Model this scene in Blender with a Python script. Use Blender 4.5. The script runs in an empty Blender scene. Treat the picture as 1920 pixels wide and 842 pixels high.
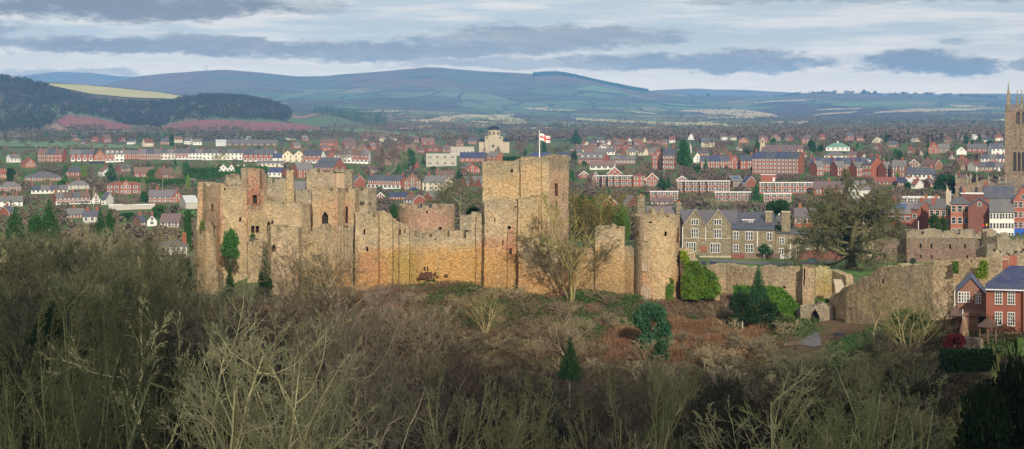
import bpy, math, random
import numpy as np
from mathutils import Vector, noise as mnoise

random.seed(7)
F = 3000.0          # focal length in photo pixels
CZ = 60.0           # camera height
SC = bpy.context.scene
COL = SC.collection
R = math.radians

def P(px, py, Y):
    return ((px - 960) / F * Y, Y, CZ - (py - 250) / F * Y)

# ------------------------------------------------------------------ terrain height
U0, U1, DU = -1700, 3620, 8
us = np.arange(U0, U1 + 1, DU, dtype=float)
near = {  # depth: [(px, z below camera)]
    14: [(0, -16), (1920, -16)], 45: [(0, -22), (1920, -22)],
    75: [(0, -26), (960, -28), (1920, -25)],
    110: [(0, -31), (480, -34), (960, -37), (1440, -35), (1920, -28)],
    150: [(0, -37), (480, -41), (960, -43), (1440, -38), (1700, -33), (1920, -28)],
    175: [(0, -41), (480, -45), (960, -46), (1440, -39), (1700, -31), (1850, -27), (1920, -26)],
    205: [(0, -43), (480, -46), (960, -45.5), (1440, -38.5), (1700, -30), (1800, -26.6), (1920, -25.6)],
    235: [(0, -43), (480, -44.5), (960, -43), (1440, -37), (1560, -34), (1700, -30), (1920, -26.5)],
    262: [(0, -41), (480, -41), (960, -39), (1200, -37), (1400, -36), (1530, -33.9), (1700, -30), (1920, -27)],
    280: [(0, -38.5), (480, -37.5), (800, -36), (1160, -35.6), (1300, -34.5), (1450, -34), (1530, -33.2), (1700, -29), (1920, -27)],
    294: [(0, -36.5), (480, -34), (800, -31.5), (1190, -31.3), (1300, -31.5), (1450, -31.5), (1560, -31.5), (1700, -29), (1920, -27)],
    303: [(0, -35.5), (480, -33), (800, -29.3), (1190, -30), (1300, -30), (1450, -29.5), (1560, -30), (1700, -28.5), (1920, -27)],
    325: [(0, -34.5), (340, -33), (480, -27.5), (1190, -27.5), (1400, -29), (1560, -29.3), (1700, -28.3), (1920, -27)],
    370: [(0, -35), (300, -35), (480, -28), (1190, -29), (1340, -30), (1600, -30.5), (1750, -30.5), (1920, -29)],
    410: [(0, -37), (300, -37), (480, -31), (1190, -30), (1400, -31), (1700, -31), (1800, -27.5), (1920, -27)],
}
far = {  # depth: [(px, py)]
    500: [(0, 468), (240, 462), (480, 445), (720, 435), (960, 432), (1200, 430), (1440, 427), (1680, 428), (1920, 440)],
    600: [(0, 428), (240, 418), (480, 410), (720, 402), (960, 396), (1200, 386), (1440, 382), (1680, 384), (1920, 400)],
    700: [(0, 396), (240, 391), (480, 385), (720, 380), (960, 372), (1200, 360), (1440, 352), (1680, 350), (1920, 362)],
    850: [(0, 362), (240, 360), (480, 358), (720, 356), (960, 345), (1200, 331), (1440, 321), (1680, 316), (1920, 320)],
    1000: [(0, 335), (240, 331), (480, 330), (720, 333), (960, 320), (1200, 311), (1440, 300), (1680, 297), (1920, 300)],
    1150: [(0, 308), (240, 304), (480, 303), (720, 307), (960, 303), (1200, 297), (1440, 288), (1680, 285), (1920, 288)],
    1400: [(0, 290), (240, 286), (480, 284), (720, 287), (960, 284), (1200, 281), (1440, 275), (1680, 273), (1920, 275)],
    1700: [(0, 278), (240, 273), (480, 270), (720, 271), (960, 271), (1200, 269), (1440, 265), (1680, 263), (1920, 264)],
    2100: [(0, 262), (240, 260), (480, 259), (720, 261), (960, 260), (1200, 258), (1440, 256), (1680, 254), (1920, 254)],
    2600: [(0, 249), (240, 243), (480, 246), (600, 246), (720, 243), (960, 250), (1200, 248), (1440, 247), (1920, 246)],
    3000: [(-100, 224), (0, 226), (120, 219), (200, 229), (300, 236), (400, 226), (520, 228), (600, 236), (720, 240), (960, 242), (1200, 242), (1440, 240), (1920, 239)],
    3500: [(-400, 140), (-100, 138), (0, 149), (50, 157), (100, 171), (170, 190), (250, 197), (330, 196), (390, 185), (460, 187), (520, 200), (560, 222), (600, 209), (700, 222), (760, 232), (960, 236), (1440, 234), (1920, 233)],
    4300: [(-400, 150), (60, 157), (90, 156), (150, 159), (200, 163), (300, 173), (360, 183), (420, 193), (480, 203), (560, 212), (650, 218), (800, 220), (960, 226), (1200, 229), (1440, 226), (1920, 225)],
    5200: [(-400, 200), (200, 205), (400, 208), (560, 200), (700, 204), (800, 210), (960, 217), (1080, 222), (1200, 221), (1440, 216), (1920, 215)],
    6400: [(-400, 190), (200, 195), (420, 192), (560, 184), (700, 186), (820, 190), (960, 200), (1080, 198), (1200, 208), (1440, 205), (1700, 204), (1920, 206)],
    7400: [(-400, 180), (200, 178), (320, 168), (420, 163), (560, 170), (700, 165), (820, 160), (960, 172), (1060, 166), (1150, 176), (1260, 192), (1440, 193), (1700, 192), (1920, 196)],
    8600: [(-400, 175), (100, 172), (180, 165), (215, 153), (255, 144), (310, 139), (370, 134), (430, 132), (480, 138), (560, 145), (610, 146), (650, 142), (720, 136), (770, 131), (800, 127), (850, 131), (900, 134), (960, 137), (1000, 140), (1030, 137), (1060, 140), (1100, 148), (1180, 165), (1220, 172), (1250, 171), (1290, 180), (1400, 184), (1470, 183), (1500, 177), (1600, 176), (1660, 180), (1700, 178), (1760, 181), (1860, 185), (1920, 186), (2300, 182)],
    9400: [(-400, 200), (2300, 215)],
    10200: [(-400, 190), (2300, 205)],
    11600: [(-400, 150), (0, 150), (60, 139), (110, 135), (180, 137), (260, 145), (400, 160), (700, 170), (1200, 172), (1290, 167), (1350, 169), (1430, 171), (1500, 174), (1900, 177), (2300, 172)],
    12600: [(-400, 185), (2300, 190)],
}
keysY, zrows = [], []
for Y in sorted(near):
    a = np.array(near[Y], float); keysY.append(Y); zrows.append(np.interp(us, a[:, 0], a[:, 1]))
for Y in sorted(far):
    a = np.array(far[Y], float); keysY.append(Y); zrows.append(-(np.interp(us, a[:, 0], a[:, 1]) - 250) / F * Y)
Z0 = np.array(zrows)
# fine rows: geometric spacing
LY0, LY1, NY = math.log(14.0), math.log(12600.0), 620
lys = np.linspace(LY0, LY1, NY)
Yf = np.exp(lys)
kl = np.log(np.array(keysY, float))
idx = np.clip(np.searchsorted(kl, lys) - 1, 0, len(kl) - 2)
t = np.clip((Yf - np.exp(kl[idx])) / (np.exp(kl[idx + 1]) - np.exp(kl[idx])), 0, 1)[:, None]
# monotone cubic (Fritsch-Carlson like) in Y for smooth ground
KY = np.array(keysY, float)
dY = np.diff(KY)[:, None]
sl = np.diff(Z0, axis=0) / dY
m = np.zeros_like(Z0); m[0] = sl[0]; m[-1] = sl[-1]
same = (sl[:-1] * sl[1:]) > 0
hm = 2 * sl[:-1] * sl[1:] / np.where(same, sl[:-1] + sl[1:], 1)
m[1:-1] = np.where(same, hm, 0)
h = (KY[idx + 1] - KY[idx])[:, None]
HG = (2*t**3-3*t**2+1)*Z0[idx] + (t**3-2*t**2+t)*h*m[idx] + (-2*t**3+3*t**2)*Z0[idx+1] + (t**3-t**2)*h*m[idx+1]
# smooth across bearing a little
k = np.array([1, 2, 3, 2, 1], float); k /= k.sum()
pad = np.pad(HG, ((0, 0), (2, 2)), mode='edge')
HG = sum(k[i] * pad[:, i:i + HG.shape[1]] for i in range(5))
# natural unevenness, in world metres
rng = np.random.default_rng(3)
def wave(X, Y, sc, seed, n=7):
    r = np.random.default_rng(seed); o = 0
    for i in range(n):
        a = r.uniform(0, 6.28); f = r.uniform(.6, 1.7) / sc
        o = o + np.sin((X * math.cos(a) + Y * math.sin(a)) * 6.28 * f + r.uniform(0, 6.28))
    return o / n
XG = (us[None, :] - 960) / F * Yf[:, None]; YG = np.repeat(Yf[:, None], len(us), 1)
farw = np.clip((YG - 4000) / 3000, 0, 1); wl = np.clip((YG-60)/100, 0, 1)
HG = HG + wave(XG, YG, 45, 1) * .35 * wl + wave(XG, YG, 11, 2) * .10
HG = HG + farw * (wave(XG, YG, 1500, 5) * 9 + wave(XG, YG, 520, 6) * 6 + wave(XG, YG, 240, 9) * 2.5)
HG += CZ

def G(x, y):
    """ground height at world x, y"""
    y = max(y, 14.001)
    fy = (math.log(y) - LY0) / (LY1 - LY0) * (NY - 1)
    fu = ((x / y * F + 960) - U0) / DU
    fy = min(max(fy, 0), NY - 1.001); fu = min(max(fu, 0), len(us) - 1.001)
    i = int(fy); j = int(fu); a = fy - i; b = fu - j
    return float((HG[i, j]*(1-b)+HG[i, j+1]*b)*(1-a) + (HG[i+1, j]*(1-b)+HG[i+1, j+1]*b)*a)

def hit(px, py, Ymin=360.0, Ymax=12000):
    """first ground point on the ray through photo pixel (px, py) beyond depth Ymin"""
    fu = min(max((px - U0) / DU, 0), len(us) - 1.001); j = int(fu); b = fu - j
    z = HG[:, j] * (1 - b) + HG[:, j + 1] * b
    pys = 250 - (z - CZ) * F / Yf
    ok = np.where((Yf >= Ymin) & (pys <= py))[0]
    if len(ok) == 0: Y = Ymax
    else:
        i = ok[0]
        if i > 0 and pys[i - 1] > py and Yf[i - 1] >= Ymin * .97:
            tt = (pys[i - 1] - py) / (pys[i - 1] - pys[i]); Y = Yf[i - 1] + (Yf[i] - Yf[i - 1]) * tt
        else: Y = Yf[i]
    x = (px - 960) / F * Y
    return x, float(Y), G(x, Y)

# ------------------------------------------------------------------ object helpers
def tag(o, label=None, cat=None, group=None, kind=None):
    if label: o['label'] = label
    if cat: o['category'] = cat
    if group: o['group'] = group
    if kind: o['kind'] = kind
    return o

def empty(name, loc=(0, 0, 0), rz=0.0):
    o = bpy.data.objects.new(name, None); COL.objects.link(o)
    o.location = loc; o.rotation_euler = (0, 0, rz); o.empty_display_size = .5
    return o

def link(name, me, parent=None, loc=None, rz=None):
    o = bpy.data.objects.new(name, me); COL.objects.link(o)
    if parent is not None: o.parent = parent
    if loc is not None: o.location = loc
    if rz is not None: o.rotation_euler = (0, 0, rz)
    return o

class MB:
    """collects faces of one mesh"""
    def __init__(s):
        s.v = []; s.f = []; s.m = []; s.uv = []; s.has_uv = False
    def face(s, pts, m=0, uv=None):
        b = len(s.v); s.v.extend(tuple(p) for p in pts); s.f.append(tuple(range(b, b + len(pts)))); s.m.append(m)
        if uv is not None: s.has_uv = True; s.uv.extend(uv)
        else: s.uv.extend([(0, 0)] * len(pts))
    def box(s, x0, x1, y0, y1, z0, z1, m=0, skip=''):
        A = [(x0,y0,z0),(x1,y0,z0),(x1,y1,z0),(x0,y1,z0),(x0,y0,z1),(x1,y0,z1),(x1,y1,z1),(x0,y1,z1)]
        uvs = {'f': lambda p: (p[0], p[2]), 'b': lambda p: (p[0], p[2]), 'l': lambda p: (p[1], p[2]), 'r': lambda p: (p[1], p[2]), 't': lambda p: (p[0], p[1]), 'd': lambda p: (p[0], p[1])}
        for n, q in (('f', (0,1,5,4)), ('r', (1,2,6,5)), ('b', (2,3,7,6)), ('l', (3,0,4,7)), ('t', (4,5,6,7)), ('d', (3,2,1,0))):
            if n in skip: continue
            s.face([A[i] for i in q], m, [uvs[n](A[i]) for i in q])
    def tube(s, p0, p1, r0, r1, n=8, m=0, cap=True):
        p0 = Vector(p0); p1 = Vector(p1); d = (p1 - p0).normalized()
        a = d.orthogonal().normalized(); b = d.cross(a)
        c0 = [p0 + (a * math.cos(6.2832*i/n) + b * math.sin(6.2832*i/n)) * r0 for i in range(n)]
        c1 = [p1 + (a * math.cos(6.2832*i/n) + b * math.sin(6.2832*i/n)) * r1 for i in range(n)]
        for i in range(n):
            j = (i + 1) % n
            s.face([c0[i], c0[j], c1[j], c1[i]], m)
        if cap: s.face(c1, m); s.face(c0[::-1], m)
    def lathe(s, prof, n=16, cx=0, cy=0, m=0, a0=0.0, a1=6.283185):
        for (r0, z0), (r1, z1) in zip(prof, prof[1:]):
            for i in range(n):
                a = a0 + (a1-a0)*i/n; b = a0 + (a1-a0)*(i+1)/n
                q = [(cx+r0*math.cos(a), cy+r0*math.sin(a), z0), (cx+r0*math.cos(b), cy+r0*math.sin(b), z0),
                     (cx+r1*math.cos(b), cy+r1*math.sin(b), z1), (cx+r1*math.cos(a), cy+r1*math.sin(a), z1)]
                if r1 < 1e-6: q = q[:3]
                if r0 < 1e-6: q = [q[0], q[2], q[3]]
                s.face(q, m)
    def prism_gable(s, x0, x1, y0, y1, z0, zr, ov=.25, th=.16, m=0):
        """roof, ridge along x"""
        ym = (y0+y1)/2; k = (zr - z0) / ((y1 - y0)/2)
        for sgn in (-1, 1):
            ye = (y0 - ov) if sgn < 0 else (y1 + ov); ze = z0 - ov * k
            a = [(x0-ov*.6, ye, ze), (x1+ov*.6, ye, ze), (x1+ov*.6, ym, zr), (x0-ov*.6, ym, zr)]
            b = [(p[0], p[1], p[2]+th) for p in a]
            if sgn > 0: a, b = a[::-1], b[::-1]
            s.face(b, m, [(p[0], math.hypot(p[1], p[2])) for p in b]); s.face(a[::-1], m)
            for i in range(4):
                j = (i+1) % 4; s.face([a[i], a[j], b[j], b[i]], m)
    def build(s, name, mats, parent=None, smooth=False, loc=None, rz=None):
        me = bpy.data.meshes.new(name); me.from_pydata(s.v, [], s.f)
        if not isinstance(mats, (list, tuple)): mats = [mats]
        for mm in mats: me.materials.append(mm)
        me.polygons.foreach_set('material_index', s.m)
        if s.has_uv:
            l = me.uv_layers.new(name='UVMap'); l.data.foreach_set('uv', np.array(s.uv, 'f').ravel())
        if smooth: me.polygons.foreach_set('use_smooth', [True]*len(s.f))
        me.update()
        return link(name, me, parent, loc, rz)

def np_mesh(name, V, Fq, mats, nv=4, smooth=False):
    """mesh from numpy arrays, faces all with nv corners"""
    me = bpy.data.meshes.new(name)
    me.vertices.add(len(V)); me.vertices.foreach_set('co', np.ascontiguousarray(V, 'f').ravel())
    n = len(Fq); me.loops.add(n*nv); me.loops.foreach_set('vertex_index', np.ascontiguousarray(Fq, 'i').ravel())
    me.polygons.add(n); me.polygons.foreach_set('loop_start', np.arange(0, n*nv, nv, dtype='i'))
    me.polygons.foreach_set('loop_total', np.full(n, nv, 'i'))
    if smooth: me.polygons.foreach_set('use_smooth', np.ones(n, bool))
    for mm in (mats if isinstance(mats, (list, tuple)) else [mats]): me.materials.append(mm)
    me.update(calc_edges=True); me.validate()
    return me

def copy_tree(o, parent=None):
    c = o.copy(); COL.objects.link(c); c.parent = parent
    for ch in list(KIDS.get(o.name, [])): copy_tree(ch, c)
    return c
KIDS = {}
def note_kids(root):
    for ch in root.children: KIDS.setdefault(root.name, []).append(ch); note_kids(ch)

# ------------------------------------------------------------------ materials
class NT:
    def __init__(s, name, rough=.9, spec=.25):
        s.mat = bpy.data.materials.new(name); s.mat.use_nodes = True
        s.t = s.mat.node_tree; s.n = s.t.nodes; s.b = s.n['Principled BSDF']
        s.b.inputs['Roughness'].default_value = rough
        s.b.inputs['Specular IOR Level'].default_value = spec
    def new(s, typ, **kw):
        n = s.n.new(typ)
        for k_, v in kw.items(): setattr(n, k_, v)
        return n
    def L(s, a, b): s.t.links.new(a, b)
    def val(s, inp, v):
        if hasattr(v, 'is_output') or isinstance(v, bpy.types.NodeSocket): s.L(v, inp)
        else: inp.default_value = v
    def noise(s, vec, scale, detail=4, rough=.6, dim='3D'):
        n = s.new('ShaderNodeTexNoise'); n.noise_dimensions = dim
        n.inputs['Scale'].default_value = scale; n.inputs['Detail'].default_value = detail; n.inputs['Roughness'].default_value = rough
        if vec is not None: s.L(vec, n.inputs['Vector'])
        return n.outputs['Fac']
    def mapr(s, v, a, b, c=0., d=1., smooth=False):
        n = s.new('ShaderNodeMapRange'); n.clamp = True
        if smooth: n.interpolation_type = 'SMOOTHSTEP'
        s.val(n.inputs['Value'], v)
        for i, q in zip(('From Min', 'From Max', 'To Min', 'To Max'), (a, b, c, d)): n.inputs[i].default_value = q
        return n.outputs['Result']
    def mix(s, fac, a, b, blend='MIX'):
        n = s.new('ShaderNodeMix', data_type='RGBA', blend_type=blend)
        s.val(n.inputs[0], fac); s.val(n.inputs[6], a if not isinstance(a, tuple) else (*a[:3], 1)); s.val(n.inputs[7], b if not isinstance(b, tuple) else (*b[:3], 1))
        return n.outputs[2]
    def math(s, op, a, b=0., c=None):
        n = s.new('ShaderNodeMath', operation=op); s.val(n.inputs[0], a); s.val(n.inputs[1], b)
        if c is not None: s.val(n.inputs[2], c)
        return n.outputs[0]
    def mapping(s, vec, scale=(1, 1, 1), loc=(0, 0, 0), rot=(0, 0, 0)):
        n = s.new('ShaderNodeMapping'); s.L(vec, n.inputs['Vector'])
        n.inputs['Scale'].default_value = scale; n.inputs['Location'].default_value = loc; n.inputs['Rotation'].default_value = rot
        return n.outputs['Vector']
    def obj(s): return s.new('ShaderNodeTexCoord').outputs['Object']
    def pos(s): return s.new('ShaderNodeNewGeometry').outputs['Position']
    def uv(s): return s.new('ShaderNodeTexCoord').outputs['UV']
    def bump(s, h, strength=.5, dist=.05):
        n = s.new('ShaderNodeBump'); n.inputs['Strength'].default_value = strength; n.inputs['Distance'].default_value = dist
        s.L(h, n.inputs['Height']); s.L(n.outputs['Normal'], s.b.inputs['Normal'])
    def col(s, c): s.val(s.b.inputs['Base Color'], c if not isinstance(c, tuple) else (*c[:3], 1)); return s.mat

def hsv(c, dv):
    return tuple(min(1, x * dv) for x in c)

def simple(name, c, var=.25, scale=1.5, rough=.85, spec=.25, c2=None, world=True):
    t_ = NT(name, rough, spec); v = t_.pos() if world else t_.obj()
    n = t_.noise(v, scale, 5)
    k_ = t_.mapr(n, .3, .7)
    return t_.col(t_.mix(k_, hsv(c, 1 - var), c2 if c2 else hsv(c, 1 + var)))

def plain_brick(name, c, c2, mortar=(.30, .25, .20), patch=.35):
    t_ = NT(name, .9, .2); v = t_.uv()
    b = t_.new('ShaderNodeTexBrick'); t_.L(v, b.inputs['Vector'])
    b.inputs['Scale'].default_value = 1; b.inputs['Brick Width'].default_value = .46; b.inputs['Row Height'].default_value = .15
    b.inputs['Mortar Size'].default_value = .012
    b.inputs['Color1'].default_value = (*c, 1); b.inputs['Color2'].default_value = (*c2, 1); b.inputs['Mortar'].default_value = (*mortar, 1)
    n = t_.noise(t_.pos(), .5, 5); n2 = t_.noise(t_.pos(), 3.0, 4)
    c3 = t_.mix(t_.mapr(n, .35, .7, 0, patch), b.outputs['Color'], hsv(c, .55))
    oi = t_.new('ShaderNodeObjectInfo').outputs['Random']
    c4 = t_.mix(1., c3, t_.mix(oi, (.82, .85, .9), (1.12, 1.05, 1.0)), 'MULTIPLY')
    c5 = t_.mix(t_.mapr(n2, .3, .7, 0, .35), c4, hsv(c, .6))
    return t_.col(c5)

def roof_mat(name, c, c2, rough=.7):
    t_ = NT(name, rough, .4); v = t_.uv()
    b = t_.new('ShaderNodeTexBrick'); t_.L(v, b.inputs['Vector'])
    b.inputs['Brick Width'].default_value = .45; b.inputs['Row Height'].default_value = .3; b.inputs['Mortar Size'].default_value = .02; b.inputs['Scale'].default_value = 1
    b.inputs['Color1'].default_value = (*c, 1); b.inputs['Color2'].default_value = (*c2, 1); b.inputs['Mortar'].default_value = (*hsv(c, .5), 1)
    n = t_.noise(t_.pos(), .7, 6); n2 = t_.noise(t_.pos(), 4, 3)
    c3 = t_.mix(t_.mapr(n, .42, .72, 0, .6), b.outputs['Color'], tuple(.5*(x+y) for x, y in zip(c2, (.16, .16, .12))))
    oi = t_.new('ShaderNodeObjectInfo').outputs['Random']
    c4 = t_.mix(1., c3, t_.mix(oi, (.75, .78, .85), (1.25, 1.2, 1.15)), 'MULTIPLY')
    t_.bump(t_.math('MULTIPLY', n2, 1.), .4, .04)
    return t_.col(c4)

def stone_mat(name, base, alt, grey=(.20, .19, .15), red=(.30, .13, .08), bw=.3, rh=.17, attrs=True, streak=.75):
    """coursed rubble: uv in metres along the wall; attribute Stain tints it, Info.r says how near the wall head is"""
    t_ = NT(name, .95, .15); uv = t_.uv(); pos = t_.pos()
    nz = t_.new('ShaderNodeTexNoise'); nz.inputs['Scale'].default_value = 1.1; t_.L(uv, nz.inputs['Vector'])
    vadd = t_.new('ShaderNodeVectorMath', operation='MULTIPLY_ADD'); t_.L(nz.outputs['Color'], vadd.inputs[0]); vadd.inputs[1].default_value = (.3, .16, 0); t_.L(uv, vadd.inputs[2])
    vm = t_.mapping(vadd.outputs[0], (1 / bw, 1 / rh, 1))
    b = t_.new('ShaderNodeTexVoronoi', feature='F1'); b.voronoi_dimensions = '2D'; b.inputs['Scale'].default_value = 1; b.inputs['Randomness'].default_value = .75; t_.L(vm, b.inputs['Vector'])
    be = t_.new('ShaderNodeTexVoronoi', feature='DISTANCE_TO_EDGE'); be.voronoi_dimensions = '2D'; be.inputs['Scale'].default_value = 1; be.inputs['Randomness'].default_value = .75; t_.L(vm, be.inputs['Vector'])
    sv = t_.new('ShaderNodeSeparateColor'); t_.L(b.outputs['Color'], sv.inputs[0])
    big = t_.noise(pos, .09, 5, .6); mid = t_.noise(pos, .5, 6, .65); fine = t_.noise(pos, 2.0, 4, .75); ff = t_.noise(pos, 6, 2, .6)
    c = t_.mix(t_.mapr(big, .36, .62), base, alt)
    c = t_.mix(t_.mapr(mid, .48, .66, 0, .7), c, hsv(alt, 1.3))
    c = t_.mix(t_.mapr(mid, .5, .36, 0, .5), c, hsv(grey, 1.15))
    if attrs:
        at = t_.new('ShaderNodeVertexColor', layer_name='Stain')
        sa = t_.math('MULTIPLY', at.outputs['Alpha'], t_.mapr(t_.math('ADD', mid, t_.math('MULTIPLY', fine, .5)), .42, .85, .55, 1.4))
        c = t_.mix(t_.math('MINIMUM', sa, .95), c, at.outputs['Color'])
        inf = t_.new('ShaderNodeVertexColor', layer_name='Info')
        sep = t_.new('ShaderNodeSeparateColor'); t_.L(inf.outputs['Color'], sep.inputs[0])
        st = t_.noise(t_.mapping(pos, (.75, .75, .07)), 1.0, 5, .7)
        lk = t_.math('MULTIPLY', sep.outputs['Red'], t_.mapr(st, .36, .56))
        lk = t_.math('MAXIMUM', lk, t_.math('MULTIPLY', t_.mapr(st, .55, .70), .6))
        c = t_.mix(t_.math('MULTIPLY', lk, streak), c, t_.mix(t_.mapr(fine, .4, .6), grey, (.30, .29, .22)))
    rd = t_.noise(t_.mapping(pos, (1, 1, 2.2), (7, 3, 1)), .22, 4, .6)
    c = t_.mix(t_.mapr(rd, .62, .76, 0, .28), c, red)
    tone = t_.mix(sv.outputs[0], (.64, .62, .58), (1.3, 1.29, 1.26))
    tone = t_.mix(t_.mapr(sv.outputs[1], .72, .95, 0, .6), tone, (1.25, .92, .66))
    c = t_.mix(.85, c, tone, 'MULTIPLY')
    c = t_.mix(t_.mapr(be.outputs['Distance'], .0, .11, .32, 0), c, hsv(base, .42))
    c = t_.mix(t_.mapr(fine, .53, .66, 0, .75), c, hsv(base, .36))
    c = t_.mix(t_.mapr(fine, .46, .34, 0, .5), c, hsv(base, 1.5))
    c = t_.mix(t_.mapr(ff, .58, .7, 0, .45), c, hsv(base, 1.5))
    t_.bump(t_.math('ADD', t_.math('MULTIPLY', sv.outputs[0], .6), t_.math('MULTIPLY', fine, -1.6)), 1., .18)
    return t_.col(c)

M = {}
M['stone'] = stone_mat('buff rubble stone', (.45, .345, .195), (.42, .345, .24))
M['stonegrey'] = stone_mat('grey rubble stone', (.34, .30, .225), (.38, .32, .23))
M['stonered'] = stone_mat('red rubble stone', (.27, .19, .15), (.24, .17, .135))  # darker stone, the bailey range's shade put into its colour
M['stonepink'] = stone_mat('pinkish rubble stone', (.44, .32, .235), (.44, .345, .24))
M['stonehouse'] = stone_mat('house rubble stone', (.27, .235, .165), (.22, .19, .135), attrs=False, bw=.4, rh=.2)
M['sandstone'] = stone_mat('church sandstone', (.25, .19, .14), (.225, .175, .135), attrs=False, bw=.9, rh=.4)
M['ashlar'] = simple('pale ashlar', (.42, .36, .26), .15, .8)
M['freestone'] = simple('pink freestone', (.41, .31, .215), .15, 1.5)
M['void'] = simple('unlit interior', (.035, .028, .025), .3)  # dark colour painted in for the shade inside openings
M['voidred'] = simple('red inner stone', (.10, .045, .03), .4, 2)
M['mossstone'] = simple('mossy stone head', (.20, .19, .12), .5, 1.2, c2=(.36, .33, .24))
M['brick'] = plain_brick('red brick', (.36, .105, .065), (.29, .085, .055))
M['brickor'] = plain_brick('orange brick', (.46, .17, .085), (.38, .13, .07))
M['brickdk'] = plain_brick('dark brick', (.21, .07, .05), (.16, .06, .05))
M['brickbr'] = plain_brick('brown brick', (.27, .13, .085), (.22, .11, .08))
M['white'] = simple('white render', (.68, .67, .63), .07, .6)
M['cream'] = simple('cream render', (.62, .55, .40), .08, .6)
M['greyrender'] = simple('grey render', (.42, .40, .35), .1, .6)
M['concrete'] = simple('concrete', (.40, .37, .31), .12, .5)
M['slate'] = roof_mat('navy slate', (.055, .068, .105), (.085, .095, .13), .55)
M['slatep'] = roof_mat('purple slate', (.125, .118, .14), (.165, .152, .168), .6)
M['slateg'] = roof_mat('grey slate', (.12, .125, .135), (.17, .17, .17), .6)
M['tiler'] = roof_mat('red tile', (.25, .075, .055), (.19, .065, .05))
M['tileb'] = roof_mat('brown tile', (.17, .10, .08), (.13, .085, .075))
M['tilep'] = roof_mat('purple brown tile', (.15, .10, .11), (.19, .13, .13))
M['slateblue'] = roof_mat('blue slate', (.026, .04, .115), (.045, .062, .15), .5)
M['greenroof'] = roof_mat('green copper roof', (.10, .25, .20), (.13, .29, .23))
M['flatroof'] = simple('flat roof felt', (.25, .25, .25), .2, .5)
M['metalroof'] = simple('pale metal roof', (.50, .53, .55), .08, .5, rough=.5)
M['frame'] = simple('white paint', (.68, .68, .65), .04)
M['trim'] = simple('white bargeboard', (.78, .76, .72), .05)
M['brown'] = simple('brown timber', (.12, .08, .05), .3)
M['fence'] = simple('weathered fence', (.20, .14, .11), .35, 3)
M['redfence'] = simple('red brown fence', (.20, .075, .06), .3, 3)
M['blue'] = simple('blue shopfront', (.02, .10, .42), .1)
M['red'] = simple('red cloth', (.6, .02, .03), .05)
M['yellow'] = simple('yellow cloth', (.55, .40, .05), .1)
M['flagwhite'] = simple('white cloth', (.82, .82, .82), .03)
M['asphalt'] = simple('asphalt', (.13, .13, .145), .15, .8)
M['dark'] = simple('dark metal', (.02, .022, .028), .2, rough=.5)
M['tyre'] = simple('tyre rubber', (.02, .02, .02), .1)
M['door'] = simple('brown door', (.25, .09, .05), .15)
M['darkblue'] = simple('dark blue paint', (.02, .03, .07), .1)
M['teal'] = simple('teal slats', (.02, .16, .20), .2)
M['copper'] = simple('dark lead dome', (.018, .026, .042), .2, rough=.6)
M['pot'] = simple('chimney pot clay', (.40, .17, .09), .1)
M['rust'] = simple('weathered log', (.30, .20, .13), .3)
def glass_mat():
    t_ = NT('window glass', .12, .6); n = t_.noise(t_.pos(), .8, 2); return t_.col(t_.mix(t_.mapr(n, .4, .6), (.02, .025, .03), (.07, .075, .085)))
M['glass'] = glass_mat()
def solar():
    t_ = NT('solar glass', .2, .6); return t_.col((.05, .10, .22))
M['solar'] = solar()
CARM = [simple('car paint %s' % n, c, .03, rough=.35, spec=.6) for n, c in (('silver', (.45, .46, .48)), ('blue', (.04, .08, .22)), ('red', (.35, .03, .03)), ('white', (.7, .7, .7)), ('black', (.03, .03, .035)))]
# ------------------------------------------------------------------ camera, sun, sky
SUN_EL, SUN_AZ = 25.0, 11.0      # azimuth: how far to the right of straight behind the camera
sdir = Vector((math.sin(R(SUN_AZ)) * math.cos(R(SUN_EL)), -math.cos(R(SUN_AZ)) * math.cos(R(SUN_EL)), math.sin(R(SUN_EL))))
cam = bpy.data.cameras.new('camera'); co = bpy.data.objects.new('camera', cam); COL.objects.link(co)
co.location = (0, 0, CZ); co.rotation_euler = (R(90), 0, 0)
cam.sensor_width = 36; cam.lens = 36 * F / 1920; cam.shift_y = -(421 - 250) / 1920
cam.clip_start = 1; cam.clip_end = 60000
SC.camera = co
SC.render.engine = 'CYCLES'
SC.render.resolution_x = 1024; SC.render.resolution_y = 449
SC.view_settings.view_transform = 'Standard'; SC.view_settings.look = 'None'
SC.view_settings.exposure = 0.0; SC.view_settings.gamma = 1
SC.cycles.use_denoising = True
SC.cycles.max_bounces = 5; SC.cycles.diffuse_bounces = 2; SC.cycles.glossy_bounces = 2; SC.cycles.volume_bounces = 1; SC.cycles.transparent_max_bounces = 4
SC.cycles.caustics_reflective = False; SC.cycles.caustics_refractive = False
sun = bpy.data.lights.new('sun', 'SUN'); so = bpy.data.objects.new('sun', sun); COL.objects.link(so)
sun.energy = 4.9; sun.angle = R(2.2); sun.color = (1.0, .89, .73)
so.rotation_euler = (-sdir).to_track_quat('-Z', 'Y').to_euler(); so.location = (100, -200, 300)

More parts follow.
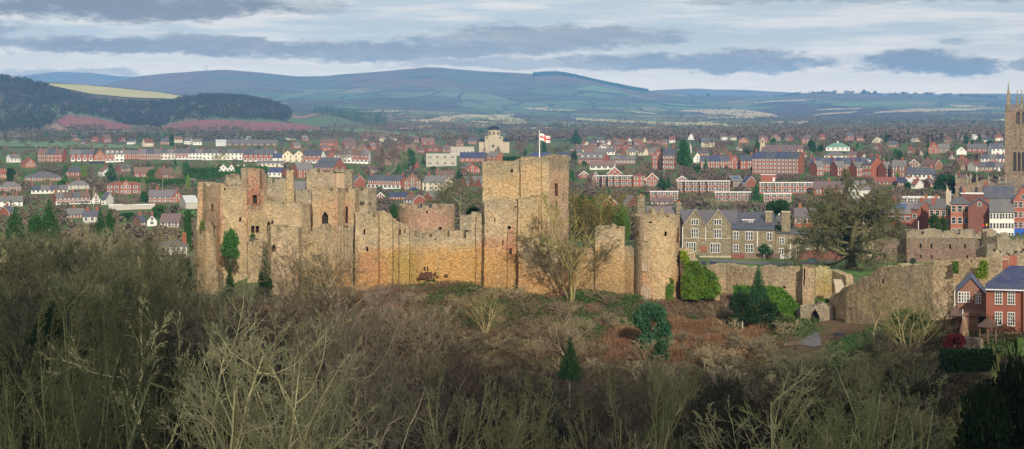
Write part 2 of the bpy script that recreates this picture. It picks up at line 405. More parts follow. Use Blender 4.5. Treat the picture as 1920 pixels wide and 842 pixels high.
w = bpy.data.worlds.new('World'); SC.world = w; w.use_nodes = True
T = w.node_tree; N = T.nodes; bg = N['Background']
def wn(typ, **kw):
    n = N.new(typ)
    for a, b in kw.items(): setattr(n, a, b)
    return n
def wm(op, a, b=0., c=None):
    n = wn('ShaderNodeMath', operation=op)
    for i, v in enumerate((a, b, c)):
        if v is None: continue
        if isinstance(v, bpy.types.NodeSocket): T.links.new(v, n.inputs[i])
        else: n.inputs[i].default_value = v
    return n.outputs[0]
def wmix(f, a, b):
    n = wn('ShaderNodeMix', data_type='RGBA')
    for i, v in ((0, f), (6, a), (7, b)):
        if isinstance(v, bpy.types.NodeSocket): T.links.new(v, n.inputs[i])
        else: n.inputs[i].default_value = v if not isinstance(v, tuple) else (*v, 1)
    return n.outputs[2]
def wmr(v, a, b, c=0., d=1.):
    n = wn('ShaderNodeMapRange'); n.interpolation_type = 'SMOOTHSTEP'
    T.links.new(v, n.inputs['Value'])
    for k_, q in zip(('From Min', 'From Max', 'To Min', 'To Max'), (a, b, c, d)): n.inputs[k_].default_value = q
    return n.outputs['Result']
sky = wn('ShaderNodeTexSky', sky_type='NISHITA'); sky.sun_disc = False
sky.sun_elevation = R(SUN_EL); sky.sun_rotation = R(180 - SUN_AZ); sky.altitude = 100; sky.dust_density = 1.5
tc = wn('ShaderNodeTexCoord'); sp = wn('ShaderNodeSeparateXYZ'); T.links.new(tc.outputs['Generated'], sp.inputs[0])
az = wm('MULTIPLY_ADD', wm('ARCTAN2', sp.outputs[0], sp.outputs[1]), F, 960)
el = wm('MULTIPLY', wm('ARCSINE', sp.outputs[2]), F)
vv = wm('SUBTRACT', 250, el)                       # falls with elevation
comb = wn('ShaderNodeCombineXYZ'); T.links.new(az, comb.inputs[0]); T.links.new(vv, comb.inputs[1])
def wnoise(scale, sx, sy, detail=6, rough=.6, off=(0, 0, 0)):
    mp = wn('ShaderNodeMapping'); T.links.new(comb.outputs[0], mp.inputs['Vector']); mp.inputs['Scale'].default_value = (sx, sy, 1); mp.inputs['Location'].default_value = off
    n = wn('ShaderNodeTexNoise'); n.inputs['Scale'].default_value = scale; n.inputs['Detail'].default_value = detail; n.inputs['Roughness'].default_value = rough
    T.links.new(mp.outputs[0], n.inputs['Vector']); return n
wn1 = wnoise(1, 1/190, 1/70, 6, .55)
wn2 = wnoise(1, 1/60, 1/26, 5, .6, (3, 5, 0))
dist = wn('ShaderNodeSeparateXYZ'); T.links.new(wn1.outputs['Color'], dist.inputs[0])
dist2 = wn('ShaderNodeSeparateXYZ'); T.links.new(wn2.outputs['Color'], dist2.inputs[0])
uu = wm('ADD', az, wm('ADD', wm('MULTIPLY_ADD', dist.outputs[0], 220, -110), wm('MULTIPLY_ADD', dist2.outputs[0], 80, -40)))
ww = wm('ADD', vv, wm('ADD', wm('MULTIPLY_ADD', dist.outputs[1], 44, -22), wm('MULTIPLY_ADD', dist2.outputs[1], 26, -13)))
bands = [(250, 18, 320, 42, 1.), (560, 22, 130, 16, .45), (330, 92, 400, 22, .9), (700, 100, 300, 22, .85), (960, 80, 230, 34, .8), (1120, 74, 180, 22, .75), (1300, 122, 310, 22, .9),
         (1000, 122, 280, 15, .6), (1740, 128, 145, 27, 1.), (1790, 84, 46, 9, .5), (1915, 130, 50, 13, .8), (150, 143, 150, 10, .6), (1650, 2, 420, 12, .5), (-200, 70, 300, 40, .8), (2150, 90, 220, 35, .8),
         (1500, -60, 500, 30, .7), (600, -120, 700, 50, .8)]
rag_ = wm('MULTIPLY_ADD', wnoise(1, 1/52, 1/17, 8, .65, (6, 2, 0)).outputs['Fac'], 2.2, -1.1)
dark = None
for (cu, cv, ru, rv, s_) in bands:
    a = wm('DIVIDE', wm('SUBTRACT', uu, cu), ru); dd = wm('SUBTRACT', ww, cv)
    # flat bases: the lower half falls off faster than the upper
    b = wm('DIVIDE', wm('MAXIMUM', wm('MULTIPLY', dd, 1.35), wm('MULTIPLY', dd, -.9)), rv)
    r2 = wm('ADD', rag_, wm('ADD', wm('MULTIPLY', a, a), wm('MULTIPLY', b, b)))
    e = wm('MULTIPLY', wmr(r2, 1.25, .35), s_)
    dark = e if dark is None else wm('MAXIMUM', dark, e)
tex = wmr(wnoise(1, 1/130, 1/45, 8, .62, (9, 1, 0)).outputs['Fac'], .22, .55, .6, 1.)
dark = wm('MULTIPLY', dark, tex)
gen = wmr(wnoise(1, 1/420, 1/95, 8, .6, (2, 7, 0)).outputs['Fac'], .46, .66)
hi = wmr(wnoise(1, 1/300, 1/28, 7, .6, (4, 4, 0)).outputs['Fac'], .42, .64)
above = wmr(el, 300, 900)                            # clouds overhead, beyond the top of the picture
dark = wm('MAXIMUM', dark, wm('MULTIPLY', gen, wm('MULTIPLY_ADD', above, .55, .06)))
skc = wn('ShaderNodeMix', data_type='RGBA', blend_type='MULTIPLY'); skc.inputs[0].default_value = 1
T.links.new(sky.outputs[0], skc.inputs[6]); skc.inputs[7].default_value = (.62, .7, .85, 1)
thin = wmix(wm('MULTIPLY_ADD', hi, .46, .42), skc.outputs[2], (11.0, 9.6, 8.0))       # high thin cloud over blue
low = wmix(wm('MULTIPLY', wmr(el, 190, 60), .75), thin, (18.5, 13.8, 8.4))            # bright strip above the hills
cl = wmix(wm('MULTIPLY', dark, .95), low, (2.4, 2.05, 1.9))
T.links.new(cl, bg.inputs['Color']); bg.inputs['Strength'].default_value = .10

# ------------------------------------------------------------------ ground sheet
def ground_mat():
    t_ = NT('ground cover', .95, .1); pos = t_.pos()
    sx = t_.new('ShaderNodeSeparateXYZ'); t_.L(pos, sx.inputs[0]); Yv = sx.outputs[1]; Zv = sx.outputs[2]
    n1 = t_.noise(pos, .12, 6, .65); n2 = t_.noise(pos, .9, 5, .7); n3 = t_.noise(pos, .02, 4)
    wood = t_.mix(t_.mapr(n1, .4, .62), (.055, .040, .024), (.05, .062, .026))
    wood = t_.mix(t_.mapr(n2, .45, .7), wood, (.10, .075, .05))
    brk = t_.mix(t_.mapr(n1, .46, .62), (.14, .09, .06), (.085, .10, .04))
    brk = t_.mix(t_.mapr(n2, .5, .68), brk, (.20, .13, .08))
    gar = t_.mix(t_.mapr(n1, .42, .6), (.085, .15, .05), (.12, .13, .07))
    gar = t_.mix(t_.mapr(n2, .5, .7, 0, .6), gar, (.05, .06, .035))
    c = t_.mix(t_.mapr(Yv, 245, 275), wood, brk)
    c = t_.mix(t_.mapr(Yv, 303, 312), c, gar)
    # patchwork of fields
    warp = t_.new('ShaderNodeTexNoise'); warp.inputs['Scale'].default_value = .0016; warp.inputs['Detail'].default_value = 2; t_.L(pos, warp.inputs['Vector'])
    va = t_.new('ShaderNodeVectorMath', operation='MULTIPLY_ADD'); t_.L(warp.outputs['Color'], va.inputs[0]); va.inputs[1].default_value = (420, 420, 0); t_.L(pos, va.inputs[2])
    flat = t_.new('ShaderNodeVectorMath', operation='MULTIPLY'); t_.L(va.outputs[0], flat.inputs[0]); flat.inputs[1].default_value = (1, .55, 0)
    def vor(feature, scale):
        v = t_.new('ShaderNodeTexVoronoi', feature=feature); v.voronoi_dimensions = '2D'; v.inputs['Scale'].default_value = scale; v.inputs['Randomness'].default_value = .85
        t_.L(flat.outputs[0], v.inputs['Vector']); return v
    S_ = .0052
    f1 = vor('F1', S_); ed = vor('DISTANCE_TO_EDGE', S_)
    sc = t_.new('ShaderNodeSeparateColor'); t_.L(f1.outputs['Color'], sc.inputs[0])
    rp = t_.new('ShaderNodeValToRGB'); rp.color_ramp.interpolation = 'CONSTANT'; t_.L(sc.outputs[0], rp.inputs[0])
    cr = rp.color_ramp; cols = [(0, (.10, .17, .08)), (.2, (.17, .20, .10)), (.36, (.24, .23, .13)), (.47, (.12, .19, .10)), (.6, (.085, .09, .06)), (.72, (.30, .21, .15)), (.8, (.15, .20, .11)), (.91, (.10, .08, .065))]
    cr.elements[0].position = 0; cr.elements[0].color = (*cols[0][1], 1); cr.elements[1].position = cols[1][0]; cr.elements[1].color = (*cols[1][1], 1)
    for p_, q in cols[2:]:
        e = cr.elements.new(p_); e.color = (*q, 1)
    fld = t_.mix(t_.mapr(t_.noise(pos, .012, 5), .35, .7, 0, .4), rp.outputs['Color'], (.13, .12, .08))
    fld = t_.mix(t_.mapr(ed.outputs['Distance'], .035, .06, .9, 0), fld, (.045, .042, .035))
    # rough wooded / scrubby tracts
    wd = t_.noise(t_.mapping(pos, (1, .45, 1)), .0013, 5, .62)
    fld = t_.mix(t_.mapr(wd, .51, .55, 0, .9), fld, (.075, .06, .055))
    # moor on the tops
    mo = t_.math('ADD', Zv, t_.math('MULTIPLY_ADD', wd, 260, -130))
    moor = t_.mix(t_.mapr(t_.noise(pos, .0022, 5), .42, .6), (.16, .10, .085), (.10, .11, .075))
    moor = t_.mix(t_.mapr(t_.noise(pos, .006, 5), .52, .66, 0, .8), moor, (.06, .055, .05))
    fld = t_.mix(t_.mapr(mo, CZ + 160, CZ + 215), fld, moor)
    c = t_.mix(t_.mapr(Yv, 1700, 1950), c, fld)
    t_.bump(n2, .5, .3)
    return t_.col(c)
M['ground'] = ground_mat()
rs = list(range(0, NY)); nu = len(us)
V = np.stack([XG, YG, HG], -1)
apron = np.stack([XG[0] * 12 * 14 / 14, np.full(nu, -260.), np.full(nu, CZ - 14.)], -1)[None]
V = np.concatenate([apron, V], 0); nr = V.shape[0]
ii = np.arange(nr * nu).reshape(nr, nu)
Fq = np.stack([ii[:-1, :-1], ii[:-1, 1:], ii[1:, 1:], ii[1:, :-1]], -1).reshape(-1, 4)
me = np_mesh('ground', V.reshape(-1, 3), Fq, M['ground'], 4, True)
tag(link('ground', me), kind='structure')

def drape(name, cols, mat, Ymin=360, rows=10, off=.12, kind='structure', **kw):
    """a sheet laid on the ground: cols = [(px, py_far, py_near), ...]"""
    cols = sorted(cols); a = np.array(cols, float)
    xs = np.linspace(a[0, 0], a[-1, 0], max(6, int((a[-1, 0] - a[0, 0]) / 5)))
    mb = []; 
    for x in xs:
        t0 = np.interp(x, a[:, 0], a[:, 1]); t1 = np.interp(x, a[:, 0], a[:, 2])
        Xn, Yn, _ = hit(x, t1, Ymin); Xf, Yfar, _ = hit(x, t0, Ymin)
        Yfar = max(Yfar, Yn + .01)
        col = []
        for q in range(rows + 1):
            Y = Yn + (Yfar - Yn) * q / rows; X = (x - 960) / F * Y
            col.append((X, Y, G(X, Y) + off + Y * .0004 * (Y > 900)))
        mb.append(col)
    V = np.array(mb).reshape(-1, 3); n = rows + 1
    ii = np.arange(len(V)).reshape(-1, n)
    Fq = np.stack([ii[:-1, :-1], ii[1:, :-1], ii[1:, 1:], ii[:-1, 1:]], -1).reshape(-1, 4)
    return tag(link(name, np_mesh(name, V, Fq, mat, 4, True)), kind=kind, **kw)

M['redsoil'] = simple('red ploughed soil', (.24, .085, .075), .18, .02)
M['greenfield'] = simple('winter pasture', (.12, .20, .085), .2, .02)
M['palefield'] = simple('pale pasture', (.44, .42, .20), .15, .01)  # pale pasture with sun patches painted into its colour
M['tanfield'] = simple('stubble field', (.48, .38, .23), .15, .01)
M['lawn'] = simple('mown lawn', (.085, .17, .035), .2, .4)
drape('red_field', [(108, 226, 232), (125, 217, 240), (170, 221, 244), (245, 236, 244)], M['redsoil'], 2100)
drape('red_field', [(306, 237, 246), (345, 229, 247), (395, 225, 247), (480, 229, 247), (560, 233, 247), (600, 240, 245)], M['redsoil'], 2100)
drape('red_field', [(672, 250, 254), (700, 246, 259), (730, 248, 259), (745, 252, 257)], M['redsoil'], 1800)
drape('green_field', [(0, 264, 276), (60, 263, 277), (150, 268, 279), (260, 275, 280)], M['greenfield'], 1400)
drape('green_field', [(560, 246, 250), (640, 240, 251), (700, 243, 252), (745, 250, 258), (900, 251, 262), (1000, 253, 262), (1060, 256, 262)], M['greenfield'], 1900)
drape('green_field', [(1000, 262, 266), (1100, 257, 263), (1200, 256, 260)], M['greenfield'], 1900)
drape('pale_field', [(92, 157.5, 168), (150, 160, 182), (200, 164.5, 190), (300, 174.5, 192), (360, 184.5, 188)], M['palefield'], 3700)
drape('stubble_field', [(780, 230, 236), (830, 219, 232), (880, 216, 224), (905, 217, 221)], M['tanfield'], 3600)
drape('green_field', [(840, 226, 230), (870, 220, 230), (905, 221, 226)], M['greenfield'], 3600)
drape('pale_field', [(900, 220, 224), (950, 219, 230), (985, 226, 231)], M['palefield'], 3600)
drape('pale_field', [(1080, 222, 226), (1250, 230, 236), (1330, 232, 238), (1400, 234, 239), (1480, 236, 239)], M['palefield'], 3000)
drape('stubble_field', [(1270, 208, 210), (1330, 206, 213), (1390, 206, 219), (1440, 213, 221), (1460, 218, 221)], M['tanfield'], 4200)
drape('stubble_field', [(1640, 211, 213), (1720, 205, 211), (1800, 204, 209), (1830, 206, 208)], M['tanfield'], 4200)
drape('green_field', [(1560, 196, 199), (1620, 193, 203), (1690, 194, 203), (1710, 198, 200)], M['greenfield'], 5600)
drape('green_field', [(1080, 168, 171), (1110, 160, 172), (1150, 168, 176), (1180, 176, 180)], M['greenfield'], 5600)
rfd = random.Random(17)
for i in range(46):                                    # field sheets of the far valley, pale ones painting its sunlit band
    a = rfd.uniform(560, 1860); yy = rfd.choice([rfd.uniform(222, 243), rfd.uniform(200, 240), rfd.uniform(188, 215)]); w_ = rfd.uniform(30, 110); h_ = rfd.uniform(1.2, 4.5) * (1.4 if yy > 215 else 1.1); sk = rfd.uniform(-4, 4)
    if a < 740 and yy > 215: continue
    k_ = rfd.choice(['palefield', 'palefield', 'tanfield', 'greenfield', 'greenfield']) if yy > 205 else rfd.choice(['greenfield', 'greenfield', 'tanfield'])
    drape('field', [(a, yy + sk, yy + sk + h_ * .6), (a + w_ * .3, yy, yy + h_), (a + w_ * .8, yy - sk * .6, yy + h_ - sk * .5), (a + w_, yy - sk, yy - sk + h_ * .5)], M[k_], 2700, 6)
# lawns and paths round the castle
drape('lawn', [(1335, 487, 508), (1480, 486, 508), (1560, 490, 512), (1600, 495, 520), (1700, 492, 502), (1790, 494, 497)], M['lawn'], 325, 14, .06)
drape('lawn', [(1795, 641, 664), (1850, 637, 668), (1930, 632, 668), (1990, 632, 668)], M['lawn'], 150, 10, .05)
drape('drive', [(1330, 487, 491), (1400, 491, 496), (1460, 493, 498), (1540, 490, 495), (1570, 489, 494)], M['asphalt'], 330, 6, .13)
drape('footpath', [(1494, 642, 647), (1510, 634, 648), (1524, 624, 652), (1534, 624, 650), (1540, 640, 650)], M['asphalt'], 255, 8, .1)
drape('footpath', [(1100, 648, 653), (1190, 646, 652), (1260, 647, 653), (1400, 652, 657), (1500, 640, 648)], simple('earth path', (.17, .12, .085), .2, .8), 250, 4, .1)
# ------------------------------------------------------------------ haze
hz = MB(); hz.box(-14500, 14500, -275, 12900, float(HG.min()) - 1 - 0, CZ + 455, 0)
hm_ = bpy.data.materials.new('haze air'); hm_.use_nodes = True; ht = hm_.node_tree
for n in list(ht.nodes):
    if n.type == 'BSDF_PRINCIPLED': ht.nodes.remove(n)
pv = ht.nodes.new('ShaderNodeVolumePrincipled'); pv.inputs['Density'].default_value = 7.6e-5; pv.inputs['Color'].default_value = (.20, .50, 1, 1); pv.inputs['Anisotropy'].default_value = -.22
ht.links.new(pv.outputs[0], ht.nodes['Material Output'].inputs['Volume'])
haze = hz.build('haze', hm_); tag(haze, kind='stuff')
# ------------------------------------------------------------------ ruined masonry
def proj(p): return (960 + p[0] / p[1] * F, 250 - (p[2] - CZ) / p[1] * F)
STAINS_LIGHT = [  # soil, iron and lichen marks, plus shade and light painted down the round tower, where the photo shows them (px, py, rx, ry, colour, strength)
    (935, 480, 45, 32, (.40, .20, .12), .7), (915, 470, 22, 22, (.42, .22, .13), .5), (960, 462, 10, 34, (.42, .16, .10), .7),
    (860, 526, 260, 36, (.40, .21, .055), 1.), (830, 500, 170, 34, (.47, .28, .09), .85), (1000, 440, 30, 60, (.40, .30, .14), .5), (1130, 530, 70, 30, (.42, .26, .09), .8), (1100, 500, 90, 40, (.42, .30, .15), .6), (700, 510, 45, 40, (.40, .20, .085), .6), (1000, 525, 90, 32, (.33, .19, .09), .7),
    (755, 505, 28, 36, (.27, .22, .05), .7), (690, 500, 30, 20, (.38, .17, .10), .5), (1110, 520, 80, 45, (.34, .22, .10), .55),
    (1000, 480, 20, 30, (.20, .17, .13), .8), (1035, 490, 22, 26, (.19, .17, .13), .7), (1048, 470, 20, 18, (.25, .22, .14), .6),
    (1055, 400, 22, 110, (.52, .36, .27), .6), (1040, 350, 9, 60, (.50, .30, .20), .5),
    (480, 350, 18, 40, (.34, .18, .13), .75), (480, 375, 16, 20, (.33, .13, .09), .6),
    (412, 430, 6, 90, (.42, .22, .15), .6), (462, 400, 5, 50, (.40, .21, .15), .5), (630, 400, 5, 60, (.40, .21, .14), .6), (650, 400, 6, 46, (.42, .22, .15), .5),
    (395, 415, 18, 20, (.26, .18, .13), .7), (372, 370, 10, 40, (.42, .25, .15), .5), (380, 470, 14, 50, (.50, .38, .22), .6),
    (800, 410, 55, 22, (.42, .24, .17), .65), (480, 425, 24, 16, (.30, .24, .12), .4),
    (650, 470, 20, 40, (.25, .22, .17), .6), (600, 450, 50, 30, (.37, .30, .18), .4), (610, 395, 22, 30, (.45, .29, .17), .5),
    (1212, 545, 14, 34, (.52, .28, .19), .75), (1230, 520, 40, 50, (.50, .33, .17), .4), (1196, 480, 6, 120, (.20, .18, .14), .7), (1272, 450, 6, 30, (.30, .17, .10), .6),  # tall dark strip paints the tower's shaded left edge
    (1225, 402, 50, 8, (.26, .22, .13), .7), (1246, 480, 24, 60, (.52, .40, .22), .5),  # last blob paints sunlight on the tower's right flank
    (1268, 540, 8, 40, (.42, .24, .10), .6), (1140, 545, 60, 18, (.25, .17, .09), .6), (1550, 505, 30, 20, (.42, .40, .18), .8), (1552, 540, 24, 22, (.28, .22, .07), .7),
    (1515, 520, 12, 40, (.33, .24, .19), .5), (1440, 510, 60, 20, (.33, .25, .17), .5), (1525, 590, 30, 30, (.20, .15, .10), .5), (1660, 560, 60, 40, (.44, .34, .21), .4),
    (1650, 600, 50, 20, (.30, .23, .15), .5), (950, 350, 40, 22, (.50, .36, .18), .5), (940, 320, 30, 18, (.26, .24, .17), .6), (1000, 330, 20, 40, (.50, .34, .18), .5),
    (1055, 305, 18, 14, (.22, .21, .16), .8), (1000, 300, 40, 8, (.25, .23, .16), .6), (790, 440, 80, 10, (.30, .27, .17), .5), (700, 415, 40, 16, (.34, .30, .19), .4), (540, 360, 9, 20, (.45, .36, .17), .5),
]
def stain_light_at(px, py):
    c = np.array([.4, .3, .2]); al = 0.
    for (sx, sy, rx, ry, col, st) in STAINS_LIGHT:
        d = ((px - sx) / rx) ** 2 + ((py - sy) / ry) ** 2
        if d < 1.6:
            w_ = st * max(0, 1 - d / 1.6) ** .6
            c = c * (1 - w_ / max(al + w_ * (1 - al), 1e-4)) + np.array(col) * (w_ / max(al + w_ * (1 - al), 1e-4)); al = al + w_ * (1 - al)
    return (float(c[0]), float(c[1]), float(c[2]), al)

def jit(v, amp=.10):
    n = mnoise.noise_vector(Vector(v) * .9) * amp + mnoise.noise_vector(Vector(v) * .22) * amp * 1.6
    return (v[0] + n[0], v[1] + n[1], v[2] + n[2] * .5)

def path_px(pts): return [((px - 960) / F * Y, Y) for px, Y in pts]

def masonry(name, path, thick, top, base, parent=None, mat='stone', openings=(), cren=None, closed=False, rag=.18, seed=1, dx=.5, dz=.7, caps=True, amp=.10):
    """a wall of rubble stone along a path (world x, y), its outer face first; top(s, x, y) gives the wall head,
    openings = (s0, s1, z0, z1, arched) are cut through the outer face and lined"""
    rnd = random.Random(seed)
    pts = [Vector(p) for p in path]
    if closed: pts.append(pts[0].copy())
    segs = []; S = 0
    for a, b in zip(pts, pts[1:]):
        l = (b - a).length; segs.append((S, S + l, a, b)); S += l
    # inward normals at the joints
    dirs = [(b - a).normalized() for a, b in zip(pts, pts[1:])]
    nrm = [Vector((-d.y, d.x)) for d in dirs]          # left of travel = away from the camera for left-to-right paths
    def at(s, seg):
        s0, s1, a, b = segs[seg]; t_ = (s - s0) / (s1 - s0); return a.lerp(b, t_)
    jn = []
    for i in range(len(pts)):
        n0 = nrm[i - 1] if i > 0 else (nrm[-1] if closed else nrm[0]); n1 = nrm[i] if i < len(nrm) else (nrm[0] if closed else nrm[-1])
        v = (n0 + n1); v = v / max(.35, v.length_squared / 2); jn.append(v)
    rects = []
    for (a, b, z0, z1, arch) in openings:
        if arch:
            w_ = (b - a); hh = min((z1 - z0) * .5, w_ * .9); n_ = 4
            rects.append((a, b, z0, z1 - hh))
            for q in range(n_):
                f0 = 1 - ((q + .5) / n_) ** 1.7
                rects.append((a + w_ * (1 - f0) / 2, b - w_ * (1 - f0) / 2, z1 - hh + hh * q / n_, z1 - hh + hh * (q + 1) / n_))
        else: rects.append((a, b, z0, z1))
    ss = set()
    for (s0, s1, a, b) in segs:
        n_ = max(1, int(round((s1 - s0) / dx)))
        for i in range(n_ + 1): ss.add(round(s0 + (s1 - s0) * i / n_, 4))
    for r_ in rects: ss.add(round(r_[0], 4)); ss.add(round(r_[1], 4))
    ss = sorted(ss); ss = [s for i, s in enumerate(ss) if i == 0 or s - ss[i - 1] > .02]
    zcut = sorted({round(z, 3) for r_ in rects for z in (r_[2], r_[3])})
    mb = MB(); cols = []; 
    heights = []
    for i, (sa, sb) in enumerate(zip(ss, ss[1:])):
        sm = (sa + sb) / 2
        seg = next((k_ for k_, q in enumerate(segs) if q[0] - 1e-4 <= sm <= q[1] + 1e-4), len(segs) - 1)
        p = at(sm, seg)
        o = rnd.uniform(-rag, rag) + mnoise.noise(Vector((p.x * .5, p.y * .5, seed))) * rag * 2
        if cren:
            per, gap, dep = cren; ph = (sm + seed * 1.7) % per
            if ph < gap: o -= dep * (1 + .25 * mnoise.noise(Vector((p.x * .3, seed, 1))))
            elif mnoise.noise(Vector((int((sm + seed * 1.7) / per) * 3.7, seed * 2.1, 0))) > .28: o -= dep * .6
        za = top(sa, *at(sa, seg)) + o; zb = top(sb, *at(sb, seg)) + o
        heights.append((seg, sa, sb, za, zb))
    nseg = len(heights)
    info = []; stain_light = []
    def addface(pts_, uv, tz, front=True):
        q = [jit(p_, amp) for p_ in pts_]
        mb.face(q, 0, uv)
        for p_, z_ in zip(q, tz):
            info.append(max(0., 1 - max(0, z_ - p_[2]) / 3.4) ** 1.2)
            stain_light.append(stain_light_at(*proj(p_)))
    zb_of = lambda s, x, y: base(s, x, y) if callable(base) else base
    for i, (seg, sa, sb, za, zb) in enumerate(heights):
        s0, s1, A, B = segs[seg]
        def inner(s):
            t_ = (s - s0) / (s1 - s0); p = A.lerp(B, t_); n_ = jn[seg].lerp(jn[seg + 1], t_); return p + n_ * thick
        oa, ob = at(sa, seg), at(sb, seg); ia, ib = inner(sa), inner(sb)
        lo = min(zb_of(sa, *oa), zb_of(sb, *ob))
        sm = (sa + sb) / 2
        zt = max(min(za, zb), lo + .3)
        hs = [lo]; 
        n_ = max(1, int((zt - lo) / dz))
        base_rows = [lo + (zt - lo) * k_ / n_ for k_ in range(1, n_)]
        rows = sorted(set([lo] + [z for z in base_rows if all(abs(z - c_) > .12 for c_ in zcut)] + [z for z in zcut if lo < z < zt - .02] + [zt]))
        for z0_, z1_ in zip(rows, rows[1:]):
            zm = (z0_ + z1_) / 2
            if any(r_[0] - .01 < sm < r_[1] + .01 and r_[2] < zm < r_[3] for r_ in rects): continue
            ta = za if z1_ == rows[-1] else z1_; tb = zb if z1_ == rows[-1] else z1_
            addface([(oa.x, oa.y, z0_), (ob.x, ob.y, z0_), (ob.x, ob.y, tb), (oa.x, oa.y, ta)], [(sa, z0_), (sb, z0_), (sb, tb), (sa, ta)], [za, zb, zb, za])
        nb = max(1, int((zt - lo) / 2.5))
        addface([(ib.x, ib.y, lo), (ia.x, ia.y, lo), (ia.x, ia.y, za), (ib.x, ib.y, zb)], [(sb, lo), (sa, lo), (sa, za), (sb, zb)], [za] * 4)
        addface([(oa.x, oa.y, za), (ob.x, ob.y, zb), (ib.x, ib.y, zb), (ia.x, ia.y, za)], [(sa, 0), (sb, 0), (sb, thick), (sa, thick)], [za] * 4)
        # steps between neighbours
        j = (i + 1) % nseg
        if i + 1 < nseg or closed:
            zn = heights[j][3]
            if abs(zn - zb) > .01:
                lo_, hi_ = min(zn, zb), max(zn, zb)
                q = [(ob.x, ob.y, lo_), (ib.x, ib.y, lo_), (ib.x, ib.y, hi_), (ob.x, ob.y, hi_)]
                if zn > zb: q = q[::-1]
                addface(q, [(0, lo_), (thick, lo_), (thick, hi_), (0, hi_)], [hi_] * 4)
    if not closed:
        for (o_, s_, k_, z_, fl) in ((at(ss[0], 0), ss[0], 0, heights[0][3], 1), (at(ss[-1], len(segs) - 1), ss[-1], -1, heights[-1][4], 0)):
            in_ = o_ + jn[k_] * thick; lo = zb_of(s_, *o_)
            nn = max(1, int((z_ - lo) / 1.2))
            for a_ in range(nn):
                l0, l1 = lo + (z_ - lo) * a_ / nn, lo + (z_ - lo) * (a_ + 1) / nn
                q = [(o_.x, o_.y, l0), (in_.x, in_.y, l0), (in_.x, in_.y, l1), (o_.x, o_.y, l1)]
                uv = [(0, l0), (thick, l0), (thick, l1), (0, l1)]
                if fl: q = q[::-1]; uv = uv[::-1]
                addface(q, uv, [z_] * 4)
    o = mb.build(name, M[mat], parent)
    me = o.data
    ca = me.color_attributes.new('Stain', 'FLOAT_COLOR', 'CORNER'); ca.data.foreach_set('color', np.array(stain_light, 'f').ravel())
    cb = me.color_attributes.new('Info', 'FLOAT_COLOR', 'CORNER'); iv = np.array(info, 'f'); cb.data.foreach_set('color', np.stack([iv, iv, iv, np.ones_like(iv)], -1).ravel())
    # linings of the openings
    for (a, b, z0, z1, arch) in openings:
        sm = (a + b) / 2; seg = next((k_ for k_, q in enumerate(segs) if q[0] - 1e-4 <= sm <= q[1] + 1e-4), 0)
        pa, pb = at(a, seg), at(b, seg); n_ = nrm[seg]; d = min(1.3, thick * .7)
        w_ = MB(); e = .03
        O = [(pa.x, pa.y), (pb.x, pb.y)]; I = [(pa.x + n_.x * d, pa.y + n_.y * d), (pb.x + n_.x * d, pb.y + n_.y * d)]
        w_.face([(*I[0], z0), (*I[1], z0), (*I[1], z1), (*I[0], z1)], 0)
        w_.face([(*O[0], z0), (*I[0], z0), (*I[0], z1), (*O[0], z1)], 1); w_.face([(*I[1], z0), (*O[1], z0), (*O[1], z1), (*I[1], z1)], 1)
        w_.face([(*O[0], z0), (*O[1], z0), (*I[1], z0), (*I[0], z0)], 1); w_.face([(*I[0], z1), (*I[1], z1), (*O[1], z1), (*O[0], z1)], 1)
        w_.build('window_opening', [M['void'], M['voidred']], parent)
    return o

def topfn(profile, ref):
    """wall head from photo rows: profile [(px, py)]; ref depth taken from the point itself"""
    a = np.array(profile, float)
    def f(s, x, y):
        px = 960 + x / y * F; return CZ - (np.interp(px, a[:, 0], a[:, 1]) - 250) / F * y
    return f
def base_ground(drop=1.5): return lambda s, x, y: G(x, y) - drop
def opens(path, lst):
    """openings given as (px0, py0, px1, py1, arched) -> (s0, s1, z0, z1, arched) along the path"""
    pts = [Vector(p) for p in path]; out = []
    for (x0, y0, x1, y1, arch) in lst:
        S = 0; found = None
        for a, b in zip(pts, pts[1:]):
            l = (b - a).length; pa, pb = 960 + a.x / a.y * F, 960 + b.x / b.y * F
            if pb > pa + .5 and pa - .5 <= (x0 + x1) / 2 <= pb + .5:
                def s_of(px):
                    k_ = (px - 960) / F; d = b - a; t_ = (k_ * a.y - a.x) / (d.x - k_ * d.y); return S + min(max(t_, 0.01), .99) * l, a.y + d.y * t_
                sa, Ya = s_of(x0); sb, Yb = s_of(x1); Y = (Ya + Yb) / 2
                found = (sa, sb, CZ - (y1 - 250) / F * Y, CZ - (y0 - 250) / F * Y, arch); break
            S += l
        if found: out.append(found)
    return out
def face_view(e, px, Y, k_=1.):
    """turn a finished thing about a point of its front so that it looks towards the valley viewpoint"""
    p = Vector(((px - 960) / F * Y, Y, 0)); a = -math.atan((px - 960) / F) * k_; c, s_ = math.cos(a), math.sin(a)
    e.rotation_euler = (0, 0, a); e.location = (p.x - (c * p.x - s_ * p.y), p.y - (s_ * p.x + c * p.y), 0)
def thing(name, label, cat, px=0, Y=300, group=None):
    x = (px - 960) / F * Y
    e = empty(name, (0, 0, 0)); tag(e, label, cat, group); return e
SEED = [10]
def wall_px(parent, pts, tops, thick=2.0, mat='stone', ops=(), cren=None, rag=.18, base=None, closed=False, name='wall', dx=.5, amp=.10):
    SEED[0] += 1
    p = path_px(pts)
    return masonry(name, p, thick, topfn(tops, 0), base or base_ground(), parent, mat, opens(p, ops), cren, closed, rag, SEED[0], dx, amp=amp)
def ring(cx, cy, r, n=26, a0=-180, a1=180):
    return [(cx + r * math.cos(R(a0 + (a1 - a0) * i / n)), cy + r * math.sin(R(a0 + (a1 - a0) * i / n))) for i in range(n if a1 - a0 >= 359 else n + 1)]
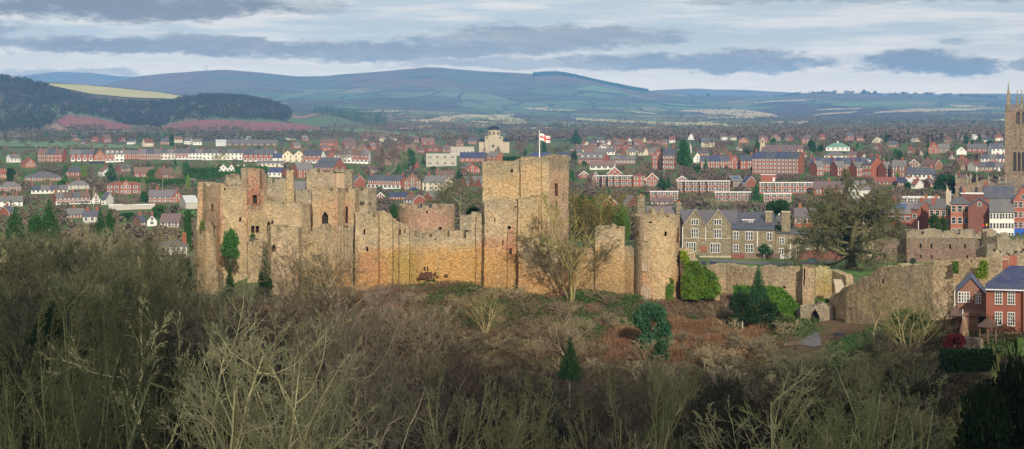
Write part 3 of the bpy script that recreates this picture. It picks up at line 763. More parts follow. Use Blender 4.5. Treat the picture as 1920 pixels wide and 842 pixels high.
def box_path(px0, px1, Y, dpx=0, depth=10):
    """closed rectangle: front edge from px0 to px1 at depth Y, then round the back"""
    a = ((px0 - 960) / F * Y, Y); b = ((px1 - 960) / F * (Y + dpx), Y + dpx)
    d = Vector((b[0] - a[0], b[1] - a[1])).normalized(); n_ = Vector((-d.y, d.x)) * depth
    return [a, b, (b[0] + n_.x, b[1] + n_.y), (a[0] + n_.x, a[1] + n_.y)]
def tower(parent, path, tops, thick=2., mat='stone', ops=(), cren=None, rag=.18, name='wall', base=None, dx=.5):
    SEED[0] += 1
    return masonry(name, path, thick, topfn(tops, 0), base or base_ground(), parent, mat, opens(path + [path[0]], ops), cren, True, rag, SEED[0], dx)

# A: great corner tower at the west end
t = thing('ruined_tower', 'tall ruined buff tower at the far left end of the castle, ivy on its corner', 'castle tower')
wall_px(t, [(371, 332), (386, 322), (413, 317), (464, 319), (466, 330), (455, 338)], [(370, 344), (386, 344), (388, 349), (400, 346), (420, 350), (440, 347), (464, 350)], 2.2, ops=[(396, 383, 400, 396, 0), (448, 408, 452, 416, 0), (395, 432, 400, 440, 0), (420, 352, 423, 357, 0)], rag=.22)
wall_px(t, [(363, 326), (370, 319), (386, 315), (409, 313), (420, 317)], [(363, 436), (371, 430), (380, 424), (386, 420), (400, 424), (405, 500), (420, 510)], 2.5, rag=.5, name='lower_wall')
tower(t, box_path(370, 388, 326, 0, 4), [(360, 343), (400, 343)], 1.2, rag=.15, name='chimney_stack')
t = thing('turret', 'broken crumbling wall stump behind the head of the far left castle tower', 'turret')
wall_px(t, [(418, 345), (424, 338), (452, 338), (460, 345)], [(418, 350), (422, 335), (428, 327), (434, 334), (436, 340), (441, 328), (447, 326), (452, 340), (458, 348)], 3, 'stonegrey', rag=.5, name='wall')
wall_px(t, [(455, 352), (470, 352)], [(455, 352), (458, 340), (470, 338)], 2, 'stonegrey', rag=.4)
# B: red turret
t = thing('turret', 'square red stone stair turret with a dark doorway, above the western walls', 'turret')
tower(t, box_path(465, 487, 325, 0, 6.5), [(465, 318), (475, 320), (487, 318)], 1.5, 'stone', ops=[(474, 366, 482, 382, 0)], rag=.15)
tower(t, box_path(488, 501, 328, 2, 5), [(487, 318), (495, 322), (501, 332)], 1.4, 'stonegrey', rag=.3, name='grey_wall')
wall_px(t, [(488, 323), (500, 323), (512, 326)], [(488, 350), (494, 358), (500, 366), (508, 372), (512, 380)], 1.5, 'stone', rag=.3, name='stub_wall')
# C
t = thing('curtain_wall', 'buff castle wall with two-light and pointed windows, left of the great hall', 'castle wall')
wall_px(t, [(464, 321), (520, 320), (566, 320), (584, 322)], [(464, 384), (480, 386), (492, 383), (496, 379), (504, 374), (512, 379), (520, 382), (540, 382), (556, 378), (560, 375), (570, 381), (584, 380)], 2.5,
        ops=[(471, 424, 477, 437, 0), (479, 424, 485, 437, 0), (500, 415, 507, 437, 1), (508, 413, 512, 420, 1)], rag=.2)
wall_px(t, [(502, 312), (508, 309), (560, 308), (566, 312)], [(502, 425), (512, 424), (530, 426), (545, 425), (560, 427)], 3, ops=[(508, 458, 516, 472, 1)], rag=.2, name='outer_wall')
wall_px(t, [(464, 316), (492, 315), (500, 318)], [(464, 440), (478, 446), (492, 450)], 2.5, rag=.4, name='plinth')
# chimney
t = thing('chimney_stack', 'tall square buff stone chimney with a ledge, standing free above the west range', 'chimney')
tower(t, box_path(537, 550, 327, 0, 1.7), [(530, 320), (560, 320)], .6, 'stone', rag=.12, dx=.4)
tower(t, box_path(535, 552, 325.8, 0, 2.6), [(530, 355), (560, 354)], .7, 'stone', rag=.08, name='chimney_base')
# behind walls
t = thing('inner_wall', 'low grey ruined wall behind the free-standing castle chimney, to its left', 'castle wall')
wall_px(t, [(502, 346), (536, 346)], [(502, 334), (512, 336), (520, 333), (536, 334)], 2, 'stonegrey', rag=.25, cren=(2.2, .6, .5))
t = thing('inner_wall', 'low grey ruined wall with broken battlements just right of the free-standing chimney', 'castle wall')
wall_px(t, [(551, 344), (586, 344)], [(550, 354), (560, 352), (572, 354), (586, 352)], 2, 'stonegrey', rag=.3, cren=(2.4, .8, .6))
t = thing('inner_tower', 'pale grey ruined tower behind the great hall, beside the fluted chimney', 'castle tower')
wall_px(t, [(572, 354), (574, 348), (630, 348), (634, 350)], [(572, 325), (580, 322), (600, 320), (615, 323), (630, 324)], 2.5, 'stonegrey', rag=.35)
wall_px(t, [(644, 350), (660, 349), (664, 354)], [(644, 323), (652, 321), (661, 322)], 2.5, 'stonegrey', rag=.3, name='side_wall')
t = thing('chimney_stack', 'fluted octagonal stone chimney with a moulded cap behind the hall', 'chimney')
mb = MB(); x, Y, z = P(635.5, 356, 338); z1 = P(635, 320, 338)[2]
mb.lathe([(1.05, z - 4), (1.05, z1 - .5)], 8, x, Y, 0, R(22.5), R(382.5))
for i in range(8):
    a = R(45 * i + 22.5); mb.tube((x + 1.08 * math.cos(a), Y + 1.08 * math.sin(a), z - 4), (x + 1.08 * math.cos(a), Y + 1.08 * math.sin(a), z1 - .5), .13, .13, 6, 0)
mb.build('shaft', M['freestone'], t)
mb = MB(); mb.lathe([(1.1, z1 - .5), (1.4, z1 - .3), (1.4, z1), (1.15, z1 + .2), (0, z1 + .2)], 8, x, Y, 0, R(22.5), R(382.5)); mb.build('cap', M['mossstone'], t)
# D: hall block
t = thing('great_hall', 'ruined buff great hall block with a big pointed window, grey chimney behind it', 'castle hall')
wall_px(t, [(584, 326), (586, 317), (633, 316), (648, 319), (666, 318.5)], [(584, 352), (590, 353), (610, 351), (633, 354), (634, 352), (650, 354), (666, 352)], 2.5,
        ops=[(603, 397, 615, 420, 1), (648, 386, 653, 418, 1)], rag=.18, cren=(2.6, .9, .6))
wall_px(t, [(666, 323), (690, 323), (705, 326), (706, 334)], [(666, 353), (680, 354), (706, 354)], 2.2, 'stonegrey', ops=[(676, 378, 679, 385, 0), (680, 378, 683, 385, 0), (693, 380, 696, 386, 0)], rag=.2, cren=(2.4, .7, .5), name='east_turret')
t = thing('outer_wall', 'lower grey buttressed wall below the great hall, half hidden by bare trees', 'castle wall')
wall_px(t, [(560, 314), (610, 312), (640, 310), (662, 309), (664, 313)], [(560, 436), (590, 430), (620, 428), (640, 426), (662, 428)], 2.5, 'stone', rag=.5)
for i, px in enumerate((641, 647, 653, 659)):
    wall_px(t, [(px, 309.3), (px + 3, 309.3)], [(px, 424), (px + 3, 424)], .8, 'stone', rag=.2, name='buttress')
# E
t = thing('curtain_wall', 'high crenellated curtain wall with a small red window, between the hall and the low curtain', 'castle wall')
wall_px(t, [(664, 312), (666, 306.5), (708, 305.5), (712, 306.8), (736, 307), (738, 308.5), (748, 308.5)], [(664, 400), (700, 399), (735, 397), (736, 408), (748, 416)], 2.3,
        ops=[(686, 463, 690, 471, 0), (681, 430, 684, 440, 0)], rag=.15, cren=(1.9, .55, .55))
wall_px(t, [(748, 309), (748.5, 307.5), (767, 307.5), (768, 309)], [(748, 418), (768, 418)], 2.2, ops=[(748.8, 430, 751.5, 441, 0), (758, 430, 760, 438, 0)], rag=.12, cren=(2, .5, .3), name='turret')
# F
t = thing('curtain_wall', 'long low curtain wall with square red window over a rubble scar, left of the keep', 'castle wall')
wall_px(t, [(768, 308), (800, 306.5), (893, 306)], [(768, 434), (775, 432), (893, 434)], 2.2,
        ops=[(795, 500, 798.3, 508, 0), (799.5, 500, 803, 508, 0), (815, 447, 818, 450, 0)], rag=.14, cren=(3.2, .45, 1.2))
wall_px(t, [(892, 306.5), (893, 305.2), (904, 305), (906, 306)], [(890, 400), (893, 404), (899, 402), (906, 398)], 2.4, rag=.15, name='stair_turret')
wall_px(t, [(862, 316), (893, 316)], [(855, 404), (872, 402), (893, 402)], 1.8, 'stonegrey', rag=.35, name='rear_wall')
# rubble scar
mb = MB(); rr = random.Random(4)
for i in range(60):
    px = rr.gauss(802, 10); py = 511 + rr.random() * 13; x, Y, z = P(px, py, 305.9)
    s = rr.uniform(.15, .35); mb.box(x - s, x + s, Y - rr.uniform(.05, .22), Y + .5, z - s * .5, z + s * .5)
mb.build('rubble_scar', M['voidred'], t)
# round chapel
t = thing('round_tower', 'broad round pinkish tower with blue-grey stones in its battlements, rising behind the low curtain wall', 'round tower')
pth = ring(P(800, 0, 336)[0], 336, 5.8, 34)
pth = ring(-17.9, 337, 5.9, 34)
masonry('wall', pth, 1.4, lambda s, x, y: CZ - (386 - 250) / F * 331, base_ground(), t, 'stonepink', opens(pth + [pth[0]], [(799, 395, 802, 400, 0), (822, 425, 829, 431, 1)]), (2.1, .7, .5), True, .12, 77)
for i, (px, dy) in enumerate(((788, 0), (791, 1), (806, 0), (809, 1))):
    x, Y, z = P(px, 386 + dy, 331.2); b_ = MB(); b_.box(x - .32, x + .32, Y - .05, Y + .8, z - .35, z + .5); b_.build('capstone', M['slatep'], t)
# G: keep
t = thing('keep', 'massive square stone keep with a flagpole on top, tallest building of the castle', 'castle keep')
kp = [P(905, 0, 304)[:2], P(975, 0, 303)[:2], P(976, 0, 302)[:2], P(1014, 0, 301.5)[:2], P(1016, 0, 303)[:2], P(1030, 0, 303)[:2], P(1066, 0, 311)[:2], P(1064, 0, 321)[:2], P(912, 0, 324)[:2]]
SEED[0] += 1
masonry('wall', kp, 2.4, topfn([(905, 305), (930, 303), (944, 305), (963, 303), (967, 299), (975, 296), (1000, 295), (1028, 296), (1032, 298), (1035, 292), (1068, 293)], 0), base_ground(), t, 'stone',
        opens(kp + [kp[0]], [(958, 317, 963, 323, 1), (1040, 344, 1046, 368, 0), (1041, 376, 1045, 396, 0)]), (4.5, .6, .5), True, .16, 91)
wall_px(t, [(907, 304), (908, 302.2), (972, 301.2)], [(905, 376), (930, 374), (950, 376), (974, 375)], 1.6, ops=[(914, 385, 916, 388, 0), (964, 386, 967, 389, 0), (926, 408, 928, 416, 0), (942, 450, 944, 460, 0), (951, 424, 957, 430, 0), (957, 466, 960, 478, 0)], rag=.12, name='forebuilding')
wall_px(t, [(970, 303), (971, 300.2), (1010, 299.6), (1012, 302)], [(971, 371), (985, 373), (1000, 370), (1012, 368)], 1.8, rag=.22, name='turret')
wall_px(t, [(970, 301), (972, 298.6), (1014, 298.2), (1050, 300), (1064, 304)], [(970, 466), (990, 458), (1010, 456), (1030, 452), (1050, 456), (1064, 468)], 3.4, rag=.6, name='plinth')
tower(t, box_path(951.5, 963, 301.0, 0, 2.2), [(950, 436), (964, 433)], .6, ops=[(955, 466, 960, 476, 0)], rag=.2, name='latrine_shaft')
# flag
t = thing('flagpole', 'white flagpole flying a white flag with a red cross from the top of the keep', 'flag')
x, Y, z0 = P(1011.5, 297, 309); z1 = P(1011.5, 247, 309)[2]
mb = MB(); mb.tube((x, Y, z0 - 3), (x, Y, z1), .13, .08, 8); mb.build('pole', M['frame'], t)
mb = MB(); mb.lathe([(0, z1 + .3), (.15, z1 + .15), (0, z1)][::-1], 8, x, Y); mb.build('finial', M['frame'], t)
w_, h_ = 2.25, 1.35; nx_, nz_ = 30, 15; mb = MB()
def fp(a, b):
    d = a / w_; return (x + .12 + a * .86, Y - .25 * math.sin(d * 7) * d - a * .25, z1 - .35 - b - .75 * d ** 1.2 * .8 + .10 * math.sin(d * 8))
for i in range(nx_):
    for j in range(nz_):
        a, b = w_ * i / nx_, h_ * j / nz_; da, db = w_ / nx_, h_ / nz_
        red_ = abs(a + da / 2 - w_ / 2) < .16 or abs(b + db / 2 - h_ / 2) < .15
        mb.face([fp(a, b + db), fp(a + da, b + db), fp(a + da, b), fp(a, b)], 1 if red_ else 0)
o = mb.build('flag', [M['flagwhite'], M['red']], t, True); md = o.modifiers.new('s', 'SOLIDIFY'); md.thickness = .02
# H: curtain to the right of the keep
t = thing('curtain_wall', 'curtain wall with a raised ruined stub, between the keep and the round tower', 'castle wall')
wall_px(t, [(1060, 304), (1080, 302), (1116, 301)], [(1060, 458), (1080, 466), (1100, 462), (1116, 466)], 2.2, 'stone', rag=.3)
wall_px(t, [(1115, 305), (1116, 300.2), (1150, 299.6), (1171, 300), (1172, 304)], [(1115, 430), (1122, 425), (1140, 428), (1150, 424), (1162, 428), (1171, 426)], 2.4, rag=.3, name='raised_wall')
wall_px(t, [(1171, 300.6), (1192, 299)], [(1171, 462), (1192, 463)], 2.2, rag=.2, name='low_wall')
# I: round tower
t = thing('round_tower', 'tall round buff stone tower with a gothic window near its foot', 'round tower')
cx, cy, r_ = P(1232.5, 0, 299)[0], 299, 4.18
pth = ring(cx, cy, r_, 40)
def rt(s, x, y):
    px = 960 + x / y * F; b_ = 0
    if y > cy: b_ = .9 * math.exp(-((px - 1222) / 14) ** 2)
    return CZ - (404 - 250) / F * 295 + b_ + .15 * math.sin(px * .3)
masonry('wall', pth, 1.5, rt, base_ground(2), t, 'stone', opens(pth + [pth[0]], [(1193.5, 434, 1197, 443, 0), (1245, 434, 1250, 443, 0), (1268.5, 428, 1272, 455, 0), (1215, 416, 1228, 419, 0)]), (2.6, .5, .35), True, .16, 55, .45)
def tower_window(px, py0, py1, w_, arch, lights):
    X = (px - 960) / F * 296; ang = math.asin(max(-1, min(1, (X - cx) / r_)))
    nx_, ny_ = math.sin(ang), -math.cos(ang); tx, ty = math.cos(ang), math.sin(ang)
    z1_, z0_ = P(px, py0, 295)[2], P(px, py1, 295)[2]; ctr = Vector((cx + nx_ * r_, cy + ny_ * r_))
    def pt(u, d, z): return (ctr.x + tx * u + nx_ * d, ctr.y + ty * u + ny_ * d, z)
    def outline(hw, za, zb):
        if not arch: return [(-hw, za), (hw, za), (hw, zb), (-hw, zb)]
        spr = zb - hw * 1.5; q = [(-hw, za), (hw, za)]
        for i in range(7): 
            a = i / 6; q.append((hw * (1 - a ** 1.6), spr + (zb - spr) * math.sin(a * 1.57)))
        for i in range(5, -1, -1):
            a = i / 6; q.append((-hw * (1 - a ** 1.6), spr + (zb - spr) * math.sin(a * 1.57)))
        return q
    fr = MB(); oo = outline(w_ / 2 + .22, z0_ - .15, z1_ + .25); ii_ = outline(w_ / 2, z0_, z1_)
    for k_ in range(len(oo)):
        j = (k_ + 1) % len(oo)
        fr.face([pt(oo[k_][0], .16, oo[k_][1]), pt(oo[j][0], .16, oo[j][1]), pt(ii_[j][0], .16, ii_[j][1]), pt(ii_[k_][0], .16, ii_[k_][1])])
        fr.face([pt(oo[j][0], .16, oo[j][1]), pt(oo[k_][0], .16, oo[k_][1]), pt(oo[k_][0], -.5, oo[k_][1]), pt(oo[j][0], -.5, oo[j][1])])
        fr.face([pt(ii_[k_][0], .16, ii_[k_][1]), pt(ii_[j][0], .16, ii_[j][1]), pt(ii_[j][0], .03, ii_[j][1]), pt(ii_[k_][0], .03, ii_[k_][1])])
    o = fr.build('window_frame', M['freestone'], t)
    pn = MB(); pn.face([pt(u, .035, z) for u, z in ii_]); pn.build('pane', M['ashlar'], o)
    if lights > 1:
        mu = MB()
        for k_ in range(1, lights):
            u = -w_ / 2 + w_ * k_ / lights
            a, b = pt(u, .1, z0_), pt(u, .1, z1_ - (.8 if arch else 0)); mu.tube(a, b, .06, .06, 5)
        if arch:
            mu.tube(pt(-w_ / 4, .1, z1_ - 1.3), pt(0, .1, z1_ - .5), .05, .05, 5); mu.tube(pt(w_ / 4, .1, z1_ - 1.3), pt(0, .1, z1_ - .5), .05, .05, 5)
        mu.build('mullion', M['freestone'], o)
tower_window(1210, 537, 566, 1.5, True, 3); tower_window(1210, 491, 508, 1.1, False, 2); tower_window(1211, 440, 451, .55, False, 1)
# I2: ruined wall by the tower
t = thing('ruined_wall', 'broken ivy-clad wall stepping down from the right side of the tall round tower', 'ruined wall')
wall_px(t, [(1270, 300), (1276, 296), (1300, 294), (1338, 292), (1350, 294)], [(1270, 466), (1278, 470), (1290, 488), (1305, 500), (1340, 512), (1350, 520)], 2.4, rag=.4)
# J
t = thing('curtain_wall', 'low rough curtain wall below the lawn, behind the conical evergreen', 'castle wall')
wall_px(t, [(1325, 302), (1360, 300), (1400, 296), (1450, 292), (1506, 289)], [(1325, 497), (1345, 494), (1375, 499), (1402, 500), (1410, 503), (1440, 502), (1506, 500)], 2.2, ops=[(1468, 535, 1474, 540, 1)], rag=.22)
t = thing('wall_stump', 'tall square stump of masonry beside the yellow lichened wall above the gate arch', 'ruined wall')
wall_px(t, [(1504, 291), (1505, 286.5), (1527, 286), (1529, 291)], [(1504, 502), (1510, 500), (1520, 498), (1529, 501)], 2.2, ops=[(1507, 504, 1509.5, 535, 0)], rag=.25)
t = thing('inner_wall', 'short yellow-lichened wall set back above the arched gateway', 'ruined wall')
wall_px(t, [(1529, 296), (1560, 296), (1586, 291)], [(1529, 502), (1545, 501), (1560, 506), (1572, 512), (1586, 520)], 1.6, base=lambda s, x, y: G(x, y) - 3, rag=.2)
mb = MB(); a, b, c_, d_ = P(1563, 523, 288), P(1578, 524, 288), P(1586, 545, 283), P(1567, 547, 283)
mb.face([a, d_, c_, b]); mb.face([tuple(np.array(q) - np.array((0, 0, .25))) for q in (a, b, c_, d_)])
for p_, q_ in ((a, b), (b, c_), (c_, d_), (d_, a)): mb.face([p_, q_, (q_[0], q_[1], q_[2] - .25), (p_[0], p_[1], p_[2] - .25)])
tag(mb.build('stone_slab', M['ashlar']), 'sloping pale stone slab on the wall top above the gateway', 'stone slab')
t = thing('gateway', 'low rubble gateway with a narrow dark pointed arch where the footpath ends', 'gateway')
wall_px(t, [(1488, 286), (1500, 281), (1562, 279), (1566, 283)], [(1488, 590), (1498, 575), (1515, 570), (1530, 573), (1548, 570), (1566, 572)], 3.0, 'stonegrey', ops=[(1521, 580, 1537, 624, 1)], rag=.3, base=lambda s, x, y: G(x, y) - 1)
# K
t = thing('curtain_wall', 'long tall curtain wall climbing to the right from the gateway, behind the red brick house', 'castle wall')
wall_px(t, [(1556, 281), (1582, 277), (1586, 272), (1650, 262), (1750, 250), (1870, 243), (1990, 238)], [(1556, 562), (1562, 550), (1574, 548), (1580, 538), (1600, 532), (1616, 522), (1630, 512), (1642, 504), (1652, 499), (1700, 494), (1750, 490), (1800, 486), (1852, 484), (1880, 479), (1990, 472)], 2.2,
        ops=[(1654, 523, 1657, 532, 0)], rag=.12, cren=(3.4, .5, .45), dx=.5, base=base_ground(1.5))
# L bailey range
t = thing('bailey_range', 'long roofless purple-brown stone range with two rows of slit windows and mossy battlements', 'castle range')
wall_px(t, [(1690, 392), (1700, 380), (1830, 372), (1838, 378)], [(1690, 446), (1760, 447), (1838, 448)], 2, 'stonered',
        ops=[(x_, 457, x_ + 3, 466, 0) for x_ in (1724, 1745, 1780, 1808)] + [(x_, 478, x_ + 3, 484, 0) for x_ in (1725, 1745, 1812)] + [(1759, 486, 1764, 492, 1)], rag=.1)
wall_px(t, [(1690, 390), (1700, 381), (1838, 374)], [(1690, 432), (1760, 431), (1838, 432)], 2.6, 'stonegrey', rag=.2, cren=(4.2, 1.6, 1.0), name='battlement', base=lambda s, x, y: CZ - (447.5 - 250) / F * y)
wall_px(t, [(1615, 392), (1640, 388), (1700, 384)], [(1615, 450), (1700, 448)], 2, 'stonered', ops=[(1655, 474, 1662, 488, 1), (1628, 470, 1632, 480, 0)], rag=.2, name='left_wing', base=base_ground(1))
t = thing('ruined_wall', 'tumbled mossy ruin at the right end of the bailey range', 'ruined wall')
wall_px(t, [(1838, 376), (1870, 370), (1905, 368), (1990, 365)], [(1838, 434), (1850, 438), (1862, 446), (1872, 440), (1885, 452), (1905, 450), (1990, 450)], 3, 'stonegrey', rag=.7)
wall_px(t, [(1830, 350), (1850, 345), (1862, 344), (1880, 345), (1990, 342)], [(1830, 468), (1845, 464), (1860, 466), (1880, 472), (1990, 474)], 2.5, 'stonegrey', rag=.6, name='lower_wall')
t = thing('stone_tower', 'dark narrow stone tower on the lawn, seen behind the big oak', 'castle tower')
tower(t, box_path(1617, 1638, 376, 0, 6), [(1610, 418), (1640, 416)], 1.2, 'stonegrey', ops=[(1622, 483, 1629, 494, 1)], rag=.2)
# ------------------------------------------------------------------ tree materials (object colour tints the bark)
def bark_mat(name, light, dark):
    t_ = NT(name, .95, .1); oi = t_.new('ShaderNodeObjectInfo'); n = t_.noise(t_.obj(), .8, 3); n2 = t_.noise(t_.obj(), 6, 2)
    c = t_.mix(t_.mapr(n, .35, .65), light, dark); c = t_.mix(t_.mapr(n2, .4, .65, 0, .4), c, hsv(dark, .6))
    c = t_.mix(1., c, oi.outputs['Color'], 'MULTIPLY')
    return t_.col(c)
M['bark'] = bark_mat('lichened bark', (.34, .345, .275), (.16, .165, .13))
M['trunkbark'] = bark_mat('trunk bark', (.60, .575, .47), (.40, .375, .30))  # pale limbs, sunlight on the branches put into the colour
def leaf_mat(name, a, b, c3=None, scale=.5):
    t_ = NT(name, .8, .15); oi = t_.new('ShaderNodeObjectInfo'); g = t_.new('ShaderNodeNewGeometry')
    n = t_.noise(t_.obj(), scale, 3)
    c = t_.mix(t_.mapr(n, .38, .62), a, b)
    c = t_.mix(t_.math('MULTIPLY', g.outputs['Random Per Island'], .55), c, c3 or hsv(b, 1.7))
    c = t_.mix(1., c, oi.outputs['Color'], 'MULTIPLY')
    return t_.col(c)
M['ever'] = leaf_mat('dark evergreen leaves', (.028, .07, .03), (.04, .085, .035), (.07, .12, .05))
M['ivy'] = leaf_mat('ivy leaves', (.05, .13, .02), (.09, .17, .025), (.16, .22, .03), .35)
M['twigfuzz'] = leaf_mat('fine twigs', (.30, .25, .20), (.24, .19, .16), (.40, .34, .27), .3)
M['bracken'] = leaf_mat('bracken and bramble', (.145, .085, .055), (.085, .08, .04), (.23, .155, .10), .12)
M['reed'] = leaf_mat('dry reeds', (.32, .20, .12), (.24, .15, .10), (.42, .30, .2), .3)

# ------------------------------------------------------------------ bare trees from recursive limbs
def seg_mesh(name, segs, mat, n=3):
    A = np.array([s[0] for s in segs]); B = np.array([s[1] for s in segs]); ra = np.array([s[2] for s in segs]); rb = np.array([s[3] for s in segs])
    d = B - A; L_ = np.linalg.norm(d, axis=1, keepdims=True) + 1e-9; d = d / L_
    ref = np.where(np.abs(d[:, 2:3]) < .9, np.array([[0, 0, 1.]]), np.array([[1., 0, 0]]))
    u = np.cross(d, ref); u /= np.linalg.norm(u, axis=1, keepdims=True) + 1e-9; v = np.cross(d, u)
    rings = []
    for (Pp, rr_) in ((A, ra), (B, rb)):
        for i in range(n):
            a = 6.2832 * i / n; rings.append(Pp + (u * math.cos(a) + v * math.sin(a)) * rr_[:, None])
    V = np.stack(rings, 1).reshape(-1, 3)                # each seg 2n verts
    b = np.arange(len(segs))[:, None] * 2 * n
    Fq = np.concatenate([b + np.array([[i, (i + 1) % n, n + (i + 1) % n, n + i]]) for i in range(n)], 0)
    return np_mesh(name, V, Fq, mat, 4, n > 4)

def grow(seed, H=10., trunk=.2, spread=1.0, levels=4, counts=(10, 7, 5, 4), up=.25, angle=(25, 55), r0=None, lens=(.62, .55, .5, .5), stems=1, minr=.011, wob=.16, crownw=None):
    rnd = random.Random(seed); segs = [[] for _ in range(levels + 1)]
    r0 = r0 or H * .016
    def rv(): return Vector((rnd.gauss(0, 1), rnd.gauss(0, 1), rnd.gauss(0, 1)))
    def branch(p, d, L_, r, lv):
        n = (7, 6, 5, 4, 3)[min(lv, 4)]; pts = [p.copy()]; ds = [d.copy()]
        for i in range(n):
            d = (d + rv() * wob + Vector((0, 0, up * (.5 if lv < 1 else 1) * .35))).normalized()
            q = p + d * (L_ / n); k0 = 1 - i / n * .75; k1 = 1 - (i + 1) / n * .75
            segs[lv].append((tuple(p), tuple(q), max(minr, r * k0), max(minr * .8, r * k1)))
            p = q; pts.append(p.copy()); ds.append(d.copy())
        if lv >= levels: return
        c = counts[min(lv, len(counts) - 1)]; start = trunk if lv == 0 else .18
        for j in range(c):
            t_ = start + (1 - start) * ((j + rnd.random() * .8) / c) ** .85
            f = t_ * n; i = min(int(f), n - 1); pp = pts[i].lerp(pts[i + 1], f - i); dd = ds[i + 1]
            a = R(rnd.uniform(*angle)) * (1.15 if lv == 0 else 1)
            perp = dd.cross(rv()).normalized()
            nd = (dd * math.cos(a) + perp * math.sin(a)); nd.x *= spread; nd.y *= spread; nd.normalize()
            ll = L_ * lens[min(lv, len(lens) - 1)] * rnd.uniform(.65, 1.15) * (1.12 - .62 * t_ if lv == 0 else 1.05 - .45 * t_)
            branch(pp, nd, ll, max(minr, r * (1 - t_ * .7) * .58), lv + 1)
    for s in range(stems):
        if stems > 1:
            a = 6.28 * s / stems + rnd.uniform(-.4, .4); tl = rnd.uniform(.12, .45) * spread
            branch(Vector((math.cos(a) * .25, math.sin(a) * .25, -.8)), Vector((math.cos(a) * tl, math.sin(a) * tl, 1)).normalized(), H * rnd.uniform(.75, .95), r0 * .75, 0)
        else: branch(Vector((0, 0, -.8)), Vector((rnd.uniform(-.06, .06), rnd.uniform(-.06, .06), 1)), H * .8, r0, 0)
    return segs
def bare_proto(name, **kw):
    s = grow(**kw)
    q_ = 2
    tr = seg_mesh(name + '_trunk', sum(s[:q_], []), M['trunkbark'], 5)
    cr = seg_mesh(name + '_crown', sum(s[q_:], []), M['bark'], 3)
    V = np.array([q[1] for l in s for q in l]); 
    return dict(trunk=tr, crown=cr, H=float(V[:, 2].max()), W=float(np.percentile(np.abs(V[:, 0]), 97)), n=sum(len(l) for l in s))

PB = {}
PB['vase'] = [bare_proto('vase%d' % i, seed=100 + i, H=12, trunk=.2, stems=7, counts=(9, 6, 5, 3), levels=4, up=.2, angle=(20, 50), r0=.13, lens=(.5, .56, .55, .5), minr=.0135, wob=.16, spread=1.5) for i in range(3)]
PB['wide'] = [bare_proto('wide%d' % i, seed=200 + i, H=12, trunk=.25, stems=1, counts=(17, 10, 6, 4), levels=4, up=.12, angle=(38, 68), lens=(.74, .54, .5, .5), r0=.2, minr=.0135, wob=.2) for i in range(3)]
PB['tall'] = [bare_proto('tall%d' % i, seed=300 + i, H=14, trunk=.2, stems=2, counts=(19, 8, 6, 3), levels=4, up=.22, angle=(28, 56), lens=(.42, .52, .5, .5), r0=.16, minr=.0135, wob=.14) for i in range(3)]
PB['mid'] = [bare_proto('mid%d' % i, seed=400 + i, H=10, trunk=.2, stems=(1, 3, 2, 4)[i], counts=(12, 8, 5), levels=3, up=.25, angle=(25, 55), lens=(.5, .5, .5), minr=.022, wob=.16) for i in range(4)]
PB['far'] = [bare_proto('far%d' % i, seed=500 + i, H=10, trunk=.2, stems=1 + i % 2, counts=(14, 9, 3), levels=3, up=.2, angle=(30, 60), lens=(.52, .5, .45), minr=.04, wob=.18) for i in range(4)]
PB['oak'] = [bare_proto('oak', seed=611, H=15.5, trunk=.20, stems=1, counts=(24, 12, 9, 7), levels=4, up=.10, angle=(46, 80), r0=.62, lens=(.74, .5, .5, .5), minr=.024, wob=.2)]
print('tree segs', {k_: [q['n'] for q in v] for k_, v in PB.items()})
TREES_MADE = {'n': 0}
def put_bare(kind, i, x, y, H, label, col=(1, 1, 1), group=None, W=None, name='bare_tree', parts=True, rz=None, z=None, lean=0, cat='tree'):
    p = PB[kind][i % len(PB[kind])]; s = H / p['H']; sx = s if W is None else W / 2 / p['W']
    z = G(x, y) if z is None else z
    rz = random.uniform(0, 6.28) if rz is None else rz
    e = empty(name, (x, y, z - .1), rz); e.scale = (sx, sx, s); e.rotation_euler[0] = lean
    tag(e, label, cat, group)
    a = link('trunk', p['trunk'], e); b = link('crown', p['crown'], e); a.color = (*(tuple(q * (1. if kind in ('vase', 'wide', 'tall') else .6) for q in col)), 1); b.color = (*(tuple(q * (1. if kind in ('vase', 'wide', 'tall') else 1.35) for q in col)), 1)
    TREES_MADE['n'] += 1
    return e

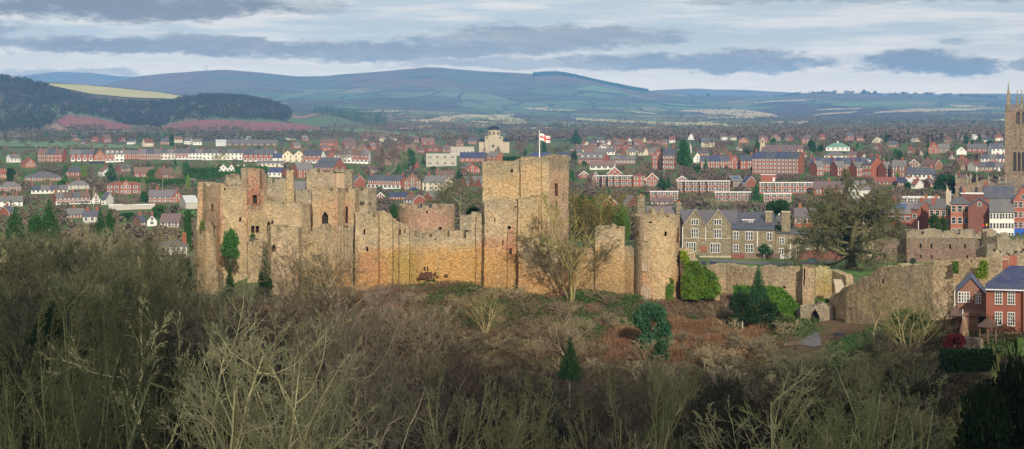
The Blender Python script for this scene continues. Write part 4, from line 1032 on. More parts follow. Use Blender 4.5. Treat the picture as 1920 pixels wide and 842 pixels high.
# ------------------------------------------------------------------ leafy crowns: many small faces through a volume
def leaf_cloud(name, pts, size, mat, seed=0, flat=0., up=0., wd=.55):
    r = np.random.default_rng(seed); n = len(pts); pts = np.asarray(pts)
    a = r.normal(size=(n, 3)); a[:, 2] *= 1 - flat; a[:, 2] += up; a /= np.linalg.norm(a, axis=1, keepdims=True) + 1e-9
    b = np.cross(a, r.normal(size=(n, 3))); b /= np.linalg.norm(b, axis=1, keepdims=True) + 1e-9
    s = (size * r.uniform(.6, 1.4, n))[:, None]
    V = np.stack([pts - a * s, pts + b * s * wd, pts + a * s, pts - b * s * wd], 1).reshape(-1, 3)
    Fq = np.arange(n * 4).reshape(-1, 4)
    return np_mesh(name, V, Fq, mat, 4)
def blob_pts(n, seed, lobes, shell=.55):
    """points spread through the outer part of uneven lobes: (x, y, z, rx, ry, rz)"""
    r = np.random.default_rng(seed); out = []
    w_ = np.array([l[3] * l[4] + l[4] * l[5] for l in lobes]); w_ = w_ / w_.sum()
    for l, q in zip(lobes, w_):
        k_ = max(6, int(n * q)); d = r.normal(size=(k_, 3)); d /= np.linalg.norm(d, axis=1, keepdims=True)
        bump = 1 + .16 * np.sin(d[:, 0:1] * 7 + seed) * np.sin(d[:, 1:2] * 6 + 2 * seed) + .12 * np.sin(d[:, 2:3] * 11 + seed)
        rad = (shell + (1 - shell) * r.random((k_, 1)) ** .6) * bump
        out.append(d * rad * np.array(l[3:6]) + np.array(l[:3]))
    return np.concatenate(out)
def lobes_round(seed, n=12, R_=1., H_=1.):
    r = random.Random(seed); L_ = [(0, 0, .55 * H_, .6 * R_, .6 * R_, .42 * H_)]
    for i in range(n):
        a = r.uniform(0, 6.28); q = r.uniform(.35, .66) * R_; zz = r.uniform(.22, .85) * H_; k_ = 1 - max(0, zz / H_ - .5) * 1.1
        s = r.uniform(.2, .38); L_.append((math.cos(a) * q * k_, math.sin(a) * q * k_, zz, s * R_, s * R_, s * .55 * H_))
    return L_
def lobes_cone(seed, n=26, R_=1., H_=1., pw=.8):
    r = random.Random(seed); L_ = []
    for i in range(n):
        t_ = (i + r.random()) / n; rad = R_ * (1 - t_) ** pw; a = i * 2.4 + r.uniform(-.5, .5)
        L_.append((math.cos(a) * rad * .5, math.sin(a) * rad * .5, t_ * .93 * H_ + .04 * H_, rad * .55 + .05 * R_, rad * .55 + .05 * R_, .07 * H_))
    return L_
PE = {}
def ever_proto(key, lobes, n, size, mat='ever', th=.5, seed=1):
    tr = MB(); tr.tube((0, 0, -.6), (0, 0, th), .06, .035, 7)
    o = tr.build('trunk', M['trunkbark']); me_ = o.data; bpy.data.objects.remove(o)
    PE.setdefault(key, []).append(dict(trunk=me_, crown=leaf_cloud(key + '_crown', blob_pts(n, seed, lobes), size, M[mat], seed)))
for i in range(3):
    ever_proto('round', lobes_round(10 + i, 14), 5200, .042, seed=i + 1)
    ever_proto('cone', lobes_cone(20 + i, 34), 5200, .034, seed=i + 5)
    ever_proto('roundlow', lobes_round(30 + i, 12), 900, .085, seed=i + 9)
    ever_proto('conelow', lobes_cone(40 + i, 20), 800, .07, seed=i + 13)
    ever_proto('fuzz', lobes_round(50 + i, 10), 700, .07, 'twigfuzz', seed=i + 17)
    ever_proto('column', [(0, 0, .12 + .8 * j / 14, .5 + .2 * math.sin(j * 2.1 + i), .5, .09) for j in range(15)], 3500, .045, seed=i + 23)
def put_ever(kind, i, x, y, H, W, label, col=(1, 1, 1), group=None, name='evergreen_tree', z=None, cat='tree'):
    p = PE[kind][i % len(PE[kind])]; z = G(x, y) if z is None else z
    e = empty(name, (x, y, z - .1), random.uniform(0, 6.28)); e.scale = (W / 2, W / 2, H); tag(e, label, cat, group)
    a = link('trunk', p['trunk'], e); b = link('crown', p['crown'], e); a.color = (1, 1, 1, 1); b.color = (*col, 1)
    return e
def snap(px, pb_, Y):
    if Y is None or Y > 300: return Y
    return min(Y, hit(px, pb_, 150)[1])
def ever_px(kind, i, px, ptop, pbase, wpx, label, Y=None, Ymin=360, **kw):
    Y = snap(px, pbase, Y)
    if Y is None: x, Y, z = hit(px, pbase, Ymin)
    else: x = (px - 960) / F * Y; z = CZ - (pbase - 250) / F * Y
    return put_ever(kind, i, x, Y, (pbase - ptop) / F * Y, wpx / F * Y, label, z=z, **kw)
def bare_px(kind, i, px, ptop, pbase, wpx, label, Y=None, Ymin=360, **kw):
    Y = snap(px, pbase, Y)
    if Y is None: x, Y, z = hit(px, pbase, Ymin)
    else: x = (px - 960) / F * Y; z = CZ - (pbase - 250) / F * Y
    return put_bare(kind, i, x, Y, (pbase - ptop) / F * Y, label, W=wpx / F * Y, z=z, **kw)

GOLD = (1.0, .88, .55); GREENISH = (.78, .85, .55); PURP = (.62, .50, .50); GREY = (.85, .80, .74); OLIVE = (.62, .62, .36); DARKT = (.42, .40, .32); BROWN = (.60, .48, .38); PALE = (1.15, 1.12, .92)

# ------------------------------------------------------------------ trees one can point at, near the castle
oak_ = bare_px('oak', 0, 1593, 312, 519, 262, 'great wide-crowned tree with a thick pale trunk standing on the castle lawn', Y=352, col=(.42, .42, .25), name='oak_tree', rz=.6)
r9 = lobes_round(91, 26, 1., 1.); tc = link('twig_canopy', leaf_cloud('twig_canopy', blob_pts(26000, 91, [(a, b, c, d, e_, f * .8) for a, b, c, d, e_, f in r9], .3) * np.array([14.5, 14.5, 20.5]) + np.array([0, 0, 1.5]), .11, M['twigfuzz'], 91, 0, 0, .2), None); tc.color = (.34, .36, .20, 1)
tc.parent = oak_; tc.scale = tuple(1 / q for q in oak_.scale)
put = ever_px('round', 0, 1586, 395, 470, 56, 'mass of dark ivy in the middle of the great lawn tree', Y=352, name='ivy_clump', cat='ivy', col=(.8, .8, .6))
bare_px('mid', 0, 1068, 356, 561, 124, 'bare tree with a straight pale trunk standing against the wall right of the keep', Y=293, col=(.85, .80, .38))
bare_px('tall', 0, 1072, 360, 561, 118, 'slender second bare tree beside the trunk right of the keep', Y=294.5, col=(.45, .40, .25), rz=2)
bare_px('vase', 0, 1132, 345, 470, 130, 'yellow-green twiggy tree behind the curtain wall between keep and round tower', Y=322, col=(.72, .64, .24))
bare_px('mid', 3, 1105, 350, 470, 100, 'ochre bare tree just behind the right corner of the keep', Y=326, col=(.70, .58, .22))
ever_px('round', 1, 1098, 362, 455, 60, 'dark ivy-smothered tree right behind the keep', Y=329, col=(.9, .95, .6))
ever_px('round', 2, 1165, 385, 462, 46, 'olive green ivy-clad tree left of the round tower top', Y=318, col=(1.7, 1.5, .7))
bare_px('vase', 1, 910, 530, 622, 92, 'small pale yellow bare tree on the slope under the curtain wall', Y=282, col=(1.05, .92, .55))
bare_px('vase', 2, 1064, 560, 668, 84, 'pale pinkish bare tree on the slope below the keep', Y=272, col=(1.0, .84, .68))
ever_px('cone', 0, 1068, 628, 712, 50, 'ivy-covered dark green trunk among bare trees, below the bench', Y=225, col=(.8, 1.0, .7))
ever_px('round', 1, 1224, 564, 664, 92, 'dark green bushy evergreen in front of the foot of the round tower', Y=276, col=(.75, 1.0, 1.0))
ever_px('roundlow', 0, 1240, 635, 690, 46, 'darker low evergreen bush under the bushy evergreen by the round tower', Y=268, col=(.5, .65, .55), name='bush', cat='bush')
ever_px('cone', 1, 1422, 495, 575, 44, 'pointed dark green conifer in front of the low curtain wall', Y=282, col=(.55, .85, .75), name='conifer')
ever_px('round', 1, 1392, 545, 616, 62, 'very dark spreading yew left of the gateway', Y=276, col=(.38, .42, .3), name='yew_tree')
ever_px('round', 2, 1438, 556, 620, 68, 'dark spreading yew below the pointed conifer', Y=275, col=(.42, .45, .3), name='yew_tree')
ever_px('round', 0, 1470, 590, 628, 70, 'low brown-green bramble bush just left of the gateway', Y=274, col=(1.2, .85, .6), name='bush', cat='bush')
ever_px('round', 0, 432, 424, 496, 46, 'bright green ivy bush bulging from the corner of the far left tower', Y=312, col=(.9, 1.3, .7), name='ivy_clump', cat='ivy')
ever_px('cone', 2, 431, 485, 560, 24, 'dark ivied trunk below the ivy bush on the far left tower', Y=311, col=(.45, .55, .35))
ever_px('cone', 1, 497, 458, 540, 30, 'dark slim ivy-clad tree leaning on the wall under the pointed window', Y=306, col=(.5, .7, .45))
ever_px('roundlow', 1, 474, 436, 446, 14, 'small green ivy tuft below the two-light window', Y=314, col=(1.1, 1.4, .7), name='ivy_clump', cat='ivy')
ever_px('roundlow', 2, 380, 412, 434, 16, 'ochre-green weed tuft on the ledge of the far left tower', Y=316, col=(2.2, 1.6, .9), name='weed_tuft', cat='weeds')
bare_px('wide', 0, 868, 318, 425, 124, 'green-tinged bare tree in the inner bailey left of the keep', Y=372, col=(.52, .56, .36))
bare_px('wide', 1, 838, 335, 430, 90, 'second bare tree behind the round pinkish tower', Y=385, col=(.55, .56, .38))
ever_px('round', 2, 888, 385, 412, 38, 'dark ivy bush at the left foot of the keep, under the bare tree', Y=345, col=(.5, .7, .4), name='bush', cat='bush')
ever_px('round', 0, 738, 380, 412, 22, 'dark green bush behind the curtain wall left of the round pinkish tower', Y=350, col=(.6, .9, .6), name='bush', cat='bush')
ever_px('round', 1, 1457, 372, 440, 76, 'huge rounded dark yew behind the grey stone house', Y=425, col=(.42, .6, .38), name='yew_tree')
ever_px('roundlow', 1, 1433, 456, 478, 37, 'clipped mushroom-shaped bush on a stem in front of the grey stone house', Y=388, col=(.6, .9, .6), name='topiary_tree')
ever_px('round', 1, 1752, 400, 440, 34, 'dark clipped yew with two humps in front of the orange Georgian house', Y=410, col=(.7, .75, .3), name='yew_tree')
ever_px('round', 2, 1768, 402, 440, 24, 'smaller right-hand yew beside the two-humped yew', Y=411, col=(.8, .8, .3), name='yew_tree')
ever_px('roundlow', 2, 1711, 483, 496, 17, 'little dark shrub at the foot of the purple-brown range', Y=368, col=(.8, .7, .6), name='bush', cat='bush')
# garden and right-hand corner
ever_px('round', 0, 1706, 572, 655, 125, 'big olive ivy-filled bush with arching twigs in front of the long right-hand wall', Y=222, col=(1.6, 1.35, .75))
bare_px('vase', 1, 1706, 540, 670, 150, 'pale arching bare tree growing through the olive bush by the long wall', Y=221, col=(.95, .88, .55))
bare_px('wide', 2, 1760, 520, 640, 100, 'dark spreading bare tree left of the small brick gable', Y=228, col=(.45, .36, .28))
bare_px('mid', 0, 1640, 520, 632, 90, 'thin brown bare tree against the long sunny wall', Y=246, col=(.85, .70, .45))
ever_px('round', 1, 1790, 622, 668, 52, 'dark crimson shrub at the left edge of the garden lawn', Y=178, col=(3.2, .28, .75), name='red_shrub', cat='bush')
ever_px('round', 2, 1925, 650, 940, 210, 'huge near-black evergreen in the bottom right corner', Y=96, col=(.22, .25, .2))
ever_px('round', 0, 1845, 704, 940, 150, 'very dark evergreen left of the near-black one in the bottom right corner', Y=93, col=(.22, .28, .2))
# ivy on walls
def ivy_sheet(name, pts, label, col, seed, n=4200, size=.28, mat='ivy', depth=.7):
    """ivy clinging to a wall: outline in photo pixels with a depth for each corner"""
    r = random.Random(seed); poly = [(p[0], p[1]) for p in pts]; xs = [p[0] for p in poly]; ys = [p[1] for p in poly]
    def inside(x, y):
        c = False; j = len(poly) - 1
        for i in range(len(poly)):
            if (poly[i][1] > y) != (poly[j][1] > y) and x < (poly[j][0] - poly[i][0]) * (y - poly[i][1]) / (poly[j][1] - poly[i][1]) + poly[i][0]: c = not c
            j = i
        return c
    out = []
    while len(out) < n:
        x, y = r.uniform(min(xs), max(xs)), r.uniform(min(ys), max(ys))
        if inside(x + r.gauss(0, 2.2), y + r.gauss(0, 2.2)):
            w_ = [1 / (1 + (x - p[0]) ** 2 + (y - p[1]) ** 2) for p in pts]; Y = sum(a * p[2] for a, p in zip(w_, pts)) / sum(w_)
            bulge = depth * (.5 + .5 * mnoise.noise(Vector((x * .12, y * .12, seed))))
            out.append(P(x, y, Y - bulge - r.random() * .35))
    o = link(name, leaf_cloud(name, np.array(out), size, M[mat], seed)); o.color = (*col, 1)
    return tag(o, label, 'ivy')
ivy_sheet('ivy_clump', [(1286, 500, 293.5), (1300, 488, 292.5), (1318, 500, 291.5), (1340, 515, 290.5), (1352, 545, 289), (1340, 556, 289.5), (1300, 562, 291), (1282, 560, 293), (1276, 540, 294)], 'bright yellow-green ivy mass covering the ruined wall right of the round tower', (.85, .85, .6), 5, depth=.5)
ivy_sheet('ivy_clump', [(1276, 470, 295.5), (1284, 474, 295), (1294, 492, 294), (1290, 498, 294), (1280, 486, 295)], 'small yellow ivy streak high on the right shoulder of the round tower', (1.6, 1.3, .6), 6, 700, .22)
ivy_sheet('ivy_clump', [(1440, 536, 289), (1462, 540, 288.5), (1485, 560, 287), (1504, 585, 285), (1496, 600, 284), (1478, 592, 285), (1450, 575, 286), (1436, 560, 288)], 'bright green ivy mound spilling over the wall left of the gateway', (.75, .9, .7), 7, depth=1.)
ivy_sheet('ivy_clump', [(1375, 535, 294), (1400, 538, 293), (1440, 545, 290), (1440, 575, 289), (1400, 570, 291), (1375, 560, 293)], 'darker green ivy low on the curtain wall behind the pointed conifer', (.55, .8, .8), 8, 2500)
ivy_sheet('ivy_clump', [(1248, 540, 295.2), (1256, 520, 295.6), (1262, 524, 296), (1264, 575, 295), (1252, 578, 294.5)], 'thin ivy runners climbing the right side of the round tower foot', (.8, .9, .7), 9, 650, .2, depth=.4)
ivy_sheet('ivy_clump', [(1786, 492, 247), (1796, 490, 247), (1797, 512, 246.3), (1788, 512, 246.6)], 'narrow ivy patch near the top of the long right-hand wall', (.6, .7, .6), 10, 350, .2, depth=.3)
ivy_sheet('ivy_clump', [(1840, 488, 243), (1852, 492, 242.5), (1850, 520, 242), (1828, 524, 243), (1835, 505, 243)], 'greenish ivy on the long wall beside the tall brick chimney', (1.3, 1.1, .7), 11, 900, .2, depth=.4)
ivy_sheet('ivy_clump', [(1528, 560, 289), (1560, 560, 289), (1560, 568, 288), (1528, 568, 288)], 'grassy tuft on the ledge above the gateway arch', (.6, .8, .6), 12, 400, .2, depth=.4)

# ------------------------------------------------------------------ bracken, brambles and reeds on the castle slope
def scatter_patch(name, boxes, n, size, mat, col, seed, hgt=.8, up=1., wd=.18):
    r = random.Random(seed); out = []
    for (x0, x1, Ya, Yb) in boxes:
        for _ in range(int(n / len(boxes))):
            px, Y = r.uniform(x0, x1) + r.gauss(0, 14), r.uniform(Ya, Yb) + r.gauss(0, 2.5); x = (px - 960) / F * Y
            k_ = .5 + mnoise.noise(Vector((x * .16, Y * .16, seed)))
            if k_ < .28: continue
            out.append((x, Y, G(x, Y) + r.random() ** .7 * hgt * (k_ * 1.7)))
    o = link(name, leaf_cloud(name, np.array(out), size, M[mat], seed, 0, up, wd)); o.color = (*col, 1)
    return tag(o, kind='stuff')
scatter_patch('bracken', [(760, 1300, 262, 302), (1280, 1480, 262, 296), (560, 900, 262, 304)], 150000, .26, 'bracken', (.85, .85, .8), 3, .9)
scatter_patch('bramble_undergrowth', [(780, 1200, 284, 303), (1080, 1200, 280, 300), (1300, 1520, 268, 290)], 60000, .17, 'ever', (1.2, 1.05, .7), 4, .9, 0, .5)
scatter_patch('reeds', [(1255, 1420, 258, 276), (1150, 1300, 262, 280)], 50000, .42, 'reed', (.62, .52, .44), 5, 1.5, 3., .07)
scatter_patch('woodland_undergrowth', [(-120, 700, 110, 260), (600, 1400, 130, 262), (1300, 1900, 100, 215)], 150000, .32, 'bracken', (.22, .24, .18), 6, 1.8)
scatter_patch('dark_thicket', [(-120, 560, 112, 185), (400, 1000, 112, 185), (900, 1420, 112, 170), (1350, 1740, 104, 135)], 230000, .22, 'bracken', (.09, .105, .085), 16, 5.5, .8, .22)  # near-black mass added to paint shade into gaps between trees
scatter_patch('grass_verge', [(1565, 1720, 228, 258)], 30000, .2, 'ever', (1.0, 1.0, .7), 8, .6)
# ------------------------------------------------------------------ the woods below the castle
def canopy_limit(px):
    return np.interp(px, [-200, 0, 60, 150, 250, 300, 350, 420, 500, 560, 640, 720, 800, 870, 1000, 1120, 1200, 1300, 1420, 1500, 1540, 1600, 1700, 1800, 1860, 2000],
                         [420, 425, 415, 432, 430, 436, 520, 540, 505, 455, 460, 505, 560, 612, 662, 668, 664, 668, 668, 668, 672, 655, 650, 668, 690, 690])
# kind, proto, px, top, base, width, depth, label, bark tint
hero = [  # kind, i, px, ptop, pbase, wpx, Y, label, colour
    ('vase', 0, 455, 518, 930, 440, 98, 'big pale green-grey bare tree fanning out left of the picture centre', PALE),
    ('vase', 1, 480, 560, 935, 330, 101, 'second pale bare tree tangled into the big fanning one', (1.0, 1.0, .78)),
    ('tall', 1, 30, 400, 1010, 330, 78, 'tall dark bare tree cut by the left edge of the picture', (.36, .42, .30)),
    ('wide', 1, 170, 440, 960, 420, 84, 'wide dark bare tree beside the one at the left edge', (.26, .30, .22)),
    ('vase', 2, 110, 430, 930, 260, 96, 'olive bare tree with upright limbs near the left edge', (.42, .47, .32)),
    ('wide', 0, 700, 530, 840, 330, 140, 'grey purple bare tree with drooping silvery twigs left of centre', (.86, .76, .74)),
    ('wide', 2, 640, 560, 860, 260, 128, 'grey bare tree leaning over between the fanning tree and the silvery one', (.80, .72, .64)),
    ('vase', 1, 870, 620, 900, 300, 118, 'low brownish bare tree at the bottom centre', (.74, .72, .55)),
    ('wide', 0, 1010, 660, 880, 260, 122, 'olive bare tree at the bottom right of centre', (.66, .66, .46)),
    ('vase', 2, 1440, 640, 900, 330, 112, 'pale-tipped bare tree fanning out below the gateway', (.92, .92, .72)),
    ('vase', 0, 1560, 690, 900, 260, 104, 'olive bare tree in front of the garden hedge, right of the pale-tipped one', (.62, .66, .44)),
    ('wide', 1, 1730, 640, 900, 330, 104, 'round bare tree with fine grey-green twigs left of the near-black evergreen', (.62, .70, .50)),
    ('tall', 2, 1230, 640, 880, 170, 140, 'upright thin bare tree below the bushy evergreen', (.68, .70, .48)),
    ('vase', 1, 1150, 690, 910, 240, 110, 'dull bare tree low in the picture, right of the centre', (.60, .60, .46)),
    ('mid', 2, 540, 425, 580, 150, 288, 'reddish brown bare tree against the foot of the great hall', (.80, .62, .50)),
    ('vase', 0, 610, 445, 600, 150, 284, 'straw-coloured bare tree below the big pointed window', (.95, .80, .60)),
    ('mid', 3, 720, 520, 640, 120, 268, 'pinkish bare tree below the red rubble scar', (.80, .62, .60)),
    ('vase', 2, 400, 500, 640, 140, 262, 'pale bare tree at the foot of the far left tower', (.95, .92, .66)),
    ('tall', 0, 1855, 640, 860, 90, 108, 'thin young tree with yellowish twigs in front of the near-black evergreen', (.8, .8, .45)),
]
for (k_, i, px, pt_, pb_, w_, Y, lab, c) in hero:
    x = (px - 960) / F * Y; zt = CZ - (pt_ - 250) / F * Y; z = min(G(x, Y), CZ - (pb_ - 250) / F * Y + 3)
    z = G(x, Y)
    c = tuple(q * 1.8 * g_ for q, g_ in zip(c, (.96, 1, .9))) if Y < 150 else c
    put_bare(k_, i, x, Y, zt - z, lab, c, W=w_ / F * Y)
rw = random.Random(21); placed = [((h[2] - 960) / F * h[6], h[6]) for h in hero]
cols_w = [(.50, .46, .38), (.62, .60, .44), (.50, .42, .42), (.72, .68, .54), (.44, .46, .34), (.60, .50, .44), (.78, .72, .58)]
zone_desc = lambda px, Y: ('the dark foreground woods', 'left') if False else None
n_w = 0; Y = 112
while Y < 415:
    step = 6.6 + Y * .016
    half = .36 * Y
    x = -half - 5
    while x < half + 5:
        xx = x + rw.uniform(-2.4, 2.4); yy = Y + rw.uniform(-2.4, 2.4); x += step * rw.uniform(.85, 1.2)
        px = 960 + xx / yy * F
        lim = canopy_limit(px)
        if yy > 288 and (px > 338 or rw.random() < .25): continue
        if 254 < yy and px > 850: continue
        if yy > 284 and px > 640: continue
        if px > 1380 and yy > 238: continue
        if px > 1500 and yy > 200: continue
        if px > 1740 and yy > 130: continue
        if any((xx - a) ** 2 + (yy - b) ** 2 < 9 for a, b in placed): continue
        z = G(xx, yy); ztop = CZ - (lim - 250) / F * yy + rw.uniform(-1.8, .3)
        H = min(rw.uniform(13, 21) if px < 520 else rw.uniform(10, 16), ztop - z)
        if H < 2.2: continue
        placed.append((xx, yy))
        kind = rw.choice(['vase', 'vase', 'wide', 'tall', 'wide']) if yy < 175 else rw.choice(['mid', 'mid', 'vase', 'tall'])
        W = H * rw.uniform(.75, 1.15) if H > 6 else rw.uniform(5, 8)
        c = rw.choice(cols_w); kk = rw.choice((.16, .22, .3, .5, 1.1, 1.5)) if yy < 165 else rw.choice((.35, .5, .8, 1.3)) if yy < 210 else rw.choice((.55, .8, 1., 1.4)); c = tuple(q * kk for q in c)  # nearer trees tinted darker, shade put into the bark colour
        if px < 330: c = tuple(a * b for a, b in zip(c, (.85, .93, .76)))
        if 480 < px < 820 and yy > 190: c = rw.choice([(.70, .56, .54), (.62, .48, .46), (.80, .66, .55)])
        if px < 500: lab, grp = 'bare winter tree in the dark wood on the left below the far left tower', 'bare trees of the left-hand wood'
        elif px < 900: lab, grp = 'bare brownish winter tree in the wood below the great hall and low curtain', 'bare trees of the wood under the hall'
        elif px < 1300: lab, grp = 'bare winter tree in the valley wood below the bench and keep', 'bare trees of the wood under the keep'
        else: lab, grp = 'bare winter tree in the dusky wood below the gateway and garden', 'bare trees of the wood under the gateway'
        put_bare(kind, rw.randrange(4), xx, yy, H, lab, c, grp, W=W)
        n_w += 1
    Y += step * .92
print('wood trees', n_w)
# behind the left wood, between it and the town
lw = [(-20, 400, 445, 70, 'cone'), (28, 382, 455, 62, 'cone'), (68, 396, 450, 50, 'round'), (92, 372, 455, 66, 'cone'), (352, 392, 450, 28, 'column'), (188, 388, 420, 30, 'cone'), (206, 392, 425, 22, 'round')]
labs = ['dark green conifer cut by the left picture edge', 'broad dark conifer near the left edge above the bare wood', 'shorter round-topped evergreen between the two broad conifers', 'tallest broad dark conifer above the bare wood on the left', 'egg-shaped dark green cypress touching the far left tower', 'dark conifer in front of the red chimneys on the left', 'small evergreen right of the red chimneys on the left']
for (px, pt_, pb_, w_, k_), lab in zip(lw, labs):
    ever_px(k_, px, px, pt_, pb_ + 25, w_, lab, Y=400 if px < 150 else 420, col=(.6, .85, .5))
for (px, pt_, pb_, w_, Yd, c, lab) in [(230, 410, 520, 90, 330, (.66, .66, .46), 'round-headed bare tree with olive twigs rising behind the left wood'), (290, 425, 530, 110, 345, (.74, .66, .46), 'tawny wide bare tree behind the left wood, nearest the far left tower'),
        (140, 420, 520, 90, 320, (.66, .60, .45), 'grey-brown bare tree behind the left wood, right of the broad conifers'), (50, 425, 530, 120, 318, (.60, .58, .42), 'grey bare tree in front of the broad conifers'), (185, 415, 520, 70, 318, (.78, .72, .52), 'pale narrow bare tree behind the left wood')]:
    bare_px('mid', px, px, pt_, pb_, w_, lab, Y=Yd, col=c)
bare_px('mid', 1, 318, 432, 530, 64, 'grey-brown bare tree in front of the pale house by the far left tower', Y=322, col=(.8, .72, .56))
bare_px('mid', 2, 338, 452, 540, 50, 'slim bare tree between the pale house and the far left tower', Y=318, col=(.9, .8, .6))
ever_px('round', 1, 345, 478, 560, 40, 'black-green evergreen hard against the left side of the far left tower', Y=305, col=(.3, .4, .25))
ever_px('cone', 1, 95, 560, 650, 90, 'dark ivied tree inside the left-hand wood', Y=150, col=(.35, .45, .25))

r_s = random.Random(12)
for i in range(110):                                   # tangled shrubs on the bank below the walls
    px = r_s.uniform(760, 1480); Y = r_s.uniform(250, 298 if px < 1150 else 288); x = (px - 960) / F * Y
    if 1130 < px < 1200 and Y < 275 or 1380 < px < 1460: continue
    put_bare('mid', i, x, Y, r_s.uniform(1.8, 4.2), 'tangled bare shrub on the bracken bank below the castle walls', r_s.choice([(.7, .55, .44), (1., .8, .62), (.65, .6, .46), (1.2, 1.0, .76)]), 'bare shrubs on the castle bank', W=r_s.uniform(3.5, 6.5), name='bare_shrub', cat='shrub')

for i in range(46):
    px = r_s.uniform(1380, 1720); Y = r_s.uniform(196, 262 if px < 1510 else 236); x = (px - 960) / F * Y
    if 1500 < px < 1560 and Y > 240: continue
    put_bare('mid', i, x, Y, r_s.uniform(1.8, 4.5), 'low dusky bare shrub near the footpath below the gateway', r_s.choice([(.5, .42, .36), (.6, .6, .42), (.5, .52, .36), (.75, .68, .52)]), 'bare shrubs below the gateway', W=r_s.uniform(4, 7.5), name='bare_shrub', cat='shrub')
# ------------------------------------------------------------------ windows, doors, chimneys shared by the houses
def win_mesh(key, w_, h_, nx, nz, arch=False):
    """frame and pane of one window, origin at its bottom centre, facing -y"""
    f = MB(); t_ = .09
    f.box(-w_/2 - t_, -w_/2, -.07, .02, 0, h_); f.box(w_/2, w_/2 + t_, -.07, .02, 0, h_); f.box(-w_/2 - t_, w_/2 + t_, -.09, .02, -t_, 0); f.box(-w_/2 - t_, w_/2 + t_, -.07, .02, h_, h_ + t_)
    for i in range(1, nx): x = -w_/2 + w_*i/nx; f.box(x - .045, x + .045, -.055, -.01, 0, h_)
    for i in range(1, nz): z = h_*i/nz; f.box(-w_/2, w_/2, -.05, -.012, z - .03, z + .03)
    p = MB(); p.face([(-w_/2, -.025, 0), (w_/2, -.025, 0), (w_/2, -.025, h_), (-w_/2, -.025, h_)])
    a = f.build('wf', M['frame']); b = p.build('wp', M['glass']); r_ = (a.data, b.data)
    bpy.data.objects.remove(a); bpy.data.objects.remove(b)
    # one mesh for houses a long way off
    g = MB(); t_ = .2; g.box(-w_/2 - t_, w_/2 + t_, -.08, .02, -.14, h_ + .1, 0)
    cols = 2 if nx > 1 else 1
    for i in range(cols):
        x0 = -w_/2 + w_*i/cols + (.06 if i else 0); x1 = -w_/2 + w_*(i+1)/cols - (.06 if i < cols - 1 else 0)
        for (z0, z1) in ((0, h_*.46), (h_*.54, h_)): g.face([(x0, -.085, z0), (x1, -.085, z0), (x1, -.085, z1), (x0, -.085, z1)], 1)
    c = g.build('wg', [M['frame'], M['glass']]); r_ += (c.data,); bpy.data.objects.remove(c)
    WM[key] = r_
WM = {}
win_mesh('s', .95, 1.25, 1, 2); win_mesh('m', 1.5, 1.25, 2, 1); win_mesh('w', 2.1, 1.3, 3, 1); win_mesh('t', .95, 1.8, 1, 2); win_mesh('georg', 1.05, 1.95, 3, 4); win_mesh('panel', 2.2, 1.5, 2, 1)
def add_win(parent, key, x, y, z, rz=0., near=False, sx=1., sz=1.):
    a, b, c = WM[key]
    if near:
        o = link('window', a, parent, (x, y, z), rz); o.scale = (sx, 1, sz); link('pane', b, o)
    else:
        o = link('window', c, parent, (x, y, z), rz); o.scale = (sx, 1, sz)
    return o
def chimney(parent, x, y, z0, z1, w_=.9, d_=.6, mat='brick', pots=2):
    mb = MB(); mb.box(x - w_/2, x + w_/2, y - d_/2, y + d_/2, z0, z1); mb.box(x - w_/2 - .07, x + w_/2 + .07, y - d_/2 - .07, y + d_/2 + .07, z1 - .3, z1 - .12)
    o = mb.build('chimney', M[mat], parent)
    if pots:
        q = MB()
        for i in range(pots): q.lathe([(.14, z1), (.11, z1 + .45)], 6, x + (i - (pots - 1)/2) * w_ * .45, y)
        q.build('chimney_pot', M['pot'], o)
    return o
RECTS = []
def car_proto():
    e = empty('parked_car')
    m_ = MB(); prof = [(-2.1, .3), (-2.1, .75), (-1.9, .88), (-1.15, .95), (-.6, 1.38), (.9, 1.42), (1.6, 1.0), (2.05, .92), (2.12, .35)]
    for s in (-1, 1):
        y = .82 * s; f = [(x, y * (.84 if z > 1.1 else 1), z) for x, z in prof]; m_.face(f if s < 0 else f[::-1])
    for (a, b) in zip(prof, prof[1:]):
        ya = .82 * (.84 if a[1] > 1.1 else 1); yb = .82 * (.84 if b[1] > 1.1 else 1); m_.face([(a[0], -ya, a[1]), (a[0], ya, a[1]), (b[0], yb, b[1]), (b[0], -yb, b[1])])
    m_.build('body', CARM[0], e)
    g = MB()
    for s in (-1, 1): 
        q = [(-1.0, .80 * s, 1.0), (1.4, .80 * s, 1.0), (.85, .71 * s, 1.36), (-.55, .71 * s, 1.34)]; g.face(q if s < 0 else q[::-1])
    g.face([(-1.14, -.7, .98), (-.64, -.62, 1.36), (-.64, .62, 1.36), (-1.14, .7, .98)]); g.build('windows', M['glass'], e)
    for x in (-1.35, 1.3):
        for s in (-1, 1):
            w_ = MB(); w_.tube((x, .70 * s, .32), (x, .86 * s, .32), .32, .32, 12); w_.build('wheel', M['tyre'], e)
    return e
CARP = [None]
def car(px, py, Y, rz, mi, label):
    if CARP[0] is None: CARP[0] = car_proto(); e = CARP[0]; bpy.context.view_layer.update(); note_kids(e)
    else: e = copy_tree(CARP[0])
    if Y: x, z = (px - 960) / F * Y, CZ - (py - 250) / F * Y
    else: x, Y, z = hit(px, py)
    e.location = (x, Y, G(x, Y) + .02); e.rotation_euler = (0, 0, rz); tag(e, label, 'car')
    for ch in e.children if e is CARP[0] else [o for o in COL.objects if o.parent == e]:
        if ch.name.startswith('body'):
            ch.data = ch.data.copy(); ch.data.materials[0] = CARM[mi]
    return e

